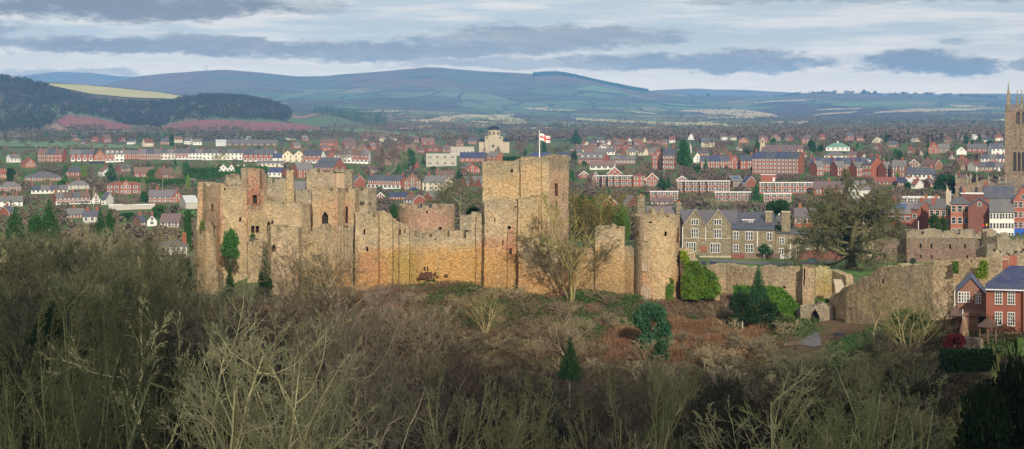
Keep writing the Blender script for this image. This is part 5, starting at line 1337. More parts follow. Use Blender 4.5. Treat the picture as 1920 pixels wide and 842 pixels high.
def house(x0, x1, yb, ye, yr, wall, roof, label, yaw=0, dep=7.5, nx=3, nf=2, key='s', chim=(.5,), hip=False, gable_front=False, door=None, doorx=.5, Y=None, near=False, trim=False,
          cat='house', name='house', group=None, Ymin=360, endwin=0, wallside=None, porch=False, skylights=0, dormers=0, solar_=0, cmat='brick', flat=False, bays=False, face=True):
    """one house: x0..x1 in photo pixels, rows for ground, eaves and ridge"""
    cxp = (x0 + x1) / 2
    if Y is None: X, Y, Z = hit(cxp, yb, Ymin)
    else: X = (cxp - 960) / F * Y; Z = CZ - (yb - 250) / F * Y
    s = Y / F; tot = (x1 - x0) * s; he = (yb - ye) * s; hr = max((yb - yr) * s, he + .3)
    RECTS.append((x0, x1, yr, yb)); th = R(yaw); c, sn = math.cos(th), abs(math.sin(th)); va = -math.atan((cxp - 960) / F) if face else 0
    if gable_front and not flat: pass
    w_ = max(2.2, (tot - dep * sn) / max(c, .2))
    # ridge sits half the depth behind the front: its row is a little low, so correct
    e = empty(name, (0, 0, 0), th + va)
    # front centre: for yaw<0 the right gable shows at the right of the extent
    shift = -dep * math.sin(-th) / 2 if yaw < 0 else dep * math.sin(th) / 2
    e.location = (X + shift, Y, Z); tag(e, label, cat, group)
    hw = w_ / 2; mb = MB(); z0 = -3.0
    wm = wallside and wallside != wall
    if flat:
        mb.box(-hw, hw, 0, dep, z0, he)
        mb.build('wall', M[wall], e)
        r_ = MB(); r_.box(-hw - .15, hw + .15, -.25, dep + .15, he + .003, he + .15); r_.build('roof', [M['trim']], e)
    elif gable_front:
        mb.box(-hw, hw, 0, dep, z0, he, skip='t'); 
        for y, fl in ((0, 0), (dep, 1)):
            q = [(-hw, y, he), (hw, y, he), (0, y, hr)]; uv = [(p[0], p[2]) for p in q]
            mb.face(q[::-1] if fl else q, 0, uv[::-1] if fl else uv)
        mb.build('wall', M[wall], e)
        r_ = MB(); k_ = (hr - he) / hw
        for sg in (-1, 1):
            a = [(sg * (hw + .25), -.25, he - .25 * k_), (0, -.25, hr), (0, dep + .25, hr), (sg * (hw + .25), dep + .25, he - .25 * k_)]
            b = [(p[0], p[1], p[2] + .16) for p in a]
            if sg < 0: a = a[::-1]; b = b[::-1]
            r_.face(b[::-1] if False else b, 0, [(p[1], math.hypot(p[0], p[2])) for p in b]); r_.face(a[::-1])
            for i in range(4): j = (i+1) % 4; r_.face([a[i], a[j], b[j], b[i]])
        ro = r_.build('roof', M[roof], e)
        if trim:
            t_ = MB()
            for sg in (-1, 1):
                t_.face([(sg*(hw+.3), -.3, he-.3*k_-.22), (0, -.3, hr-.22), (0, -.3, hr+.17), (sg*(hw+.3), -.3, he-.3*k_+.17)][::sg])
            t_.build('bargeboard', M['trim'], e)
    elif hip:
        mb.box(-hw, hw, 0, dep, z0, he); mb.build('wall', M[wall], e)
        r_ = MB(); o_ = .35; ri = min(dep / 2, hw * .8)
        A = (-hw-o_, -o_, he); B = (hw+o_, -o_, he); C_ = (hw+o_, dep+o_, he); D = (-hw-o_, dep+o_, he); Ea = (-hw+ri, dep/2, hr); Eb = (hw-ri, dep/2, hr)
        for q in ([A, B, Eb, Ea], [B, C_, Eb], [C_, D, Ea, Eb], [D, A, Ea], [D, C_, B, A]): r_.face(q, 0, [(p[0], p[1] + p[2]) for p in q])
        ro = r_.build('roof', M[roof], e)
    else:
        mb.box(-hw, hw, 0, dep, z0, he, skip='t')
        for x, fl in ((-hw, 1), (hw, 0)):
            q = [(x, 0, he), (x, dep, he), (x, dep/2, hr)]; uv = [(p[1], p[2]) for p in q]
            mb.face(q[::-1] if fl else q, 1 if wm else 0, uv[::-1] if fl else uv)
        if wm:
            for i, f_ in enumerate(mb.f):
                xs_ = [mb.v[k_][0] for k_ in f_]
                if max(xs_) - min(xs_) < .01: mb.m[i] = 1
        mb.build('wall', [M[wall]] + ([M[wallside]] if wm else []), e)
        r_ = MB(); r_.prism_gable(-hw, hw, 0, dep, he, hr); ro = r_.build('roof', M[roof], e)
        if trim:
            t_ = MB(); k_ = (hr - he) / (dep/2)
            for x in (-hw - .2, hw + .2):
                for sg in (-1, 1):
                    ya = dep/2 + sg * (dep/2 + .3); q = [(x, ya, he - .3*k_ - .2), (x, dep/2, hr - .2), (x, dep/2, hr + .2), (x, ya, he - .3*k_ + .2)]; t_.face(q); t_.face(q[::-1])
            t_.build('bargeboard', M['trim'], e)
        if skylights or solar_:
            nn = skylights or 1; kk = (hr - he) / (dep/2)
            for i in range(nn):
                u = -hw + w_ * (i + .7) / (nn + .4) if skylights else 0; hw2 = .35 if skylights else min(1.8, hw * .6)
                y0, y1 = dep * .16, dep * (.28 if skylights else .4); g = MB(); g.face([(u-hw2, y0, he+y0*kk+.22), (u+hw2, y0, he+y0*kk+.22), (u+hw2, y1, he+y1*kk+.22), (u-hw2, y1, he+y1*kk+.22)])
                g.build('skylight' if skylights else 'solar_panel', M['glass' if skylights else 'solar'], ro)
        for i in range(dormers):
            u = -hw + w_ * (i + .5) / dormers; kk = (hr - he) / (dep/2); d = MB(); yy = dep * .12; zb_ = he + yy * kk
            d.box(u - .7, u + .7, yy, dep * .42, zb_, zb_ + 1.1, 1); d.face([(u-.85, yy-.1, zb_+1.1), (u+.85, yy-.1, zb_+1.1), (u, yy-.1, zb_+1.6)], 1)
            for sg in (-1, 1):
                q = [(u+sg*.85, yy-.12, zb_+1.1), (u, yy-.12, zb_+1.65), (u, dep*.5, zb_+1.65), (u+sg*.85, dep*.42, zb_+1.1)]; d.face(q); 
            do = d.build('dormer', [M[roof], M['trim']], ro); add_win(do, 's', u, yy - .02, zb_ + .2, 0, False, .8, .6)
    # openings
    if nf and nx:
        fh = he / nf if nf > 1 else he
        for f_ in range(nf):
            zf = fh * f_ + (fh * .34 if nf > 1 else he * .38); 
            for i in range(nx):
                u = -hw + w_ * (i + .5) / nx
                if door and f_ == 0 and abs((i + .5) / nx - doorx) < .5 / nx + .01: continue
                kx = WM[key][1]; hh = min(1., fh * .52 / (1.8 if key in ('t',) else 1.95 if key == 'georg' else 1.3))
                ww = min(1.15, w_ / nx / ({'s': 1.5, 'm': 2.1, 'w': 2.6, 't': 1.5, 'georg': 1.7, 'panel': 3.1}[key]))
                if bays and f_ == 0:
                    b_ = MB(); b_.box(u - .95*ww*1.2, u + .95*ww*1.2, -.6, 0.02, z0, zf + 1.25 * hh + .25); b_.build('bay', M['trim'] if bays == 2 else M[wall], e)
                    add_win(e, key, u, -.62, zf, 0, near, ww * 1.6, hh * 1.1)
                else: add_win(e, key, u, -.01, zf, 0, near, ww, hh)
    if endwin:
        sg = 1 if yaw < 0 else -1
        for f_ in range(max(nf, 1)):
            fh = he / max(nf, 1)
            for i in range(endwin): add_win(e, 's', sg * (hw + .01), dep * (i + .5) / endwin, fh * f_ + fh * .34, math.pi / 2 * sg, near, 1, min(1, fh * .5 / 1.25))
    if door:
        d = MB(); u = -hw + w_ * doorx; d.box(u - .5, u + .5, -.05, .02, 0, min(2.05, he * .8)); d.build('door', M[door], e)
    if gable_front and hr - he > 1.3: add_win(e, 's', 0, -.01, he + (hr - he) * .12, 0, near, .9, .8)
    for c_ in chim:
        u = -hw + w_ * c_; 
        if gable_front: chimney(e, min(max(u, -hw*.6), hw*.6), dep * .5, he, hr + 1.0, .8, .7, cmat)
        elif flat: chimney(e, u, dep * .5, he, he + 1.0, .7, .6, cmat)
        else: chimney(e, min(max(u, -hw + .5), hw - .5), dep / 2, he, hr + 1.15, .95, .65, cmat)
    return e
ORD = ['leftmost', 'second', 'third', 'fourth', 'fifth', 'sixth', 'seventh', 'eighth', 'ninth', 'tenth']
CN = dict(brick='red brick', white='white', cream='cream', brickor='orange brick', brickdk='dark brick', brickbr='brown brick', greyrender='grey', stonehouse='grey stone')
def terrace(x0, x1, yb, ye, yr, walls, roofs, desc, group, slope=0, yaw=0, dep=7, nx=2, chim=1, **kw):
    """a row of joined houses, one object each"""
    n = len(walls); Xa, Ya, Za = hit((x0 + x1) / 2, yb)
    endside = kw.pop('endside', None)
    ang = R(yaw) - math.atan(((x0 + x1) / 2 - 960) / F); a0 = R(yaw); s = Ya / F; tot = (x1 - x0) * s
    L_ = (tot - dep * abs(math.sin(a0))) / math.cos(a0); uw = L_ / n
    shift = -dep * math.sin(-a0) / 2 if yaw < 0 else dep * math.sin(a0) / 2
    for i in range(n):
        u = -L_ / 2 + uw * (i + .5); x = Xa + shift + u * math.cos(ang); y = Ya + u * math.sin(ang)
        px = 960 + x / y * F; wpx = uw * .998 / y * F
        o = ORD[i] if i < n - 1 or n == 1 else 'rightmost'
        if n == 1: o = 'single'
        ro = roofs[i % len(roofs)]
        dy = slope * (i + .5 - n / 2) / n
        k2 = dict(kw)
        e = \
            house_world(x, y, Za - dy * s, uw - .02, (yb - ye) * s, (yb - yr) * s, ang, walls[i], ro, '%s %s house of %s' % (o, CN.get(walls[i], ''), desc), dep, nx,
                        ((.08,) if i % 2 == 0 else ()) + ((.92,) if i == n - 1 else ()) if chim else (), group, (endside if i in (0, n - 1) else None), k2)
def house_world(x, y, z, w_, he, hr, ang, wall, roof, label, dep, nx, chim, group, wallside, kw):
    # reuse house() with numbers that reproduce the wanted sizes
    s = y / F; px = 960 + x / y * F; yb = 250 + (CZ - z) / s
    e = house(px - w_ / s / 2, px + w_ / s / 2, yb, yb - he / s, yb - hr / s, wall, roof, label, 0, dep, nx, Y=y, chim=chim, group=group, wallside=wallside, **kw)
    e.rotation_euler = (0, 0, ang); return e

# ---- ridge street on the left skyline of the town
terrace(71, 124, 304, 289, 280, ['brickbr', 'brickbr', 'brick'], ['tileb', 'slate'], 'the short row far left on the ridge street', 'ridge street far left row', yaw=-28, nf=2)
terrace(132, 177, 302, 289, 281, ['brick', 'brick'], ['slateg', 'slate'], 'the pair left of the ridge street front gable', 'ridge street pair', yaw=-6, bays=2)
house(177, 198, 304, 292, 281, 'brickor', 'slateg', 'red house with its plain gable to the front, above a black garage', gable_front=True, nx=2, chim=(.5,), dep=9)
house(168, 196, 307, 302, 301, 'dark', 'flatroof', 'low black garage under the red front-gabled house', flat=True, nx=0, nf=0, chim=(), dep=6, name='garage', cat='garage')
terrace(198, 232, 304, 289, 281, ['brick', 'white'], ['slateg'], 'the dormered pair beside the red front gable', 'dormered pair', dormers=2, bays=2)
terrace(232, 262, 299, 288, 282, ['brick', 'brick'], ['slatep'], 'the low pair with brick porch right of the dormered pair', 'ridge street low pair')
terrace(262, 302, 300, 288, 280, ['brick', 'brickbr', 'brickbr'], ['slatep', 'slate'], 'the brownish trio on the ridge street', 'ridge street brownish trio')
terrace(302, 379, 299, 287, 280, ['cream', 'greyrender', 'brick', 'brick', 'white', 'white'], ['slate', 'slatep'], 'the six-house row in the middle of the ridge street', 'ridge street six-house row', bays=2)
terrace(380, 457, 300, 287, 280, ['white', 'white', 'cream', 'white', 'white'], ['slate', 'slateg'], 'the white row behind the bare tree on the ridge street', 'ridge street white row', yaw=-10, endside='cream')
terrace(456, 520, 303, 289, 280, ['brick', 'brick', 'brick'], ['slate', 'slatep'], 'the ridge street row ending in a white gable', 'ridge street red row', yaw=-22, bays=2, endside='white')
house(512, 531, 304, 296, 288, 'white', 'slateblue', 'low white annex with a blue roof on the ridge street', nx=1, nf=1, chim=(), yaw=0)
house(529, 550, 305, 291, 282, 'cream', 'slate', 'cream house with a steep front gable, left of its twin', gable_front=True, nx=2, key='t', chim=(.2,))
house(550, 571, 305, 291, 282, 'cream', 'slate', 'cream house with a steep front gable, right of its twin', gable_front=True, nx=2, key='t', chim=(.8,))
terrace(568, 610, 306, 291, 281, ['brick', 'brick'], ['slate'], 'the bayed pair right of the cream gables', 'ridge street red pair', yaw=-26, bays=2, endside='white')
house(608, 627, 298, 290, 282, 'brickor', 'tileb', 'small orange gabled house above the large red barn-roofed building', yaw=-40, nx=1)
terrace(627, 695, 306, 290, 282, ['white', 'white', 'brick', 'brick'], ['tileb', 'slatep'], 'the mixed row at the right end of the ridge street', 'ridge street mixed row', yaw=-14, bays=2, endside='white')
house(483, 532, 313, 306, 302, 'cream', 'slateg', 'long beige bungalow below the cream gables', nx=6, nf=1, chim=(), key='m')
for i, (a, b) in enumerate(((410, 427), (428, 440), (440, 452), (452, 464))):
    house(a, b, 324, 317, 309, 'white', 'slateblue', '%s black-and-white gabled cottage in the row above the castle' % (ORD[i] if i < 3 else 'rightmost'), gable_front=True, nx=2, nf=1, chim=(.5,) if i % 2 else (), dep=9, trim=True, group='black-and-white cottages')
house(502, 537, 332, 323, 315, 'white', 'slateblue', 'white house with a navy roof and red annex behind the castle turret', yaw=-25, nx=3, nf=1, wallside='brick')
house(547, 588, 334, 318, 305, 'brick', 'slateg', 'plain red house with a grey roof behind the free-standing castle chimney', yaw=24, nx=3, dep=9)
house(590, 649, 328, 313, 296, 'brick', 'slate', 'big red building with five skylights in its navy roof behind the castle', yaw=-36, dep=14, nx=5, key='t', chim=(), skylights=5, endwin=2)
house(661, 684, 352, 340, 329, 'brick', 'slate', 'small bright red house with white bargeboards just right of the fluted chimney', yaw=-52, nx=1, key='t', trim=True)
terrace(689, 763, 354, 338, 329, ['brick', 'brick', 'brick', 'brick'], ['slate'], 'the red row with white bays behind the hall turret', 'red row behind the hall turret', yaw=-30, bays=2)
house(705, 722, 372, 369, 361, 'brick', 'tileb', 'little gabled bungalow right of the hall turret', gable_front=True, nx=1, nf=1, chim=(), trim=True)
house(729, 764, 374, 369, 362, 'brick', 'slateblue', 'bungalow with a bright navy roof behind the curtain wall', nx=3, nf=1, chim=())
house(757, 796, 383, 374, 366, 'brick', 'tileb', 'brown-roofed bungalow with a red gable end above the round pinkish tower', yaw=-38, nx=3, nf=1, chim=(.2,), trim=True)
house(793, 826, 377, 370, 359, 'brick', 'slateg', 'house with white bargeboards behind the round pinkish tower', yaw=35, nx=2, nf=1, chim=(), trim=True)
house(792, 849, 357, 342, 330, 'cream', 'slateg', 'large cream house with grey roof behind the round pinkish tower', yaw=-30, nx=4, door='darkblue', doorx=.12, chim=(.1,), dep=9)
house(817, 852, 336, 328, 320, 'brickbr', 'tileb', 'brown house peeping over the cream house roof', nx=3, nf=1, chim=(.1,))
for i, (a, b) in enumerate(((866, 881), (883, 894), (895, 906))):
    house(a, b, 350, 343, 331, 'brick', 'slateg', '%s of three narrow red gables left of the keep' % (ORD[i] if i < 2 else 'rightmost'), yaw=30, nx=1, nf=2, chim=(), trim=True, dep=6, group='narrow red gables left of the keep')
house(799, 856, 312, 289, 287, 'concrete', 'flatroof', 'long flat-roofed grey school block with big windows', flat=True, nx=4, nf=2, key='w', chim=(), dep=14, name='school', cat='school')
house(845, 889, 292, 276, 275, 'concrete', 'flatroof', 'upper grey school block with a strip of small windows', flat=True, nx=6, nf=1, key='m', chim=(), dep=14, name='school', cat='school')
house(862, 912, 304, 296, 286, 'brick', 'slateblue', 'long red building with a navy roof left of the keep top', nx=5, nf=1, chim=(), dep=12, yaw=-4)
house(912, 946, 306, 293, 284, 'brickor', 'slateg', 'orange gable end beside the dark hedge over the keep', yaw=-40, nx=2, chim=(.5,), dep=9)
house(962, 985, 307, 302, 294, 'brick', 'tiler', 'red roof corner just above the left part of the keep', nx=1, nf=1, chim=(), yaw=20)
house(990, 1040, 300, 293, 286, 'brickbr', 'slateblue', 'wide navy roof directly behind the flagpole', nx=4, nf=1, chim=(), hip=True)
house(1040, 1072, 300, 293, 286, 'brickbr', 'slateblue', 'navy hipped roof behind the right corner of the keep', nx=4, nf=1, chim=(), hip=True)
# ---- lower left
house(48, 114, 340, 333, 322, 'brickbr', 'slatep', 'wide brick bungalow with a hipped purple roof on the left', hip=True, nx=6, nf=1, chim=(), dep=16, key='m')
house(0, 39, 360, 350, 341, 'brick', 'slateg', 'brick house with hipped grey roof cut by the left picture edge', hip=True, nx=4, key='m', chim=())
terrace(60, 126, 363, 356, 348, ['white', 'white', 'cream', 'cream'], ['slate', 'slateg'], 'the low whitish row below the purple bungalow', 'low whitish row', nf=1, bays=0)
house(127, 167, 355, 347, 339, 'greyrender', 'slateg', 'grey rendered house with a hipped grey roof', hip=True, nx=3, nf=2, chim=(.5,))
terrace(100, 168, 383, 370, 361, ['brick', 'brick', 'brick', 'brick'], ['slateg', 'tileb'], 'the white-bayed row in the lower left town', 'red row lower left', yaw=14, bays=2)
house(0, 18, 389, 378, 369, 'white', 'slateg', 'white house cut by the left picture edge', nx=1)
house(18, 42, 387, 378, 368, 'white', 'slateg', 'white house with grey roof near the left edge, right of the cut one', nx=2)
house(0, 28, 404, 396, 387, 'brick', 'slate', 'red house with a white-edged gable at the left edge', yaw=30, nx=2, trim=True)
house(173, 187, 382, 374, 362, 'white', 'slate', 'narrow white house with steep gable among the evergreens', gable_front=True, nx=1, trim=True, chim=())
house(190, 213, 384, 374, 362, 'white', 'slate', 'white gabled house with black woodwork among the evergreens', yaw=-30, nx=1, trim=True, chim=())
house(201, 271, 364, 347, 341, 'brick', 'tiler', 'long red brick flats with a red tiled roof', hip=True, nx=6, key='m', chim=(), dep=10, cat='flats', name='flats')
house(226, 246, 364.6, 347, 337, 'brick', 'tiler', 'projecting gabled bay in the middle of the red flats', gable_front=True, nx=2, key='m', chim=(), dep=4, cat='flats', name='flats')
house(290, 330, 339, 327, 315, 'brickbr', 'tileb', 'brown brick house with steep gable set in dark hedges', yaw=28, nx=2, key='m', chim=(.4,), dep=10)
house(280, 329, 380, 369, 357, 'brick', 'slatep', 'red house with a wide purple roof and white windows', nx=5, key='m', chim=(.3,), dep=9)
house(322, 344, 380, 370, 358, 'brick', 'slatep', 'red gabled wing at the right end of the wide purple roof', gable_front=True, nx=2, chim=(.5,))
house(336, 372, 392, 380, 368, 'greyrender', 'metalroof', 'pale metal-roofed shed left of the far left tower', nx=0, nf=0, chim=(), yaw=12, dep=14, name='shed', cat='shed')
house(118, 160, 410, 402, 392, 'brickbr', 'slateg', 'grey roof low in the trees on the left, with a red gable', nx=3, nf=1, chim=(.5,), yaw=10)
house(156, 190, 418, 406, 396, 'greyrender', 'slate', 'dark-roofed house with two tall red chimneys among the trees', nx=3, nf=1, chim=(.25, .75), yaw=0)
house(248, 276, 424, 416, 405, 'brickbr', 'slate', 'dark roof behind the bare wood, left of a white gable', nx=2, nf=1, chim=(.5,), yaw=25)
house(276, 294, 424, 414, 404, 'white', 'slate', 'small white gabled house behind the bare wood', gable_front=True, nx=1, nf=1, chim=(.5,))
house(300, 344, 428, 417, 402, 'stonehouse', 'tilep', 'stone chapel with a purple-brown roof left of the far left tower', nx=3, nf=1, chim=(), yaw=-10, dep=9, name='chapel', cat='chapel')
house(300, 350, 486, 462, 451, 'greyrender', 'slateg', 'white house with many windows glimpsed through bare trees by the far left tower', nx=5, nf=2, chim=(.9,), Y=345, dep=7, hip=True)
house(205, 290, 393, 385, 384, 'greyrender', 'flatroof', 'long low grey flat-roofed building below the red flats', flat=True, nx=0, nf=0, chim=(), dep=10, name='shed', cat='shed')
# ---- farm and estate roofs at the back, left of centre
house(405, 440, 274, 267, 262, 'metalroof', 'metalroof', 'pale blue farm shed at the left of the farmyard', nx=0, nf=0, chim=(), dep=20, name='barn', cat='barn')
house(425, 520, 274, 269, 262, 'brown', 'slatep', 'long purple-roofed farm building on the ridge', nx=8, nf=1, key='w', chim=(), dep=22, name='barn', cat='barn')
house(440, 470, 264, 262, 256, 'brown', 'metalroof', 'farm shed with a pale peaked roof behind the long one', nx=0, nf=0, chim=(), dep=20, name='barn', cat='barn')
house(345, 361, 271, 264, 258, 'white', 'slateg', 'white farmhouse standing alone above the ridge street', nx=3, nf=1, yaw=-20)
house(362, 378, 272, 266, 261, 'white', 'slateg', 'white cottage right of the lone white farmhouse', nx=2, nf=1)
rf = random.Random(5)
for i, (a, b, y) in enumerate([(597, 622, 283), (622, 640, 286), (641, 668, 280), (668, 690, 284), (690, 716, 281), (600, 634, 274), (640, 672, 272), (757, 786, 284), (784, 802, 287), (801, 829, 284), (829, 852, 286), (742, 760, 279), (852, 870, 275), (790, 815, 272)]):
    house(a, b, y, y - 6, y - 13, rf.choice(['brick', 'brickbr', 'brickor']), rf.choice(['tileb', 'tilep', 'tileb']), 'brown-roofed estate house on the rise between the ridge street and the domed church', hip=i % 3 == 0, yaw=rf.choice([-25, 0, 20]), nx=2, nf=1, chim=(rf.choice([.3, .6]),), group='brown-roofed estate houses')
# ---- right of the keep
house(1084, 1143, 308, 298, 287, 'brick', 'slateg', 'long red building with four white dormers right of the keep', yaw=-24, nx=7, nf=1, chim=(), dormers=4, dep=11)
house(1106, 1155, 318, 311, 302, 'white', 'tilep', 'white-fronted bungalow with a dark purple roof', nx=4, nf=1, key='w', chim=(), dep=9, yaw=-8)
house(1144, 1191, 309, 299, 293, 'brickdk', 'slateg', 'low red flats with white window bands right of the dormered building', nx=7, nf=1, key='m', chim=(), solar_=1)
house(1101, 1123, 341, 334, 322, 'brick', 'tileb', 'gabled red house with white edges, left end of the panelled terrace', yaw=20, nx=2, nf=1, chim=(), trim=True, gable_front=True)
house(1139, 1166, 331, 325, 314, 'brick', 'tileb', 'wide red front gable above the panelled terrace', gable_front=True, nx=2, nf=1, chim=(), trim=True)
house(1086, 1104, 334, 328, 321, 'brick', 'tileb', 'small red gable touching the right side of the keep', gable_front=True, nx=1, nf=1, chim=(), trim=True)
def flat_terrace(x0, x1, yb, yt, n, desc, group, last_plain=False):
    for i in range(n):
        a = x0 + (x1 - x0) * i / n; b = x0 + (x1 - x0) * (i + 1) / n - .12
        o = ORD[i] if i < n - 1 else 'rightmost'
        e = house(a, b, yb, yt, yt, 'brick', 'flatroof', '%s flat-roofed unit of %s' % (o, desc), flat=True, nx=1, nf=2, key='panel', chim=(), dep=8, group=group)
flat_terrace(1117, 1187, 350, 330, 6, 'the white-panelled terrace nearest the keep', 'white-panelled terrace nearest the keep')
house(1187, 1211, 350, 330, 327, 'brick', 'tiler', 'plain red brick block with no panels right of the panelled terrace', hip=True, nx=2, nf=2, chim=())
house(1210, 1236, 350, 337, 325, 'brick', 'slatep', 'red house with its white-edged gable to the front, right end of the panelled terrace', gable_front=True, nx=2, key='m', chim=(), trim=True)
flat_terrace(1270, 1369, 361, 340, 7, 'the long white-panelled terrace behind the round tower', 'long white-panelled terrace')
flat_terrace(1219, 1272, 378, 360, 4, 'the short panelled terrace just above the round tower', 'short panelled terrace')
flat_terrace(1340, 1409, 379, 361, 5, 'the panelled terrace above the grey gabled house', 'panelled terrace above the gabled house')
flat_terrace(1424, 1524, 363, 343, 7, 'the panelled terrace left of the big lawn tree', 'panelled terrace left of the lawn tree')
flat_terrace(1432, 1484, 381, 364, 4, 'the lower panelled terrace behind the yew', 'lower panelled terrace behind the yew')
house(1268, 1290, 341, 338, 330, 'brick', 'slatep', 'dark-roofed front gable over the left end of the long panelled terrace', gable_front=True, nx=1, nf=1, chim=(), trim=True)
house(1221, 1262, 385, 378, 371, 'brickbr', 'tilep', 'brown-roofed garages in front of the short panelled terrace', nx=4, nf=1, chim=())
house(1170, 1197, 388, 378, 367, 'brickdk', 'slateg', 'dark house with a blue skylight roof left of the round tower top', yaw=-30, nx=2, chim=(), skylights=1, key='m')
house(1127, 1158, 386, 382, 368, 'brick', 'tilep', 'low red gable with white edges above the yellow tree', gable_front=True, nx=1, nf=1, chim=(), trim=True)
house(1222, 1246, 318, 291, 279, 'brick', 'slatep', 'large dark red Victorian house with front gable, left of its pair', gable_front=True, nx=2, nf=3, key='t', chim=(.5,))
house(1243, 1268, 318, 291, 278, 'brickdk', 'slate', 'tall dark red Victorian house against the giant evergreen', yaw=-8, nx=3, nf=3, key='s', chim=(.2, .8))
house(1427, 1455, 341, 328, 327, 'brick', 'flatroof', 'low flat-roofed red garage block with a white door', flat=True, nx=0, nf=0, chim=(), door='frame', doorx=.85, name='garage', cat='garage')
house(1359, 1394, 351, 340, 330, 'brickbr', 'slateg', 'semi-detached house with a white-edged gable and solar roof, left one', yaw=30, nx=2, key='m', chim=(), trim=True, solar_=1)
house(1391, 1417, 352, 341, 331, 'brick', 'slateblue', 'semi-detached house with white-edged gable, right one', yaw=-34, nx=2, key='m', chim=(), trim=True)
terrace(1312, 1368, 316, 302, 292, ['brick', 'brick', 'brickor'], ['slate', 'slateblue'], 'the Victorian trio right of the giant evergreen', 'Victorian trio', yaw=4)
house(1366, 1388, 317, 302, 289, 'brick', 'slatep', 'red Victorian gabled house left of the tall four-storey row', gable_front=True, nx=2, chim=(.2,), key='t')
house(1388, 1411, 317, 301, 291, 'brick', 'slate', 'red Victorian house joined to the tall row, navy roof', nx=2, chim=(.9,))
terrace(1411, 1507, 326, 297, 285, ['brick', 'brick', 'brick', 'brick'], ['slateblue', 'slate'], 'the tall four-storey red row', 'tall four-storey row', yaw=-20, nx=3, nf=4, dep=9)
house(1300, 1316, 305, 297, 286, 'white', 'slateg', 'small white front gable right of the giant evergreen', gable_front=True, nx=1, chim=(.5,))
# row with three front wings
terrace(1520, 1650, 322, 307, 296, ['brick'] * 7, ['slateblue', 'slate'], 'the long navy-roofed row behind three red wings', 'long navy-roofed row', nx=2, nf=2, skylights=1)
for i, (a, b, y) in enumerate(((1518, 1546, 330), (1556, 1586, 331), (1592, 1622, 332))):
    house(a, b, y, y - 18, y - 28, 'brick', 'slateg', '%s red gabled wing in front of the long navy-roofed row' % ('left', 'middle', 'right')[i], yaw=32, nx=2, dep=7, chim=(.1,), group='red gabled wings')
house(1618, 1656, 332, 308, 294, 'brick', 'slate', 'tall red gable end with dormer at the right end of the navy-roofed row', yaw=-36, nx=2, nf=2, dep=10, chim=(.3, .9), dormers=1)
house(1646, 1675, 333, 317, 304, 'brick', 'slateg', 'red gabled house with grey lean-to roof, below the pale gable', yaw=34, nx=2, chim=(.3,))
house(1672, 1702, 334, 312, 301, 'brickbr', 'slateg', 'brown brick house with a grey roof and chimney beside the yellow bush', yaw=-10, nx=2, chim=(.7,), key='t')
house(1430, 1494, 290, 283, 272, 'stonehouse', 'tilep', 'long brown church roof behind the tall four-storey row', nx=5, nf=1, chim=(), dep=12, name='church', cat='church')
house(1496, 1512, 288, 280, 273, 'white', 'tilep', 'pale house beside the brown church roof', nx=2, nf=1, chim=(.5,))
house(1549, 1593, 283, 276, 268, 'white', 'greenroof', 'white house with a green hipped roof and white chimney', hip=True, nx=5, nf=1, chim=(.5,), cmat='frame', dep=12)
house(1545, 1588, 299, 292, 283, 'cream', 'slateg', 'house with a broad grey pyramid roof below the green-roofed one', hip=True, nx=4, nf=1, chim=(), dep=14)
house(1532, 1552, 262, 257, 252, 'brickor', 'tiler', 'distant orange farmhouse on the right', nx=3, nf=1, chim=())
house(1604, 1625, 264, 259, 254, 'brickor', 'tileb', 'distant orange house with hedge, right of the green roof', nx=3, nf=1, chim=(), yaw=10)
house(1680, 1700, 255, 250, 243, 'cream', 'tileb', 'distant cream cottage on the rise left of the church tower', yaw=-25, nx=2, nf=1)
house(1697, 1752, 336, 327, 315, 'white', 'slate', 'long white bungalow with a navy roof at the right', nx=7, nf=1, chim=(.9,), yaw=0, skylights=2)
house(1703, 1724, 318, 309, 299, 'brickbr', 'tileb', 'brown gable with white edges behind the long white bungalow, left one', gable_front=True, nx=2, nf=1, trim=True, chim=())
house(1728, 1766, 318, 310, 300, 'brickbr', 'tileb', 'brown house with white-edged gable behind the long white bungalow, right one', yaw=-30, nx=2, nf=1, trim=True, chim=(.2,))
house(1741, 1761, 288, 277, 265, 'brick', 'tileb', 'red gabled house with dark timbers among bare trees', gable_front=True, nx=2, chim=(.2,), key='t')
house(1759, 1780, 287, 278, 270, 'stonehouse', 'slateg', 'grey stone house beside the red timbered gable', nx=2, chim=(.8,))
house(1793, 1812, 290, 283, 275, 'white', 'slateg', 'plain white gable on the right of the town', gable_front=True, nx=0, nf=0, chim=())
house(1814, 1850, 286, 278, 270, 'brick', 'slateg', 'red house with grey roof and two chimneys right of the plain white gable', nx=4, nf=1, chim=(.1, .9))
house(1852, 1884, 293, 279, 269, 'white', 'slate', 'big white house with navy roof left of the church tower', yaw=22, nx=3, chim=(.5,), skylights=1)
house(1786, 1820, 319, 309, 297, 'brickbr', 'tiler', 'red-roofed house with white gable, left of two', yaw=32, nx=2, trim=True, chim=(.4, .6))
house(1815, 1842, 321, 311, 302, 'white', 'tiler', 'red-roofed house with white gable, right of two', yaw=36, nx=2, trim=True, chim=())
house(1640, 1682, 347, 341, 333, 'brickbr', 'tiler', 'low red-tiled roof right of the big lawn tree', nx=3, nf=1, chim=(), dep=10)
for i, (a, b, y, rf_) in enumerate(((1682, 1697, 350, 'slateblue'), (1697, 1713, 352, 'metalroof'), (1710, 1730, 354, 'tiler'), (1732, 1752, 352, 'tilep'))):
    house(a, b, y, y - 8, y - 17, ('brickbr', 'white', 'white', 'brick')[i], rf_, ('navy-roofed gabled cottage', 'cottage with a pale metal roof', 'white cottage with a red roof', 'small brick house with white-edged gable')[i] + ' in the lane below the long white bungalow', yaw=(0, 20, -25, 25)[i], nx=1, nf=1, chim=(.5,), trim=True)
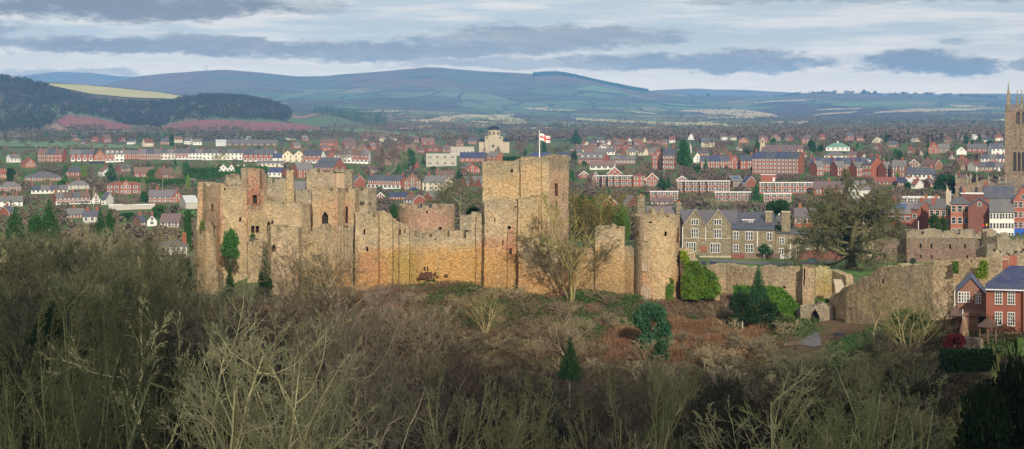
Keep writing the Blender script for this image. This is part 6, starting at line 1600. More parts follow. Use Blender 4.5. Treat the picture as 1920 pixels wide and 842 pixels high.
terrace(1840, 1882, 304, 297, 290, ['white', 'brick', 'white'], ['slate', 'slateg'], 'the small mixed row left of the church tower', 'small mixed row by the church', nf=1)
terrace(1835, 1880, 322, 313, 304, ['brick', 'brick', 'white'], ['slatep', 'slate'], 'the lower row left of the church tower', 'lower row by the church', nf=1)
# packed far estate behind, right of the keep
k_ = 0
for (y0, x0, x1, st) in ((292, 1075, 1225, 19), (285, 1070, 1215, 15), (279, 1075, 1215, 12), (273, 1090, 1200, 11), (268, 1120, 1230, 12)):
    x = x0
    while x < x1:
        w_ = st * rf.uniform(.8, 1.25); wl_ = rf.choice(['brick', 'brick', 'brickor', 'white', 'cream', 'brickbr']) if y0 < 290 else rf.choice(['white', 'cream', 'brickbr'])
        rr_ = rf.choice(['tiler', 'tileb', 'tileb', 'slate']) if y0 < 290 else rf.choice(['slateg', 'tileb'])
        yy = y0 + rf.uniform(-1.5, 1.5); hgt_ = st * .34
        house(x, x + w_, yy, yy - hgt_, yy - hgt_ * 2.1, wl_, rr_, 'small house in the densely packed estate behind the keep and its dormered neighbour', yaw=rf.choice([-35, 0, 25, 0]), nx=2, nf=1, chim=(.5,) if rf.random() < .6 else (), gable_front=rf.random() < .3, dep=6.5, group='densely packed estate houses'); k_ += 1
        x += w_ * rf.uniform(1.0, 1.25)
for (a, b, y) in ((1290, 1303, 262), (1310, 1330, 293), (1335, 1350, 291), (1352, 1366, 290), (1380, 1392, 283), (1500, 1512, 296), (1590, 1606, 296), (1610, 1622, 298), (1700, 1716, 288), (1716, 1730, 292), (1770, 1784, 268), (1800, 1812, 265), (1822, 1834, 262), (1840, 1858, 268), (1862, 1880, 264), (1780, 1790, 300), (1640, 1655, 281), (1238, 1252, 272), (1255, 1266, 268), (1840, 1850, 258), (1790, 1800, 259), (1815, 1826, 257)):
    house(a, b, y, y - 5.5, y - 11, rf.choice(['brick', 'brickor', 'white', 'brickbr']), rf.choice(['tiler', 'tileb', 'slate', 'tilep']), 'scattered small house among trees in the right half of the town', yaw=rf.choice([-25, 0, 25]), nx=2, nf=1, chim=(.5,), gable_front=rf.random() < .35, dep=7, group='scattered houses in the right half')
# bungalows and small houses filling the gaps
rf = random.Random(31); nb_ = 0; tries = 0
while nb_ < 62 and tries < 4000:
    tries += 1; px, py = rf.choice([rf.uniform(1090, 1880), rf.uniform(0, 900)]), rf.uniform(262, 372)
    x, Y, z = hit(px, py, 420); k_ = F / Y; w_ = rf.uniform(9, 13) * k_; h_ = rf.uniform(2.7, 4.8) * k_; q = (px - w_ / 2, px + w_ / 2, py - h_ * 2, py)
    if any(min(q[1], b[1]) - max(q[0], b[0]) > -1 and min(q[3], b[3]) - max(q[2], b[2]) > -2 for b in RECTS): continue
    if px < 130 and py < 300: continue
    house(q[0], q[1], py, py - h_, py - h_ * 1.95, rf.choice(['brick', 'brick', 'brickor', 'brickbr', 'white', 'cream']), rf.choice(['tileb', 'tiler', 'slateg', 'slate', 'tilep']), 'low house with a plain pitched roof half lost among the gardens of the %s town' % ('left' if px < 960 else 'right-hand'),
          yaw=rf.choice([-35, -15, 0, 25]), nx=3, nf=1 if h_ < 3.7 * k_ else 2, chim=(.5,) if rf.random() < .6 else (), gable_front=rf.random() < .25, name='bungalow', cat='bungalow', group='low houses of the %s town' % ('left' if px < 960 else 'right-hand'), hip=rf.random() < .2)
    nb_ += 1
# ---- town centre at the right
house(1742, 1785, 446, 392, 381, 'brickor', 'slateg', 'orange brick Georgian house with white dormers, left wing', Y=440, nx=4, nf=3, key='t', chim=(.2,), hip=True, dep=11, dormers=0, near=True)
house(1783, 1817, 448, 383, 370, 'brickor', 'slateg', 'orange brick Georgian house, tall right wing with hipped roof', Y=436, nx=3, nf=3, key='t', chim=(), hip=True, dep=12, near=True)
house(1712, 1744, 446, 392, 380, 'brick', 'slatep', 'plain red brick side house left of the orange Georgian house', Y=452, yaw=-30, nx=1, nf=2, chim=(.5,), near=True, dep=8)
house(1660, 1716, 440, 401, 380, 'brick', 'slatep', 'red brick shop range with white windows behind the big lawn tree', Y=470, nx=6, nf=2, key='m', chim=(.3,), dep=10, near=True, solar_=1)
house(1600, 1662, 436, 400, 374, 'brickbr', 'slatep', 'brown brick range with purple roof seen through the big lawn tree', Y=480, nx=5, nf=2, key='m', chim=(), dep=12, trim=True, yaw=8)
house(1540, 1602, 434, 402, 378, 'brick', 'tileb', 'red gabled building with white edges seen through the left of the big lawn tree', Y=485, nx=4, nf=2, key='m', chim=(), dep=12, trim=True, yaw=30)
house(1490, 1542, 424, 408, 392, 'brick', 'slatep', 'purple-roofed low building right of the big rounded yew', Y=500, nx=4, nf=1, chim=(.2,), dep=10)
house(1690, 1760, 384, 371, 369, 'brickbr', 'flatroof', 'low modern flat-roofed building above the Georgian house', nx=6, nf=1, flat=True, key='w', chim=(), dep=14, name='building', cat='building')
house(1722, 1770, 396, 386, 375, 'brickbr', 'slateg', 'jumbled grey slate roofs behind the orange Georgian house', nx=4, nf=1, chim=(.3, .7), dep=12, Y=520)
house(1816, 1857, 448, 388, 373, 'brickdk', 'slate', 'dark red brick gable wall with a single small window', Y=432, gable_front=True, nx=0, nf=0, chim=(), dep=11, near=True)
terrace_lab = ['left white house of the pair with red windows', 'right white house of the pair, brightest, three storeys']
for i, (a, b) in enumerate(((1856, 1879), (1879, 1901))):
    e = house(a, b, 452, 398, 376, 'white', 'slateg', terrace_lab[i], Y=428 + i * .2, nx=4 if i == 0 else 4, nf=3, key='t', chim=(), dep=12, near=True, group='white pair')
house(1846, 1900, 440, 372, 350, 'brick', 'slate', 'tall red brick house with a big slate roof behind the white pair', Y=455, nx=0, nf=0, chim=(.05,), dep=13)
house(1901, 1935, 452, 376, 348, 'brick', 'slate', 'tall red house with white sash windows cut by the right picture edge', Y=430, nx=4, nf=4, key='t', gable_front=True, chim=(), dep=14, near=True)
t = thing('shopfront', 'bright blue shopfront at the right picture edge under the tall red house', 'shop')
mb = MB(); x, Y, z = P(1901, 452, 428.5); x2 = P(1935, 452, 428.5)[0]; mb.box(x, x2, Y, Y + 1, z - 1, z + 3.3); mb.build('shop_wall', M['blue'], t)
for i in range(3): mb = MB(); a = x + .5 + i * 1.6; mb.box(a, a + 1.1, Y - .05, Y - .01, z + .5, z + 2.3); mb.build('shop_window', M['glass'], t)
add = house(1803, 1850, 392, 364, 362, 'brickdk', 'flatroof', 'long dark flat-topped building under the nave of the big church', Y=480, flat=True, nx=0, nf=0, chim=(.1,), dep=10)
# ------------------------------------------------------------------ landmarks
def wx(px, Y): return (px - 960) / F * Y
def wz(py, Y): return CZ - (py - 250) / F * Y
def pbox(px0, px1, py0, py1, Y, dep, mat, name, parent=None, front=0., drop=0.):
    mb = MB(); mb.box(wx(px0, Y), wx(px1, Y), Y - front, Y + dep, wz(py1, Y) - drop, wz(py0, Y)); return mb.build(name, M[mat], parent)
def pwin(parent, px0, px1, py0, py1, Y, nx, nz, arch=True, sill='ashlar', fw=.1):
    x0, x1, z0, z1 = wx(px0, Y), wx(px1, Y), wz(py1, Y), wz(py0, Y); f = MB(); w_ = x1 - x0; h_ = z1 - z0
    f.box(x0 - fw, x0, Y - .1, Y + .02, z0, z1); f.box(x1, x1 + fw, Y - .1, Y + .02, z0, z1); f.box(x0 - fw, x1 + fw, Y - .1, Y + .02, z1, z1 + fw); f.box(x0 - fw - .05, x1 + fw + .05, Y - .16, Y + .02, z0 - fw, z0)
    for i in range(1, nx): x = x0 + w_ * i / nx; b_ = .075 if nx <= 4 and nz < 4 else .035; f.box(x - b_, x + b_, Y - .08, Y - .015, z0, z1)
    for i in range(1, nz): z = z0 + h_ * i / nz; f.box(x0, x1, Y - .07, Y - .017, z - .03, z + .03)
    if arch:                                                       # rounded heads to the lights
        n_ = max(nx, 1)
        for i in range(n_):
            a, b = x0 + w_ * i / n_, x0 + w_ * (i + 1) / n_; q = (b - a) * .28
            f.face([(a, Y - .06, z1), (a, Y - .06, z1 - q * 1.3), (a + q, Y - .06, z1)]); f.face([(b, Y - .06, z1), (b - q, Y - .06, z1), (b, Y - .06, z1 - q * 1.3)])
    o = f.build('window', M['frame'], parent); p = MB(); p.face([(x0, Y - .03, z0), (x1, Y - .03, z0), (x1, Y - .03, z1), (x0, Y - .03, z1)]); p.build('pane', M['glass'], o)
    return o
def wallface(mb, poly, Y, dep, mi=0):
    """upright slab cut to an outline of photo points"""
    A = [(wx(a, Y), Y, wz(b, Y)) for a, b in poly]; B = [(x, Y + dep, z) for x, _, z in A]
    mb.face(A, mi, [(p[0], p[2]) for p in A]); mb.face(B[::-1], mi, [(p[0], p[2]) for p in B[::-1]])
    for i in range(len(A)):
        j = (i + 1) % len(A); q = [A[j], A[i], B[i], B[j]]; mb.face(q, mi, [(p[1], p[2]) if abs(A[i][0] - A[j][0]) < .1 else (p[0], p[1]) for p in q])
def rooface(mb, pts, th=.15):
    mb.face(pts, 0, [(p[0], p[1] + p[2]) for p in pts]); lo = [(p[0], p[1], p[2] - th) for p in pts]; mb.face(lo[::-1])
    for i in range(len(pts)): j = (i + 1) % len(pts); mb.face([pts[i], lo[i], lo[j], pts[j]])

# the grey gabled house in the bailey
Y = 400.; s = Y / F
t = thing('stone_house', 'long grey stone house with two big front gables and white windows beyond the round tower', 'house')
for g_, (a, b, ap) in enumerate(((1281, 1324, 1304.5), (1324, 1371.5, 1347))):
    mb = MB(); wallface(mb, [(a, 484), (b - .05, 484), (b - .05, 424), (ap, 394.5), (a, 424)], Y, 9); mb.build('gabled_wall', M['stonehouse'], t)
    mb = MB(); yr0, yr1 = Y - .3, Y + 9
    for sg, e_ in ((-1, a), (1, b)):
        p = [(wx(e_ + sg * .8 * (1 if g_ * 2 - 1 == sg else 0), Y), yr0, wz(425, Y)), (wx(ap, Y), yr0, wz(393.5, Y)), (wx(ap, Y), yr1, wz(393.5, Y)), (wx(e_, Y), yr1, wz(425, Y))]
        rooface(mb, p if sg < 0 else p[::-1])
    ro = mb.build('roof', M['slatep'], t)
    mb = MB()
    for sg, e_ in ((-1, a), (1, b)):
        x0, x1 = wx(e_, Y), wx(ap, Y); z0, z1 = wz(425, Y), wz(393.5, Y); mb.face([(x0, Y - .34, z0 - .1), (x1, Y - .34, z1 - .1), (x1, Y - .34, z1 + .12), (x0, Y - .34, z0 + .12)][::-sg])
    mb.build('coping', M['ashlar'], ro)
mb = MB(); rooface(mb, [(wx(1276, Y + 9), Y + 4, wz(424, Y + 4)), (wx(1384, Y), Y + 4, wz(424, Y + 4)), (wx(1384, Y), Y + 11, wz(394, Y + 11)), (wx(1272, Y), Y + 11, wz(394, Y + 11))]); mb.build('main_roof', M['slatep'], t)
for (a, b, c_, d_, n1, n2) in ((1297.6, 1309.4, 412, 422, 3, 1), (1340, 1352.5, 412, 422, 3, 1), (1297.5, 1309.5, 430, 445.5, 3, 2), (1340, 1352.5, 430.5, 446.5, 3, 2), (1288, 1305, 456, 472, 4, 2), (1333, 1350, 457, 474, 4, 2)):
    pwin(t, a, b, c_, d_, Y - .02, n1, n2)
pbox(1314.7, 1325, 462, 473.6, Y, .1, 'door', 'door', t, .12); pbox(1283, 1371, 447.5, 448.8, Y, .1, 'ashlar', 'string_course', t, .15)
pbox(1323.3, 1324.5, 425, 452, Y, .05, 'frame', 'drainpipe', t, .2); pbox(1280, 1281.3, 424, 480, Y, .05, 'frame', 'drainpipe', t, .2)
mb = MB(); wallface(mb, [(1371.6, 484), (1452, 484), (1452, 431.5), (1371.6, 430)], Y + .6, 8); mb.build('middle_wall', M['stonehouse'], t)
mb = MB(); rooface(mb, [(wx(1372.5, Y), Y + .3, wz(430, Y)), (wx(1453, Y), Y + .3, wz(431, Y)), (wx(1453, Y), Y + 4, wz(418, Y + 4)), (wx(1372.5, Y), Y + 4, wz(418, Y + 4))])
rooface(mb, [(wx(1384, Y), Y + 4.1, wz(421, Y + 4)), (wx(1458, Y), Y + 4.1, wz(421, Y + 4)), (wx(1453, Y), Y + 11, wz(397, Y + 11)), (wx(1384, Y), Y + 11, wz(397, Y + 11))]); mid = mb.build('middle_roof', M['slate'], t)
pbox(1387, 1409, 413, 420, Y + 5, 3, 'slatep', 'dormer', mid, .2); pbox(1386, 1410, 412, 413, Y + 5, 3, 'trim', 'dormer_eave', mid, .4); pwin(mid, 1400, 1406, 415.5, 418.5, Y + 4.75, 2, 1, False)
mb = MB(); wallface(mb, [(1443, 422), (1461, 422), (1461, 417), (1454.5, 399), (1443, 417)], Y + 7, 3); mb.build('white_gable', M['white'], t); pwin(t, 1450.5, 1455, 415, 419, Y + 6.97, 2, 1, False)
for (a, b, c_, d_, dy) in ((1430, 1443, 397, 420, 5), (1462, 1478, 397, 434, 3)):
    o = pbox(a, b, c_, d_, Y + dy, 1.6, 'stonehouse', 'chimney', t); pbox(a - .8, b + .8, c_ - 1.2, c_ + 1, Y + dy, 1.7, 'ashlar', 'chimney_cap', o, .15)
for (a, b, c_, d_, n1, n2) in ((1376, 1384.5, 435, 448, 2, 2), (1398, 1411, 434.7, 450, 3, 2), (1437.6, 1446, 436.5, 450, 2, 2), (1376, 1384, 459, 472, 2, 2), (1398, 1411, 458.5, 473, 3, 2), (1436, 1444, 461, 473, 2, 2)):
    pwin(t, a, b, c_, d_, Y + .58, n1, n2)
pbox(1418.6, 1420, 434, 462, Y + .6, .05, 'frame', 'drainpipe', t, .15)
mb = MB(); wallface(mb, [(1452.1, 488), (1562, 491), (1562, 440), (1452.1, 437)], Y + 1.2, 7); mb.build('east_wall', M['stonehouse'], t)
mb = MB(); rooface(mb, [(wx(1456, Y), Y + .9, wz(437, Y)), (wx(1562, Y), Y + .9, wz(440, Y)), (wx(1562, Y), Y + 8, wz(432, Y + 8)), (wx(1470, Y), Y + 8, wz(429, Y + 8))]); mb.build('east_roof', M['slate'], t)
for (a, b, c_, d_, n1, n2) in ((1460, 1468, 445.5, 457, 2, 2), (1459.5, 1467, 465.5, 477, 2, 2), (1486.5, 1495, 466.5, 479, 2, 2), (1510, 1519, 451.5, 465.5, 2, 2)):
    pwin(t, a, b, c_, d_, Y + 1.18, n1, n2)
pbox(1479, 1480.5, 445, 478, Y + 1.2, .05, 'frame', 'drainpipe', t, .15)
pbox(1555, 1590, 440, 494, Y + 3, 6, 'stonehouse', 'end_wall', t)
face_view(t, 1420, 400, .85)
# rear range with its own gables and chimneys, to the left
t = thing('stone_house', 'blue-slated rear wing with stone gables and a tall chimney, over the round tower top', 'house')
Y2 = 415.
mb = MB(); rooface(mb, [(wx(1214, Y2), Y2, wz(404, Y2)), (wx(1290, Y2), Y2, wz(410, Y2)), (wx(1283, Y2), Y2 + 6, wz(387, Y2 + 6)), (wx(1214, Y2), Y2 + 6, wz(386, Y2 + 6))]); mb.build('roof', M['slatep'], t)
mb = MB(); wallface(mb, [(1214, 460), (1290, 460), (1290, 410), (1214, 404)], Y2 + .2, 5); wallface(mb, [(1231, 410), (1250, 410), (1241, 387)], Y2 - .6, .6); mb.build('wall', M['stonehouse'], t)
for (a, b, c_, d_) in ((1268, 1278, 382, 404), (1195, 1209, 369, 420)):
    o = pbox(a, b, c_, d_, Y2 + 1, 2, 'stonehouse', 'chimney', t); pbox(a - .8, b + .8, c_ - 1.5, c_ + .5, Y2 + 1, 2.1, 'mossstone', 'chimney_cap', o, .15); pbox((a + b) / 2 - 1.5, (a + b) / 2 + 1.5, c_ - 5, c_ - 1.4, Y2 + 1.5, .7, 'pot', 'chimney_pot', o)
# fences, bins, tables
def fence(px0, px1, pt, pb_, Y, mat, label, cap=True, name='fence'):
    e = thing(name, label, 'fence'); x0, x1, z1, z0 = wx(px0, Y), wx(px1, Y), wz(pt, Y), wz(pb_, Y) - .6; n = max(3, int((x1 - x0) / .3))
    mb = MB(); r = random.Random(int(px0))
    for i in range(n):
        a = x0 + (x1 - x0) * i / n; b = x0 + (x1 - x0) * (i + 1) / n - .03; mb.box(a, b, Y - r.uniform(0, .03), Y + .05, z0, z1 + r.uniform(-.06, .06))
    mb.build('panel', M[mat], e)
    for i in range(int((x1 - x0) / 2.4) + 2):
        p = x0 + (x1 - x0) * min(1, i * 2.4 / max(.1, x1 - x0)); q = MB(); q.box(p - .06, p + .06, Y - .1, Y - .035, z0, z1 + .12); q.build('post', M[mat], e)
    return e
fence(1312, 1371, 479.5, 488, 393, 'ashlar', 'pale low garden wall in front of the left gable of the grey stone house', name='garden_wall')
fence(1371, 1395, 475.5, 494, 388, 'redfence', 'short red-brown board fence in front of the grey stone house')
fence(1395, 1462, 475, 488, 389.5, 'fence', 'weathered grey-brown board fence behind the mushroom-shaped bush')
fence(1462, 1492, 478, 487, 392, 'frame', 'low whitish picket fence in front of the right wing windows')
fence(1496, 1580, 470, 494, 387, 'redfence', 'long high red-brown fence left of the big lawn tree')
t = thing('slatted_screen', 'blue-green slatted screen in front of the long red-brown fence', 'screen')
for i in range(6): pbox(1515 + i * 2.8, 1517 + i * 2.8, 485, 493.5, 382, .1, 'teal', 'slat', t)
pbox(1514, 1532, 484, 485, 382, .14, 'dark', 'rail', t, .04)
for k_, (a, b) in enumerate(((1314, 1323.5), (1332, 1344))):
    t = thing('sign_board', ('left' if k_ == 0 else 'right') + ' one of two dark blue slanted boards behind the ivied ruined wall', 'board')
    pbox(a, b, 490.5, 496.5, 355, .12, 'darkblue', 'board', t); pbox(a + 1, a + 2, 496, 500, 355.2, .1, 'dark', 'leg', t); pbox(b - 2, b - 1, 496, 500, 355.2, .1, 'dark', 'leg', t)
t = thing('railing', 'black handrail over the tall masonry stump by the castle drive', 'railing')
for px in (1505.5, 1511, 1516): pbox(px, px + .6, 491, 502, 290, .06, 'dark', 'rail_post', t)
pbox(1505, 1517, 490.5, 491.3, 290, .08, 'dark', 'top_rail', t); pbox(1505, 1517, 495, 495.6, 290, .08, 'dark', 'mid_rail', t)
def picnic(px, py, Y, label, rz=.3, grp=None):
    e = empty('picnic_table', (wx(px, Y), Y, G(wx(px, Y), Y) + .1), rz); tag(e, label, 'picnic table', grp)
    for nm, x0, x1, y0, y1, z0, z1 in (('table_top', -.9, .9, -.38, .38, .72, .77), ('seat', -.9, .9, -.85, -.58, .42, .47), ('seat', -.9, .9, .58, .85, .42, .47)):
        mb = MB(); mb.box(x0, x1, y0, y1, z0, z1); mb.build(nm, M['brown'], e)
    for x in (-.6, .6):
        mb = MB(); mb.tube((x, -.7, 0), (x, -.2, .72), .05, .05, 5); mb.tube((x, .7, 0), (x, .2, .72), .05, .05, 5); mb.tube((x, -.7, .42), (x, .7, .42), .045, .045, 5); mb.build('leg', M['brown'], e)
picnic(1491, 487, 380, 'dark picnic table by the right wing of the grey stone house', .1)
picnic(1560, 499, 360, 'picnic table on the lawn left of the big lawn tree, nearer the fence', .5)
picnic(1578, 505, 352, 'picnic table on the lawn close to the trunk of the big lawn tree', 1.0)
picnic(1642, 497, 366, 'picnic table right of the big lawn tree, left one', .2); picnic(1652, 497, 365, 'picnic table right of the big lawn tree, right one', .5)
def bench(px, Y, label, rz=0, mat='brown'):
    x = wx(px, Y); e = empty('bench', (x, Y, G(x, Y) + .12), rz); tag(e, label, 'bench')
    mb = MB(); mb.box(-.95, .95, -.25, .2, .42, .48); mb.build('seat', M[mat], e); mb = MB(); mb.box(-.95, .95, .2, .26, .5, .92); mb.build('backrest', M[mat], e)
    for q in (-.8, .8): mb = MB(); mb.box(q - .05, q + .05, -.22, .24, 0, .42); mb.build('leg', M[mat], e)
bench(1151, 268, 'wooden bench beside the path left of the bushy evergreen', .1, 'fence'); bench(1575, 258, 'dark bench at the foot of the long wall right of the gateway', .1, 'dark')
t = thing('litter_bin', 'black litter bin between the bench and the bushy evergreen', 'bin'); x = wx(1171, 268); z = G(x, 268); mb = MB(); mb.lathe([(.26, z), (.28, z + 1.0), (.3, z + 1.02), (.3, z + 1.1), (0, z + 1.2)], 12, x, 268); mb.build('body', M['dark'], t); mb = MB(); mb.lathe([(.31, z + .8), (.31, z + .88)], 12, x, 268); mb.build('band', M['ashlar'], t)

# ---- brick house with garden at the right
Y = 205.
t = thing('brick_house', 'large red brick house with blue slate roof and white sash windows at right', 'house')
zb = wz(638, Y)
mb = MB(); mb.box(wx(1849, Y), wx(1960, Y), Y, Y + 8, wz(621, Y), wz(542.5, Y)); mb.box(wx(1915, Y), wx(1961, Y), Y - .5, Y, wz(621, Y), wz(543, Y)); mb.build('wall', M['brick'], t)
mb = MB(); mb.box(wx(1848.5, Y), wx(1961, Y), Y - .06, Y + 8, zb - 2, wz(621, Y)); mb.build('plinth', M['stonehouse'], t)
mb = MB(); rooface(mb, [(wx(1847, Y), Y - .35, wz(543, Y)), (wx(1965, Y), Y - .35, wz(543, Y)), (wx(1965, Y), Y + 4.2, wz(497, Y + 4)), (wx(1874, Y + 4), Y + 4.2, wz(497, Y + 4))]); rooface(mb, [(wx(1847, Y), Y + 8.4, wz(543, Y)), (wx(1847, Y), Y - .35, wz(543, Y)), (wx(1874, Y + 4), Y + 4.2, wz(497, Y + 4))]); mb.build('roof', M['slateblue'], t)
pbox(1848, 1961, 541.3, 543.4, Y, .1, 'frame', 'eaves_board', t, .4)
for (a, b) in ((1866, 1877), (1888.5, 1899.5), (1927, 1938)):
    pwin(t, a, b, 546, 569, Y - .02 - (.5 if a > 1915 else 0), 3, 4, False, fw=.09); pwin(t, a, b, 585, 608.5, Y - .02 - (.5 if a > 1915 else 0), 3, 4, True, fw=.09)
pbox(1884, 1891, 624, 629, Y, .05, 'door', 'cellar_window', t, .1)
for (a, b, c_, d_, dy, cm) in ((1853, 1863, 486, 545, 6, 1), (1864, 1878, 478, 520, 6.2, 0)):
    o = pbox(a, b, c_, d_, Y + dy, 1.2, 'brick', 'chimney', t)
    if cm: pbox(a - 1, b + 1, c_ - 1.5, c_ + .5, Y + dy, 1.3, 'ashlar', 'chimney_cap', o, .1); pbox(a + 3.5, a + 6.5, c_ - 8, c_ - 1.4, Y + dy + .3, .3, 'pot', 'chimney_pot', o)
face_view(t, 1849, 205)
t = thing('brick_outbuilding', 'small dark brick gabled outbuilding with two white windows, left of the large brick house', 'house')
Y = 213.
mb = MB(); wallface(mb, [(1795, 632), (1847, 632), (1847, 552), (1820, 520), (1795, 547)], Y, 9); mb.build('wall', M['brickbr'], t)
mb = MB(); rooface(mb, [(wx(1849.5, Y), Y - .2, wz(554, Y)), (wx(1849.5, Y), Y + 9, wz(554, Y)), (wx(1820, Y), Y + 9, wz(519, Y)), (wx(1820, Y), Y - .2, wz(519, Y))]); rooface(mb, [(wx(1820, Y), Y - .2, wz(519, Y)), (wx(1820, Y), Y + 9, wz(519, Y)), (wx(1792, Y), Y + 9, wz(549, Y)), (wx(1792, Y), Y - .2, wz(549, Y))]); mb.build('roof', M['slateblue'], t)
pwin(t, 1797.5, 1816, 548, 565.5, Y - .02, 4, 3, True, fw=.1); pwin(t, 1829.5, 1836.5, 549.5, 566.5, Y - .02, 2, 3, False, fw=.1)
pbox(1821.5, 1824, 557, 561, Y, .04, 'frame', 'vent', t, .06); pbox(1789.5, 1791, 545, 575, Y, .06, 'frame', 'drainpipe', t, .1); pbox(1816, 1817.5, 580, 618, Y - 3, .08, 'frame', 'drainpipe', t, .1)
mb = MB(); rooface(mb, [(wx(1782, Y), Y - 3.2, wz(586, Y)), (wx(1846, Y), Y - 3.2, wz(586, Y)), (wx(1846, Y), Y - .1, wz(577, Y)), (wx(1788, Y), Y - .1, wz(577, Y))]); mb.build('lean_to_roof', M['tileb'], t)
pbox(1817, 1846, 586, 632, Y - 3, 2.8, 'brickbr', 'lean_to_wall', t)
face_view(t, 1795, 213)
# gazebo
Y = 190.; x = wx(1852, Y); zb = wz(640, Y) ; e = empty('gazebo', (x, Y, zb)); tag(e, 'wooden hexagonal gazebo with a dark shingled roof and finial on the garden lawn', 'gazebo')
r_ = 1.28; H1 = (640 - 610) * Y / F; H2 = (640 - 594) * Y / F
for i in range(6):
    a = R(60 * i + 15); mb = MB(); mb.tube((r_ * .82 * math.cos(a), r_ * .82 * math.sin(a), -.2), (r_ * .82 * math.cos(a), r_ * .82 * math.sin(a), H1), .06, .06, 6); mb.build('post', M['rust'], e)
    b = R(60 * i + 75); pa, pb_ = (r_ * .8 * math.cos(a), r_ * .8 * math.sin(a)), (r_ * .8 * math.cos(b), r_ * .8 * math.sin(b))
    if i not in (4,):
        mb = MB(); mb.tube((*pa, .75), (*pb_, .75), .04, .04, 5); mb.tube((*pa, .2), (*pb_, .2), .04, .04, 5)
        for k_ in range(1, 5): q = tuple(pa[j] + (pb_[j] - pa[j]) * k_ / 5 for j in (0, 1)); mb.tube((*q, .2), (*q, .75), .02, .02, 4)
        mb.build('railing', M['rust'], e)
mb = MB(); mb.lathe([(r_ * 1.08, H1 - .12), (r_ * .5, H1 + .42), (.12, H2 - .1), (.12, H2 - .1)][:3], 6, 0, 0, 0, R(15), R(375)); mb.lathe([(r_ * 1.06, H1 - .17), (.1, H2 - .2)], 6, 0, 0, 0, R(15), R(375)); ro = mb.build('roof', M['tileb'], e)
mb = MB(); mb.lathe([(.14, H2 - .15), (.16, H2 + .02), (.05, H2 + .1), (.07, H2 + .2), (0, H2 + .38)], 8); mb.build('finial', M['brown'], ro)
Y = 200.; x = wx(1808, Y); e = empty('tepee', (x, Y, wz(625, Y))); tag(e, 'tan conical canvas shape beside the garden path, left of the gazebo', 'tent')
mb = MB(); hh = 34 * Y / F; mb.lathe([(.62, -.3), (.45, hh * .4), (.2, hh * .8), (.05, hh)], 9); mb.build('cover', M['rust'], e)
for i in range(4): a = 1.57 * i + .4; mb = MB(); mb.tube((0, 0, hh - .2), (math.cos(a) * .15, math.sin(a) * .15, hh + .25), .015, .015, 4); mb.build('pole', M['brown'], e)
t = thing('garden_wall', 'low rubble edging wall between the gazebo and the garden lawn', 'wall')
wall_px(t, [(1797, 193), (1836, 187)], [(1797, 632), (1836, 634)], .5, 'stonegrey', rag=.1, base=lambda s, x, y: G(x, y) - .5)
# hedges
def hedge(px0, px1, pt, pb_, Y, label, col, wide=1.6, Y1=None, n=2600, size=.22):
    Y1 = Y1 or Y; r = np.random.default_rng(int(px0 + pt)); out = []
    for i in range(n):
        a = r.random(); yy = Y + (Y1 - Y) * a; px = px0 + (px1 - px0) * a; top = wz(pt, yy) + .25 * math.sin(px * .7); bot = wz(pb_, yy) - .3; f = r.integers(3)
        dx_, dy_, z_ = 0, r.uniform(0, wide), bot + (top - bot) * r.random()
        if f == 0: dy_ = 0
        elif f == 1: z_ = top
        out.append((wx(px, yy) + r.normal() * .05, yy + dy_ + r.normal() * .08, z_ + r.normal() * .06))
    o = link('hedge', leaf_cloud('hedge', np.array(out), size * (Y / 200) ** .6, M['ever'], int(px0))); o.color = (*col, 1); tag(o, label, 'hedge'); return o
hedge(1770, 1875, 664, 690, 158, 'dark clipped hedge along the near edge of the garden lawn', (.45, .6, .5), n=6000)
hedge(943, 980, 295, 307, 950, 'dark clipped hedge beside the orange gable, above the left part of the keep', (.4, .7, .4), 4)
hedge(706, 752, 352, 361, 860, 'green hedge under the red row behind the hall turret', (.8, 1.2, .6), 4)
hedge(270, 345, 337, 356, 850, 'tall dark hedge around the brown brick house on the left', (.8, 1.1, .55), 4, n=4000)
hedge(225, 290, 334, 342, 870, 'green hedge above the red brick flats', (1.1, 1.6, .6), 4)
hedge(345, 410, 316, 334, 900, 'long dark green hedge left of the black-and-white cottages', (.8, 1.2, .55), 4, n=4000)
hedge(440, 500, 313, 322, 960, 'green hedge right of the black-and-white cottages', (.9, 1.3, .6), 4)
hedge(385, 465, 323, 330, 900, 'green hedge in front of the black-and-white cottages', (.9, 1.3, .55), 4)

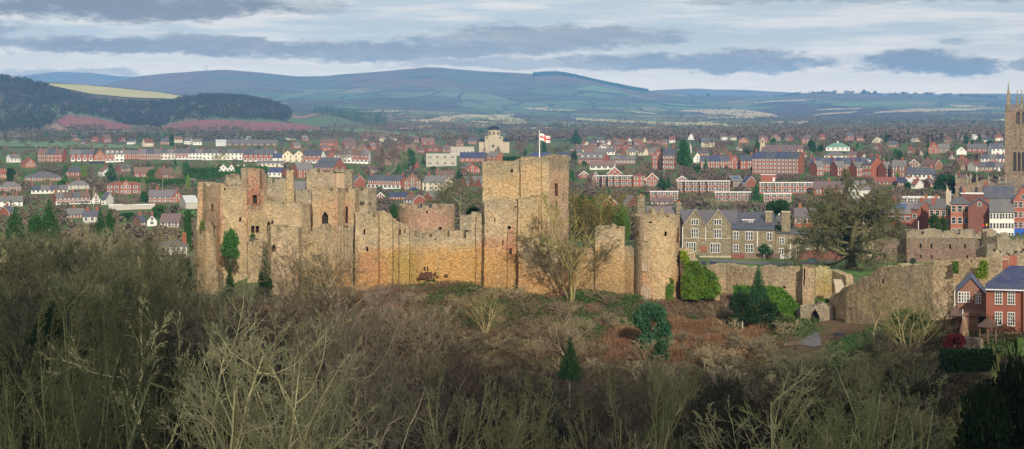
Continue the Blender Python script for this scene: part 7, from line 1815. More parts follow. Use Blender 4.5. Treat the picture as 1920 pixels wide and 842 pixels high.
# ---- parish church
Y = 660.
t = thing('church_tower', 'tall pinnacled sandstone church tower cut by the right picture edge', 'church tower')
x0, x1 = wx(1885.5, Y), wx(1941, Y); dp = x1 - x0
mb = MB(); mb.box(x0, x1, Y, Y + dp, wz(420, Y), wz(207, Y)); mb.build('shaft', M['sandstone'], t)
for (py, o_) in ((237, .25), (276, .3), (325, .3), (207, .25)):
    mb = MB(); z = wz(py, Y); mb.box(x0 - o_, x1 + o_, Y - o_, Y + dp + o_, z - .25, z + .15); mb.build('string_course', M['sandstone'], t)
for px in (1885.5, 1930):
    for k_, (py, o_) in enumerate(((420, .55), (325, .4), (276, .28))):
        mb = MB(); a = wx(px, Y); mb.box(a - (o_ if px < 1900 else 0), a + 2.3, Y - o_, Y, wz(py, Y), wz((325, 276, 209)[k_], Y) - .3); mb.build('buttress', M['sandstone'], t)
def lancet(parent, px0, px1, py0, py1, Y, mat='void', louv=False):
    w_ = px1 - px0; c_ = (px0 + px1) / 2; pts = [(px0, py1), (px1, py1), (px1, py0 + w_ * .8)]
    for k_ in range(1, 6): a = k_ / 6; pts.append((c_ + w_ / 2 * (1 - a ** 1.5), py0 + w_ * .8 * (1 - math.sin(a * 1.57))))
    pts.append((c_, py0))
    for k_ in range(5, 0, -1): a = k_ / 6; pts.append((c_ - w_ / 2 * (1 - a ** 1.5), py0 + w_ * .8 * (1 - math.sin(a * 1.57))))
    pts.append((px0, py0 + w_ * .8))
    A = [(wx(a, Y), Y - .06, wz(b, Y)) for a, b in pts]; m_ = MB(); m_.face(A); f = MB(); cx_, cz_ = wx(c_, Y), wz((py0 + py1) / 2, Y)
    Bq = [(cx_ + (p[0] - cx_) * 1.28, Y - .2, cz_ + (p[2] - cz_) * 1.05) for p in A]
    for i in range(len(A)):
        j = (i + 1) % len(A); q = [(A[i][0], Y - .2, A[i][2]), (A[j][0], Y - .2, A[j][2])]; f.face([Bq[i], Bq[j], q[1], q[0]]); f.face([q[0], q[1], A[j], A[i]]); f.face([(Bq[j][0], Y, Bq[j][2]), Bq[j], Bq[i], (Bq[i][0], Y, Bq[i][2])])
    o = f.build('window_surround', M['sandstone'], parent); m_.build('window', M[mat], o)
    if louv:
        l = MB(); n_ = 7
        for i in range(n_): z = wz(py1, Y) + (wz(py0 + w_ * .8, Y) - wz(py1, Y)) * (i + .5) / n_; l.box(wx(px0, Y), wx(px1, Y), Y - .15, Y - .07, z - .06, z + .08)
        l.build('louvre', M['slateg'], o)
for (a, b) in ((1904, 1911.5), (1914.5, 1922)): lancet(t, a, b, 209, 233, Y, 'void', True)
for (a, b) in ((1899, 1905), (1907, 1912.5), (1914.5, 1920), (1922, 1928)): lancet(t, a, b, 284, 321, Y)
for px in (1905, 1913, 1921): mb = MB(); a = wx(px, Y); mb.box(a - .15, a + .15, Y - .3, Y, wz(275, Y), wz(238, Y)); mb.build('pilaster', M['sandstone'], t)
mb = MB(); z = wz(205, Y)
for (ax, bx_, ay, by) in ((x0, x1, Y, Y + .5), (x0, x0 + .5, Y, Y + dp), (x1 - .5, x1, Y, Y + dp), (x0, x1, Y + dp - .5, Y + dp)):
    mb.box(ax, bx_, ay, by, z, z + .5); mb.box(ax, bx_, ay, by, z + 1.7, z + 2.0); L1 = bx_ - ax; L2 = by - ay; n_ = 22
    for i in range(n_):
        if L1 > L2: a = ax + L1 * i / n_; mb.box(a, a + L1 / n_ * .5, ay, by, z + .5, z + 1.7)
        else: a = ay + L2 * i / n_; mb.box(ax, bx_, a, a + L2 / n_ * .5, z + .5, z + 1.7)
mb.build('parapet', M['sandstone'], t)
def pinnacle(x, y, zb_, h_, w_):
    mb = MB(); mb.lathe([(w_, zb_), (w_, zb_ + h_ * .42), (w_ * 1.25, zb_ + h_ * .44), (w_ * .8, zb_ + h_ * .5), (.12, zb_ + h_ * .93), (.25, zb_ + h_ * .95), (0, zb_ + h_)], 8, x, y, 0, R(22.5), R(382.5)); 
    for i in range(4): a = R(45 + 90 * i); mb.lathe([(w_ * .28, zb_), (w_ * .28, zb_ + h_ * .5), (0, zb_ + h_ * .62)], 5, x + math.cos(a) * w_, y + math.sin(a) * w_)
    mb.build('pinnacle', M['mossstone'], t)
zp = wz(205, Y)
for (px, yy, h_, w_) in ((1889.5, Y + .8, 11.8, .8), (1937, Y + .8, 11.8, .8), (1909, Y + dp - .8, 12, .8), (1937.5, Y + dp - .8, 11, .8), (1898, Y + dp * .5, 8.2, .5), (1914, Y + .4, 8.6, .5), (1926, Y + dp * .5, 8, .5)):
    pinnacle(wx(px, yy), yy, zp + (-.2), h_, w_)
face_view(t, 1885.5, 660)
t = thing('church', 'low brown stone church aisle with small pinnacles, left of the tall tower', 'church')
Y = 640.
mb = MB(); wallface(mb, [(1793, 400), (1899, 400), (1899, 345), (1868, 346), (1845, 337), (1822, 345), (1818, 337), (1810, 333), (1795, 336), (1793, 338)], Y, 14); mb.build('wall', M['sandstone'], t)
mb = MB(); z = wz(344, Y)
for i in range(16): a = wx(1868 + i * 2.0, Y); mb.box(a, a + .25, Y - .1, Y + .3, z, z + .7)
mb.build('parapet', M['mossstone'], t)
for px, py in ((1794.5, 323), (1813, 322), (1820, 323), (1832, 326), (1853, 327), (1872, 329), (1884, 330)):
    mb = MB(); x = wx(px, Y); z = wz(344, Y); h_ = wz(py, Y) - z; mb.lathe([(.45, z), (.45, z + h_ * .5), (.55, z + h_ * .55), (0, z + h_)], 6, x, Y); mb.build('pinnacle', M['mossstone'], t)
lancet(t, 1800, 1806, 350, 372, Y, 'glass'); lancet(t, 1828, 1834, 350, 372, Y, 'glass'); lancet(t, 1842, 1850, 346, 372, Y, 'glass')
mb = MB(); rooface(mb, [(wx(1868, Y), Y + 1, wz(345, Y)), (wx(1900, Y), Y + 1, wz(345, Y)), (wx(1900, Y), Y + 7, wz(339, Y)), (wx(1868, Y), Y + 7, wz(339, Y))]); mb.build('roof', M['slateg'], t)
face_view(t, 1840, 640)
t = thing('spirelet', 'small stone obelisk pinnacle standing behind the orange Georgian house', 'pinnacle')
x = wx(1776.5, 560); mb = MB(); mb.lathe([(1.0, wz(392, 560)), (1.0, wz(364, 560)), (1.2, wz(363, 560)), (.1, wz(351, 560)), (0, wz(349, 560))], 4, x, 560, 0, R(45), R(405)); mb.build('stone', M['ashlar'], t)
t = thing('telegraph_pole', 'white mast rising beside the orange Georgian house roof', 'mast'); mb = MB(); mb.tube((wx(1782.5, 470), 470, wz(392, 470)), (wx(1782.5, 470), 470, wz(357, 470)), .14, .1, 6); mb.build('pole', M['frame'], t)
t = thing('telegraph_pole', 'white post in front of the red brick shop range, left of the twin yews', 'mast'); mb = MB(); mb.tube((wx(1722, 430), 430, wz(446, 430)), (wx(1722, 430), 430, wz(414, 430)), .12, .1, 6); mb.build('pole', M['frame'], t)
# domed church
X, Y, Z = hit(926, 287); s = Y / F
t = thing('domed_church', 'pale stone church with a dark dome and two half domes left of the keep top', 'church')
cz = lambda py: CZ - (py - 250) * s
cx_, cy_ = wx(926, Y), Y + 13 * s
mb = MB(); mb.box(wx(909, Y), wx(943, Y), Y, Y + 26 * s, cz(295), cz(256)); mb.build('nave', M['ashlar'], t)
mb = MB(); mb.box(wx(898, Y), wx(955, Y), Y + 6 * s, Y + 22 * s, cz(295), cz(266)); mb.build('transept', M['ashlar'], t)
mb = MB(); mb.box(wx(918, Y), wx(935, Y), Y - 3 * s, Y, cz(295), cz(262)); mb.build('apse_bay', M['ashlar'], t)
mb = MB(); mb.lathe([(12.2 * s, cz(256)), (12.2 * s, cz(254)), (11.6 * s, cz(254)), (11.6 * s, cz(246)), (12.2 * s, cz(245.5)), (12.2 * s, cz(244))], 24, cx_, cy_); dr = mb.build('drum', M['ashlar'], t)
mb = MB(); mb.lathe([(11.6 * s * math.cos(a), cz(244.2) + 9.2 * s * math.sin(a)) for a in [i * 1.5708 / 8 for i in range(9)]], 24, cx_, cy_); mb.build('dome', M['copper'], t, True)
mb = MB(); mb.tube((cx_, cy_, cz(237)), (cx_, cy_, cz(233.5)), .3, .1, 6); mb.build('finial', M['ashlar'], t)
for px in (902.5, 949.5):
    mb = MB(); mb.lathe([(8 * s * math.cos(a), cz(266) + 7.5 * s * math.sin(a)) for a in [i * 1.5708 / 6 for i in range(7)]], 20, wx(905 if px < 926 else 948, Y), cy_); mb.build('half_dome', M['copper'], t, True)
for px in (913, 938):
    mb = MB(); mb.lathe([(2.2 * s * math.cos(a), cz(259) + 1.8 * s * math.sin(a)) for a in [i * 1.5708 / 4 for i in range(5)]], 12, wx(px, Y), Y); mb.build('dome_window', M['void'], t)
for k_ in range(3):
    for px in (917.5 + k_ * 7.5, 919.5 + k_ * 7.5):
        a = wx(px, Y); dy = math.sqrt(max(0, (11.7 * s) ** 2 - (a - cx_) ** 2)); mb = MB(); mb.box(a - .35, a + .35, cy_ - dy - .12, cy_ - dy + .5, cz(252.5), cz(248)); mb.build('window', M['void'], dr)
mb = MB(); mb.tube((wx(924.5, Y), Y - 3.1 * s, cz(274)), (wx(924.5, Y), Y - 3.02 * s, cz(274)), 2.6 * s, 2.6 * s, 16); mb.build('rose_window', M['void'], t)
mb = MB(); mb.box(wx(908, Y), wx(944, Y), Y - .3, Y, cz(260.5), cz(259.5)); mb.build('cornice', M['ashlar'], t)
# bellcote
X, Y, Z = hit(1430, 290); s = Y / F; t = thing('bellcote', 'narrow stone bellcote rising from the left end of the long brown church roof', 'bellcote'); t_Y = Y - 1
mb = MB(); poly = [(1423, 292), (1437, 292), (1434, 268), (1432.5, 262), (1430, 257), (1427.5, 262), (1426, 268)]
A = [((a - 960) * t_Y / F, CZ - (b - 250) * t_Y / F) for a, b in poly]; f_ = [(a, t_Y, z) for a, z in A]; g_ = [(a, t_Y + 1, z) for a, z in A]; mb.face(f_); mb.face(g_[::-1])
for i in range(len(A)): j = (i + 1) % len(A); mb.face([f_[j], f_[i], g_[i], g_[j]])
mb.build('gable_wall', M['ashlar'], t); pbox(1428.8, 1431.2, 263, 268, t_Y, .1, 'void', 'bell_opening', t, .05)
# masts on the hills
for (px, a, b, lab, n_) in ((383, 123, 132, 'thin radio mast on the left hill top, left one', 0), (387.5, 122, 132, 'lattice radio mast on the left hill top, right one', 1), (798, 121.5, 128, 'tiny mast on the summit of the highest hill', 2)):
    Y = 8600.; t = thing('radio_mast', lab, 'mast'); mb = MB(); r0 = 6 if n_ == 1 else 3
    x = wx(px, Y); zb_, zt = wz(b + 2, Y), wz(a, Y)
    mb.tube((x, Y, zb_), (x, Y, zt), r0 * .5, r0 * .3, 5)
    mb.build('mast', M['greyrender'], t)
    if n_ == 1:
        for zz in (.75, .88): mb = MB(); z = zb_ + (zt - zb_) * zz; mb.box(x - 5, x + 5, Y - 3, Y + 3, z, z + 3); mb.build('platform', M['greyrender'], t)
# cars and people
car(766, 356, None, 2.6, 0, 'silver car left of three parked in front of the cream house')
car(775, 356, None, 2.7, 1, 'blue car in the middle of three parked in front of the cream house')
car(785, 355, None, 2.5, 4, 'black car right of three parked, nearest the cream house')
car(260, 391, None, .2, 1, 'dark blue car parked by the long low grey building on the left')
car(1462, 331, None, .4, 1, 'blue car by the red garage block')
car(1400, 359, None, .2, 0, 'silver car above the panelled terrace left of the lawn tree'); car(1393, 358, None, .3, 4, 'black car between the panelled terraces')
car(122, 305, None, .2, 0, 'silver car at the far left end of the ridge street')
def person(px, pyf, Y, coat, label):
    x = wx(px, Y); z = wz(pyf, Y); e = empty('person', (x, Y, z)); tag(e, label, 'person')
    me_ = bpy.data.meshes.new('body'); V = [(0, 0, .92), (0, 0, 1.2), (0, 0, 1.42), (0, 0, 1.52), (0, -.01, 1.66), (-.1, 0, .88), (-.1, -.03, .48), (-.1, .02, .06), (-.1, -.14, .03), (.1, 0, .88), (.12, .03, .48), (.12, .06, .06), (.12, -.1, .03), (-.2, 0, 1.4), (-.27, .02, 1.14), (-.24, -.1, .92), (.2, 0, 1.4), (.27, .02, 1.14), (.24, -.1, .92)]
    E = [(0, 1), (1, 2), (2, 3), (3, 4), (0, 5), (5, 6), (6, 7), (7, 8), (0, 9), (9, 10), (10, 11), (11, 12), (2, 13), (13, 14), (14, 15), (2, 16), (16, 17), (17, 18)]
    me_.from_pydata(V, E, []); me_.materials.append(M[coat]); o = link('body', me_, e)
    sk = o.modifiers.new('skin', 'SKIN'); rad = [.15, .15, .15, .06, .11, .1, .075, .05, .05, .1, .075, .05, .05, .07, .05, .04, .07, .05, .04]
    for i, r_ in enumerate(rad): me_.skin_vertices[0].data[i].radius = (r_, r_ * .8)
    me_.skin_vertices[0].data[0].use_root = True; o.modifiers.new('s', 'SUBSURF').levels = 1
    mb = MB(); mb.box(-.16, .16, -.1, .1, .35, .9); mb.build('trousers', M['darkblue'], e)
person(1843.5, 432, 400, 'red', 'person in a red coat standing by the dark brick gable wall'); person(1850, 431, 400, 'yellow', 'person in a yellow coat beside the one in red')
# lamp posts glimpsed in the town
for k_, (px, a, b, lab) in enumerate(((176, 352, 392, 'tall thin white post by the black-and-white gabled house on the left'), (305, 337, 362, 'thin post in front of the red house with the wide purple roof'), (1245, 300, 336, 'thin pale pole between the panelled terraces and the Victorian houses'), (68, 270, 290, 'thin pole in the field at the far left'), (1553, 316, 330, 'thin pole by the red gabled wings'))):
    X, Y, Z = hit(px, b); t = thing('street_lamp', lab, 'pole'); mb = MB(); mb.tube((X, Y, Z - .5), (X, Y, CZ - (a - 250) / F * Y), .12, .08, 6); mb.build('pole', M['greyrender'], t); mb = MB(); z = CZ - (a - 250) / F * Y; mb.box(X - .1, X + .7, Y - .1, Y + .1, z - .1, z + .05); mb.build('lamp', M['greyrender'], t)
# ------------------------------------------------------------------ far woods, hedgerows, town trees
HR = []
for o in COL.objects:
    if o.parent is None and o.type == 'EMPTY' and o.name.split('.')[0] in ('house', 'flats', 'school', 'garage', 'shed', 'chapel', 'barn', 'bungalow', 'church', 'building', 'domed_church', 'stone_house', 'bellcote'):
        pts = []
        for ch in o.children:
            if ch.name.split('.')[0] in ('wall', 'roof', 'nave', 'transept', 'gabled_wall', 'middle_wall', 'east_wall', 'gable_wall'):
                me_ = ch.data; mw = o.matrix_basis
                for v in (me_.vertices if len(me_.vertices) < 60 else list(me_.vertices)[::4]): pts.append(mw @ v.co)
        if not pts: continue
        pr = [proj(p) for p in pts]; ys = [p.y for p in pts]
        HR.append((min(p[0] for p in pr), max(p[0] for p in pr), min(p[1] for p in pr), proj((pts[0][0], min(ys), G(pts[0][0], min(ys))))[1], min(ys), max(ys), min(p.x for p in pts), max(p.x for p in pts)))
HA = np.array(HR)
def blocked(px, py, wpx, hpx, Y, x, tol=.35):
    """would something this big, standing here, hide a house or stand inside one?"""
    inside = (HA[:, 6] - 1 < x) & (HA[:, 7] + 1 > x) & (HA[:, 4] - 1.5 < Y) & (HA[:, 5] + 1 > Y)
    if inside.any(): return True
    fr = HA[HA[:, 4] > Y]
    if len(fr) == 0: return False
    ox = np.minimum(px + wpx / 2, fr[:, 1]) - np.maximum(px - wpx / 2, fr[:, 0]); oy = np.minimum(py, fr[:, 3]) - np.maximum(py - hpx, fr[:, 2])
    ar = np.maximum(ox, 0) * np.maximum(oy, 0)
    return bool((ar > tol * np.minimum(wpx * hpx, (fr[:, 1] - fr[:, 0]) * (fr[:, 3] - fr[:, 2]))).any())

def mass(name, trees, mat, col, seed, nq=26, cone=False, q=.11):
    """many crowns as one mass: trees = (x, y, z, width, height)"""
    r = np.random.default_rng(seed); T_ = np.array(trees); n = len(T_)
    d = r.normal(size=(n, nq, 3)); d /= np.linalg.norm(d, axis=2, keepdims=True); rad = r.uniform(.45, 1, (n, nq, 1)) ** .5
    p = d * rad
    if cone:
        h_ = r.random((n, nq)) ** 1.5; a = r.uniform(0, 6.28, (n, nq)); rr_ = (1 - h_) * r.uniform(.5, 1, (n, nq)); p = np.stack([np.cos(a) * rr_, np.sin(a) * rr_, h_ * 2 - 1], -1)
    sc = np.stack([T_[:, 3] / 2, T_[:, 3] / 2, T_[:, 4] * (.5 if cone else .42)], -1)[:, None, :]
    c = np.stack([T_[:, 0], T_[:, 1], T_[:, 2] + T_[:, 4] * (.5 if cone else .56)], -1)[:, None, :]
    pts = (c + p * sc).reshape(-1, 3); size = (np.repeat(T_[:, 3], nq) * q)[:, None] * r.uniform(.6, 1.5, (n * nq, 1))
    a = r.normal(size=(n * nq, 3)); a /= np.linalg.norm(a, axis=1, keepdims=True); b = np.cross(a, r.normal(size=(n * nq, 3))); b /= np.linalg.norm(b, axis=1, keepdims=True)
    V = np.stack([pts - a * size, pts + b * size * .7, pts + a * size, pts - b * size * .7], 1).reshape(-1, 3)
    o = link(name, np_mesh(name, V, np.arange(n * nq * 4).reshape(-1, 4), mat, 4)); o.color = (*col, 1)
    return tag(o, kind='stuff')
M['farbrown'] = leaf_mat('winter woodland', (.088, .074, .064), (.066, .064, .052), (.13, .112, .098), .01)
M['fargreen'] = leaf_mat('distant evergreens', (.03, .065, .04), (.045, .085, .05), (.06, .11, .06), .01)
rw = random.Random(77)
# wooded hill
top = [(-300, 136), (0, 149), (50, 157), (100, 172), (170, 191), (250, 198), (330, 196), (350, 186), (390, 185), (460, 187), (520, 200), (545, 216)]
bot = [(-300, 250), (0, 250), (80, 246), (105, 228), (130, 214), (180, 221), (240, 236), (300, 240), (325, 231), (350, 226), (400, 223), (470, 226), (540, 227), (546, 222)]
ta, ba = np.array(top, float), np.array(bot, float); tr_ = []; tg = []; tries = 0
while len(tr_) + len(tg) < 3300 and tries < 60000:
    tries += 1
    px = rw.uniform(-160, 546); Y = rw.uniform(2300, 3640); x = (px - 960) / F * Y; z = G(x, Y); py = 250 - (z - CZ) / Y * F
    if np.interp(px, ta[:, 0], ta[:, 1]) - 2 <= py <= np.interp(px, ba[:, 0], ba[:, 1]):
        h_ = rw.uniform(9, 15); 
        if px < 170 and rw.random() < .16: tg.append((x, Y, z, h_ * .6, h_ * 1.35))
        elif rw.random() < .04: tg.append((x, Y, z, h_ * .6, h_ * 1.1))
        else: tr_.append((x, Y, z, h_ * .95, h_))
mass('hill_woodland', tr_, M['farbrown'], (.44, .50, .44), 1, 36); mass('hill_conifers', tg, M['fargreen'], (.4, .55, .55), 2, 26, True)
# plantation
tg = []
while len(tg) < 420:
    px = rw.uniform(588, 724); py = rw.uniform(206 + max(0, px - 640) * .14, 214 + max(0, px - 600) * .19); x, Y, z = hit(px, py, 2700)
    tg.append((x, Y, z, 7, rw.uniform(13, 17)))
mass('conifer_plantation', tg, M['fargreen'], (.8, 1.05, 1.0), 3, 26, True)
# conifer forest on the shoulder of the far hill
tg = []
while len(tg) < 2300:
    px = rw.uniform(1000, 1215); Y = rw.uniform(8100, 8700); x = (px - 960) / F * Y; z = G(x, Y); py = 250 - (z - CZ) / Y * F
    t_ = np.interp(px, [1000, 1030, 1100, 1180, 1270], [139, 136, 147, 164, 176])
    if py < t_ + 3 + 15 * max(0, 1 - abs(px - 1060) / 170): tg.append((x, Y, z, 15, rw.uniform(8, 12)))
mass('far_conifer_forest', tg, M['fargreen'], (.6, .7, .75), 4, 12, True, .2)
tg = []
for px in np.arange(1285, 1885, 1.6):
    if mnoise.noise(Vector((px * .06, 3, 1))) < -.05: continue
    Y = 8560 + rw.uniform(-60, 40); x = (px - 960) / F * Y; tg.append((x, Y, G(x, Y), rw.uniform(12, 26), rw.uniform(9, 19) * (.55 if px < 1470 else 1)))
mass('ridge_trees', tg, M['farbrown'], (.8, .85, .85), 44, 12, False, .2)
# hedgerow trees over the farmland
def belt(n_lines, Y0, Y1, px0, px1, seed, smin, smax, nq, name, cmul=(1, 1, 1), L0=120, L1=520, sp=11):
    r = random.Random(seed); tt = []
    for i in range(n_lines):
        Y = math.exp(r.uniform(math.log(Y0), math.log(Y1))); px = r.uniform(px0, px1); x = (px - 960) / F * Y
        a = r.gauss(0, .35) if r.random() < .68 else r.uniform(.5, 2.6); L_ = r.uniform(L0, L1); k_ = 0; bend = r.gauss(0, .0012)
        dense = r.random()
        while k_ < L_:
            x += math.cos(a) * sp; Y += math.sin(a) * sp; a += bend * sp; k_ += sp
            if Y < 1800 or Y > 8000: break
            pxx = x / Y * F + 960
            if r.random() < .25 + .6 * dense:
                h_ = r.uniform(smin, smax) * (.6 if r.random() < .35 else 1); z = G(x, Y); py = 250 - (z - CZ) / Y * F
                if pxx < 620 and py > 222 and 226 < py < 247 and r.random() < .9: continue
                tt.append((x + r.gauss(0, 2), Y + r.gauss(0, 2), z, h_ * 1.05, h_))
    return mass(name, tt, M['farbrown'], cmul, seed, nq)
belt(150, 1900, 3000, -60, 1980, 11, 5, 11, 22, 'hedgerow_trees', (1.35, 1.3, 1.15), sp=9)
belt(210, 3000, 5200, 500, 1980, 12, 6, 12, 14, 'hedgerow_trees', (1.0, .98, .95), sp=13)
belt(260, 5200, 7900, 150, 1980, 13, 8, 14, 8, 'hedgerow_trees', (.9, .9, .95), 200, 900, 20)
def grove(blobs, seed, mat, name, col, smin, smax, nq, cone=False, dens=1.):
    r = random.Random(seed); tt = []
    for (px, py, rx, ry, n) in blobs:
        for _ in range(int(n * dens)):
            a, q = r.uniform(0, 6.28), math.sqrt(r.random()); u, v = px + rx * q * math.cos(a), py + ry * q * math.sin(a)
            x, Y, z = hit(u, v, 1500); h_ = r.uniform(smin, smax)
            wpx = h_ * F / Y
            if Y < 1900 and blocked(u, 250 - (z - CZ) / Y * F, wpx, wpx, Y, x, .3): continue
            tt.append((x, Y, z, h_ * (.55 if cone else 1.05), h_))
    if tt: return mass(name, tt, mat, col, seed, nq, cone)
grove([(480, 262, 120, 4, 90), (250, 262, 120, 5, 70), (90, 255, 90, 6, 70), (600, 258, 60, 4, 60), (330, 250, 50, 3, 25), (160, 245, 40, 5, 30), (60, 268, 70, 3, 30), (430, 247, 40, 3, 18)], 31, M['farbrown'], 'valley_trees', (1.0, 1.0, .85), 7, 12, 26)
grove([(800, 240, 90, 9, 260), (860, 238, 36, 5, 70), (760, 222, 60, 6, 120), (1060, 247, 140, 5, 220), (1240, 248, 120, 4, 200), (1400, 244, 120, 4, 180), (1000, 232, 90, 5, 120), (1150, 238, 120, 4, 150), (1560, 240, 160, 6, 220), (1780, 238, 130, 6, 220), (1650, 225, 200, 6, 200), (1450, 226, 140, 5, 140), (1120, 212, 130, 7, 160), (700, 212, 60, 5, 90), (1780, 218, 120, 6, 130), (1560, 206, 160, 5, 130), (1340, 214, 60, 3, 40), (1660, 188, 160, 4, 120), (1500, 184, 60, 3, 60)], 32, M['farbrown'], 'valley_woods', (1.7, 1.5, 1.3), 6, 12, 22, False, .42)  # lighter tan tint puts the valley's sunlight into the woods
grove([(1080, 245, 60, 3, 14), (1440, 240, 50, 5, 16), (1620, 236, 160, 6, 36), (1800, 230, 80, 8, 24), (1300, 250, 40, 2, 10), (110, 262, 60, 4, 14), (300, 268, 60, 3, 14), (900, 252, 80, 4, 12)], 33, M['fargreen'], 'valley_evergreens', (.9, 1.1, .9), 8, 13, 26, False)
# dense belt of bare trees behind the right half of the town
grove([(1330, 262, 70, 8, 200), (1450, 256, 90, 8, 230), (1580, 262, 90, 9, 250), (1700, 262, 90, 10, 280), (1830, 258, 60, 10, 170), (1640, 285, 40, 8, 70), (1720, 300, 40, 8, 60), (1800, 270, 70, 10, 120), (1250, 262, 40, 4, 60), (1180, 260, 60, 3, 50), (1040, 262, 60, 3, 60), (980, 266, 30, 4, 40), (860, 268, 30, 3, 24), (740, 272, 60, 5, 70), (1760, 245, 110, 4, 100), (1520, 248, 110, 4, 100)], 34, M['farbrown'], 'bare_tree_belt', (1.5, 1.36, 1.3), 7, 12, 60, False, .62)
# garden scrub between the houses
def scrub(n, seed, mat, name, col, smin, smax, nq, box, x_ok=lambda px, py: True):
    r = random.Random(seed); tt = []; k_ = 0
    while len(tt) < n and k_ < n * 8:
        k_ += 1; px, py = r.uniform(box[0], box[1]), r.uniform(box[2], box[3])
        if mnoise.noise(Vector((px * .05, py * .12, seed))) < -.12 or not x_ok(px, py): continue
        x, Y, z = hit(px, py, 430); h_ = r.uniform(smin, smax) * (.7 + .8 * max(0, mnoise.noise(Vector((px * .03, py * .08, seed + 5))))); wpx = h_ * F / Y
        if blocked(px, py, wpx * 1.2, wpx, Y, x, .22): continue
        tt.append((x, Y, z - .2, h_ * 1.3, h_))
    return mass(name, tt, mat, col, seed, nq, False, .085)
left = lambda px, py: True
scrub(1500, 41, M['farbrown'], 'garden_scrub', (1.5, 1.4, 1.15), 2.5, 6, 110, (-40, 700, 272, 470)); scrub(1300, 42, M['fargreen'], 'garden_hedges', (1.6, 2.0, .9), 1.8, 4.2, 60, (-40, 700, 290, 460))
scrub(1300, 43, M['farbrown'], 'garden_scrub', (1.4, 1.28, 1.2), 2.5, 6, 110, (690, 1300, 258, 450)); scrub(900, 44, M['fargreen'], 'garden_hedges', (1.5, 2.0, 1.), 1.8, 4, 60, (690, 1300, 262, 450))
scrub(1700, 45, M['farbrown'], 'garden_scrub', (1.4, 1.28, 1.2), 2.5, 6, 110, (1300, 1900, 250, 440)); scrub(1100, 46, M['fargreen'], 'garden_hedges', (1.5, 2., 1.), 1.8, 4, 60, (1300, 1900, 255, 440))

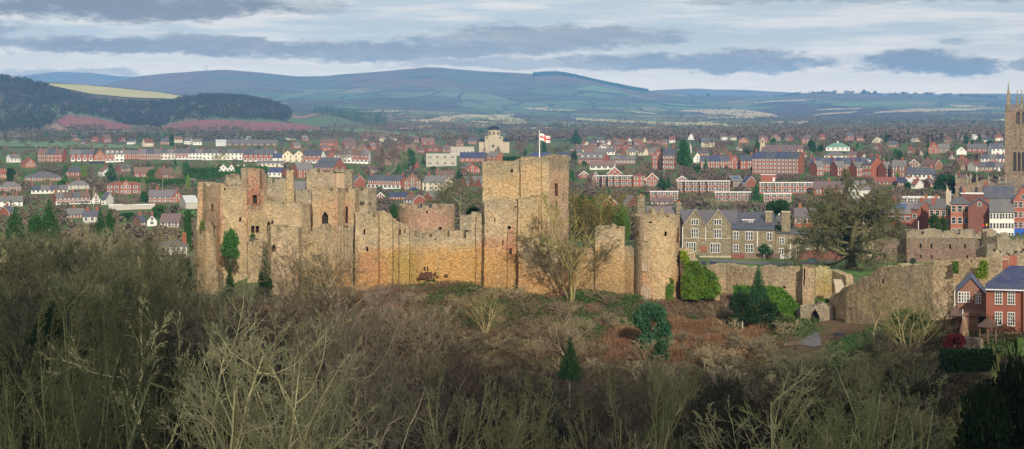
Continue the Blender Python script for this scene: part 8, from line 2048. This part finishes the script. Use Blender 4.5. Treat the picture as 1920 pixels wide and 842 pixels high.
# ---- single trees of the town that one can pick out
E_ = [ # kind, px, top, base, width, colour, label, name
 ('round', 1282, 257, 323, 37, (.6, 1.05, .5), 'giant dark green egg-shaped evergreen in the middle of the right-hand town', 'evergreen_tree'),
 ('cone', 1080, 239, 270, 24, (.7, .95, .8), 'tall pine behind the densely packed estate', 'pine_tree'),
 ('cone', 1020, 252, 292, 14, (.6, .9, .6), 'dark conifer right behind the flagpole', 'conifer'),
 ('round', 1076, 283, 305, 16, (.35, .5, .35), 'black-green round tree touching the right corner of the keep top', 'evergreen_tree'),
 ('round', 322, 250, 277, 14, (.7, .95, .8), 'dark tree beside the lone white farmhouse', 'evergreen_tree'),
 ('cone', 207, 304, 346, 34, (.45, .8, .6), 'blue-green cedar right of the yellow cypress', 'cedar_tree'),
 ('column', 157, 311, 341, 17, (2.6, 2.3, .8), 'bright yellow-green cypress on the left', 'cypress_tree'),
 ('column', 353, 328, 362, 13, (2.8, 2.4, .8), 'slim yellow cypress near the castle, left of the far left tower', 'cypress_tree'),
 ('round', 349, 300, 336, 20, (.7, 1.05, .6), 'dark pointed tree above the slim yellow cypress', 'evergreen_tree'),
 ('round', 20, 312, 346, 26, (.4, .6, .45), 'black-green pine above the brick house at the left edge', 'pine_tree'),
 ('cone', 21, 283, 300, 9, (.7, 1, .8), 'small lone conifer in the far left field', 'conifer'),
 ('round', 10, 248, 260, 10, (.5, .7, .6), 'round dark field tree at the far left', 'evergreen_tree'),
 ('round', 770, 275, 318, 26, (.9, 1.2, .65), 'bright ivy-green tree left of the grey school', 'evergreen_tree'),
 ('round', 758, 283, 322, 18, (1.1, 1.6, .5), 'vivid green conifer beside the ivy-green tree left of the school', 'evergreen_tree'),
 ('round', 795, 318, 340, 20, (1.1, 1.4, .7), 'green bush tree below the grey school', 'evergreen_tree'),
 ('round', 812, 310, 332, 22, (.45, .7, .5), 'dark tree in front of the grey school', 'evergreen_tree'),
 ('cone', 1240, 326, 360, 28, (.5, .8, .75), 'dark blue-green conifer between the two long panelled terraces', 'conifer'),
 ('cone', 1253, 329, 361, 18, (.6, .9, .8), 'smaller conifer touching the one between the panelled terraces', 'conifer'),
 ('cone', 1418, 342, 380, 22, (.7, 1.1, .8), 'green conifer left end of the lower panelled terrace', 'conifer'),
 ('cone', 1323, 296, 322, 13, (.7, 1.2, .6), 'bright green cone tree in front of the Victorian trio', 'conifer'),
 ('round', 1522, 258, 288, 20, (.5, .8, .5), 'big dark evergreen left of the green-roofed house', 'evergreen_tree'),
 ('round', 1539, 270, 288, 16, (.4, .6, .45), 'second dark evergreen beside the green-roofed house', 'evergreen_tree'),
 ('cone', 1420, 258, 289, 16, (.6, 1.0, .7), 'dark conifer left of the stone bellcote', 'conifer'),
 ('round', 1450, 257, 274, 16, (.6, 1.1, .5), 'round evergreen behind the long brown church roof', 'evergreen_tree'),
 ('round', 1401, 277, 297, 18, (.5, .8, .4), 'dark green tree left of the tall four-storey row', 'evergreen_tree'),
 ('cone', 1661, 245, 276, 17, (.6, .9, .8), 'tall dark conifer in the middle of the bare belt at right', 'conifer'),
 ('cone', 1703, 239, 268, 10, (.5, .8, .7), 'narrow dark conifer right of the distant cream cottage', 'conifer'),
 ('round', 1688, 238, 250, 12, (.6, .9, .7), 'small dark tree beside the distant cream cottage', 'evergreen_tree'),
 ('round', 1754, 242, 262, 12, (.6, .9, .7), 'dark evergreen in the belt above the timbered gable', 'evergreen_tree'),
 ('cone', 1811, 246, 270, 13, (.5, .8, .6), 'dark conifer in the belt left of the church tower', 'conifer'),
 ('cone', 1836, 248, 268, 12, (.55, .85, .7), 'dark conifer in the belt nearest the church tower', 'conifer'),
 ('round', 1679, 279, 297, 12, (1.0, 1.4, .6), 'lighter green tree above the grey lean-to house', 'evergreen_tree'),
 ('round', 1683, 323, 336, 12, (3.0, 2.4, .5), 'bright yellow bush beside the brown brick house', 'bush'),
 ('round', 1702, 340, 358, 18, (.5, .95, .8), 'teal-green bush in the lane right of the lawn tree', 'bush'),
 ('round', 1775, 325, 368, 60, (.45, .75, .5), 'large black-green tree left of the church aisle', 'evergreen_tree'),
 ('round', 1820, 322, 340, 44, (.4, .65, .45), 'dark evergreen behind the church pinnacles', 'evergreen_tree'),
 ('round', 1822, 288, 302, 26, (.9, 1.3, .6), 'green trees below the red house with two chimneys', 'evergreen_tree'),
 ('round', 1855, 262, 280, 22, (.6, .9, .7), 'dark evergreen clump right by the church tower', 'evergreen_tree'),
 ('cone', 366, 352, 372, 12, (.7, 1, .6), 'small conifer by the metal shed', 'conifer'),
 ('round', 270, 356, 382, 20, (.55, .85, .6), 'dark tree at the right end of the red flats', 'evergreen_tree'),
 ('round', 296, 384, 412, 44, (.8, 1.1, .5), 'broad green tree above the stone chapel', 'evergreen_tree'),
 ('round', 328, 386, 408, 38, (.4, .55, .35), 'dark brownish evergreen behind the stone chapel', 'evergreen_tree'),
 ('round', 240, 396, 420, 42, (.5, .8, .6), 'blue-green spreading tree right of the red chimneys', 'evergreen_tree'),
 ('round', 118, 336, 352, 30, (1.1, 1.5, .7), 'light green bushes beside the purple bungalow', 'bush'),
 ('round', 258, 312, 334, 30, (.9, 1.2, .7), 'green tree clump above the red flats', 'evergreen_tree'),
 ('round', 285, 315, 336, 24, (1.0, 1.4, .7), 'lighter green tree left of the brown brick house', 'evergreen_tree'),
 ('round', 640, 352, 374, 30, (.6, .9, .6), 'green bush behind the hall turret wall', 'bush'),
 ('round', 1095, 300, 312, 14, (.9, 1.2, .6), 'green bush in front of the dormered building', 'bush'),
 ('round', 1306, 308, 326, 26, (.8, 1.1, .7), 'blue-green conifers right of the giant evergreen', 'evergreen_tree'),
 ('round', 620, 355, 376, 22, (.5, .8, .5), 'dark tree between the hall and the pale grey ruined tower', 'evergreen_tree'),
]
for i, (k_, px, pt_, pb_, w_, c, lab, nm) in enumerate(E_):
    ever_px(k_, i, px, pt_, pb_, w_, lab, col=c, name=nm, cat='bush' if nm == 'bush' else 'tree')
# bare town trees
B_ = [(400, 278, 322, 60, 'big olive bare tree in front of the white row of the ridge street', (.9, .88, .62)), (705, 262, 326, 60, 'broad purple-brown bare tree left of the green ivy tree', (.80, .58, .60)), (728, 282, 328, 44, 'grey-brown bare tree beside the broad purple one', (.85, .72, .64)), (740, 262, 310, 40, 'tall purplish bare tree behind the grey-brown one', (.75, .55, .58)),
      (855, 330, 380, 50, 'bare tree behind the keep in front of the narrow red gables', (.7, .6, .48)), (885, 312, 345, 44, 'brown bare tree right of the cream house', (.75, .62, .50)), (780, 268, 312, 20, 'thin pale bare tree by the ivy-green tree', (1.1, 1, .8)), (972, 262, 292, 40, 'purple bare tree right of the domed church', (.7, .52, .50)), (905, 275, 292, 16, 'small purple bare tree in front of the domed church', (.7, .5, .55)), (938, 272, 292, 20, 'small purple bare tree at the right of the domed church', (.75, .52, .55)),
      (1244, 246, 280, 46, 'round purple-brown bare tree behind the Victorian pair', (.72, .56, .56)), (1205, 302, 332, 34, 'pinkish bare tree behind the plain red brick block', (.8, .62, .6)), (1178, 312, 340, 30, 'grey bare tree above the panelled terrace nearest the keep', (.8, .66, .6)), (1840, 226, 262, 34, 'tall purple bare tree at the skyline left of the church tower', (.66, .5, .52)), (1500, 360, 396, 70, 'pinkish-grey bare tree in front of the lower panelled terrace', (.85, .7, .66)), (1345, 368, 400, 70, 'pale grey bare tree over the grey gabled house', (1.0, .9, .78)), (1390, 366, 400, 60, 'grey bare tree behind the grey gabled house chimney', (1.0, .88, .74)), (1300, 362, 392, 50, 'olive bare tree over the roof of the grey gabled house', (.7, .64, .5)),
      (232, 352, 386, 34, 'purple bare tree in front of the red flats', (.66, .5, .52)), (240, 372, 392, 30, 'low reddish bare tree beside the purple one below the flats', (.72, .56, .52)), (232, 302, 334, 36, 'grey-purple bare tree above the red flats', (.72, .6, .58)), (85, 330, 350, 30, 'pale bare tree in front of the purple bungalow', (1.05, .95, .75)), (188, 350, 385, 16, 'slim reddish bare tree near the white gable', (.9, .7, .55)), (645, 272, 312, 36, 'pink-brown bare tree at the right end of the ridge street', (.85, .66, .6)), (668, 268, 306, 34, 'pale pinkish bare tree behind the mixed row', (.95, .78, .7)),
      (1750, 330, 352, 36, 'grey bare tree in front of the long white bungalow', (.8, .7, .6)), (1780, 298, 326, 34, 'olive bare tree left of the red-roofed pair', (.75, .72, .5)), (1655, 262, 300, 40, 'pale purple bare tree behind the navy-roofed row', (.85, .7, .7)), (1320, 256, 290, 50, 'large brown bare tree right of the giant evergreen', (.66, .5, .46)), (1352, 262, 292, 44, 'second large brown bare tree right of the giant evergreen', (.72, .54, .5)), (100, 268, 300, 30, 'thin grey bare tree at the left end of the ridge street', (.7, .6, .5)), (90, 300, 330, 60, 'wide dark bare tree under the left end of the ridge street', (.6, .52, .42))]
for i, (px, pt_, pb_, w_, lab, c) in enumerate(B_):
    X, Y, Z = hit(px, pb_); bare_px('far' if Y > 600 else 'mid', i, px, pt_, pb_, w_, lab, col=c)
rt_ = random.Random(99); made = 0; tries = 0
while made < 150 and tries < 6000:
    tries += 1; px, py = rt_.uniform(-10, 1880), 262 + (rt_.random() ** .8) * 150
    x, Y, z = hit(px, py, 430); h_ = rt_.uniform(6, 11); hp = h_ * F / Y; wp = hp * rt_.uniform(.7, 1.0)
    if py > 400 and px > 330: continue
    if blocked(px, py, wp, hp, Y, x, .3): continue
    side = 'left' if px < 700 else 'middle' if px < 1250 else 'right-hand'
    c = rt_.choice([(.72, .56, .54), (.8, .68, .58), (.66, .52, .46), (.85, .8, .6), (.62, .58, .42)])
    if rt_.random() < .3: put_ever(rt_.choice(['roundlow', 'conelow', 'roundlow']), made, x, Y, h_ * .8, h_ * .5, 'evergreen garden tree among the houses of the %s town' % side, col=rt_.choice([(.6, .9, .6), (.9, 1.3, .7), (.5, .75, .5)]), group='garden evergreens in the %s town' % side, name='garden_evergreen')
    else: put_bare('far', made, x, Y, h_, 'bare garden tree among the houses of the %s town' % side, c, 'bare garden trees in the %s town' % side, W=h_ * rt_.uniform(.7, 1), name='garden_tree')
    made += 1
print('town trees', made, 'houses', len(HR))
# trees dotted on the far skyline
for i, (px, h_, lab) in enumerate(((1327, 14, 'lone skyline tree right of the far hill slope'), (1620, 16, 'skyline tree, left of two on the right-hand ridge'), (1640, 15, 'skyline tree, right of two on the right-hand ridge'))):
    Y = 8500.; x = wx(px, Y); put_ever('roundlow', i, x, Y, h_ * 1.6, h_ * 2, lab, col=(.5, .6, .5), name='skyline_tree')

# ------------------------------------------------------------------ an unseen low cloud, added and shaped to shade the near wood
r = random.Random(8); mb = MB()
zc = CZ + 330.
off = sdir * ((zc - (CZ - 30)) / sdir.z)
import bmesh
bm = bmesh.new(); 
def edgeY(px): return np.interp(px, [-200, 290, 345, 500, 700, 1000, 1250, 1500, 1700, 1920, 2200], [285, 285, 245, 238, 234, 230, 228, 212, 196, 188, 185])
n_b = 0
for gy in range(-60, 420, 26):
    for gx in range(-240, 200, 26):
        x, y = gx + r.uniform(-7, 7), gy + r.uniform(-7, 7); px = 960 + x / max(y, 60) * F
        rad = r.uniform(20, 30)
        if y + rad * .8 > edgeY(px): continue
        c = Vector((x + off.x, y + off.y, zc + r.uniform(-6, 10)))
        v = bmesh.ops.create_icosphere(bm, subdivisions=2, radius=rad)['verts']
        for q in v: q.co = Vector((q.co.x, q.co.y, q.co.z * .55)) * (1 + .12 * mnoise.noise(q.co * .08 + c)) + c
        n_b += 1
me_ = bpy.data.meshes.new('cloud'); bm.to_mesh(me_); bm.free(); me_.materials.append(simple('cloud white', (.8, .8, .8), .02))
me_.polygons.foreach_set('use_smooth', [True] * len(me_.polygons))
tag(link('cloud', me_), kind='stuff')
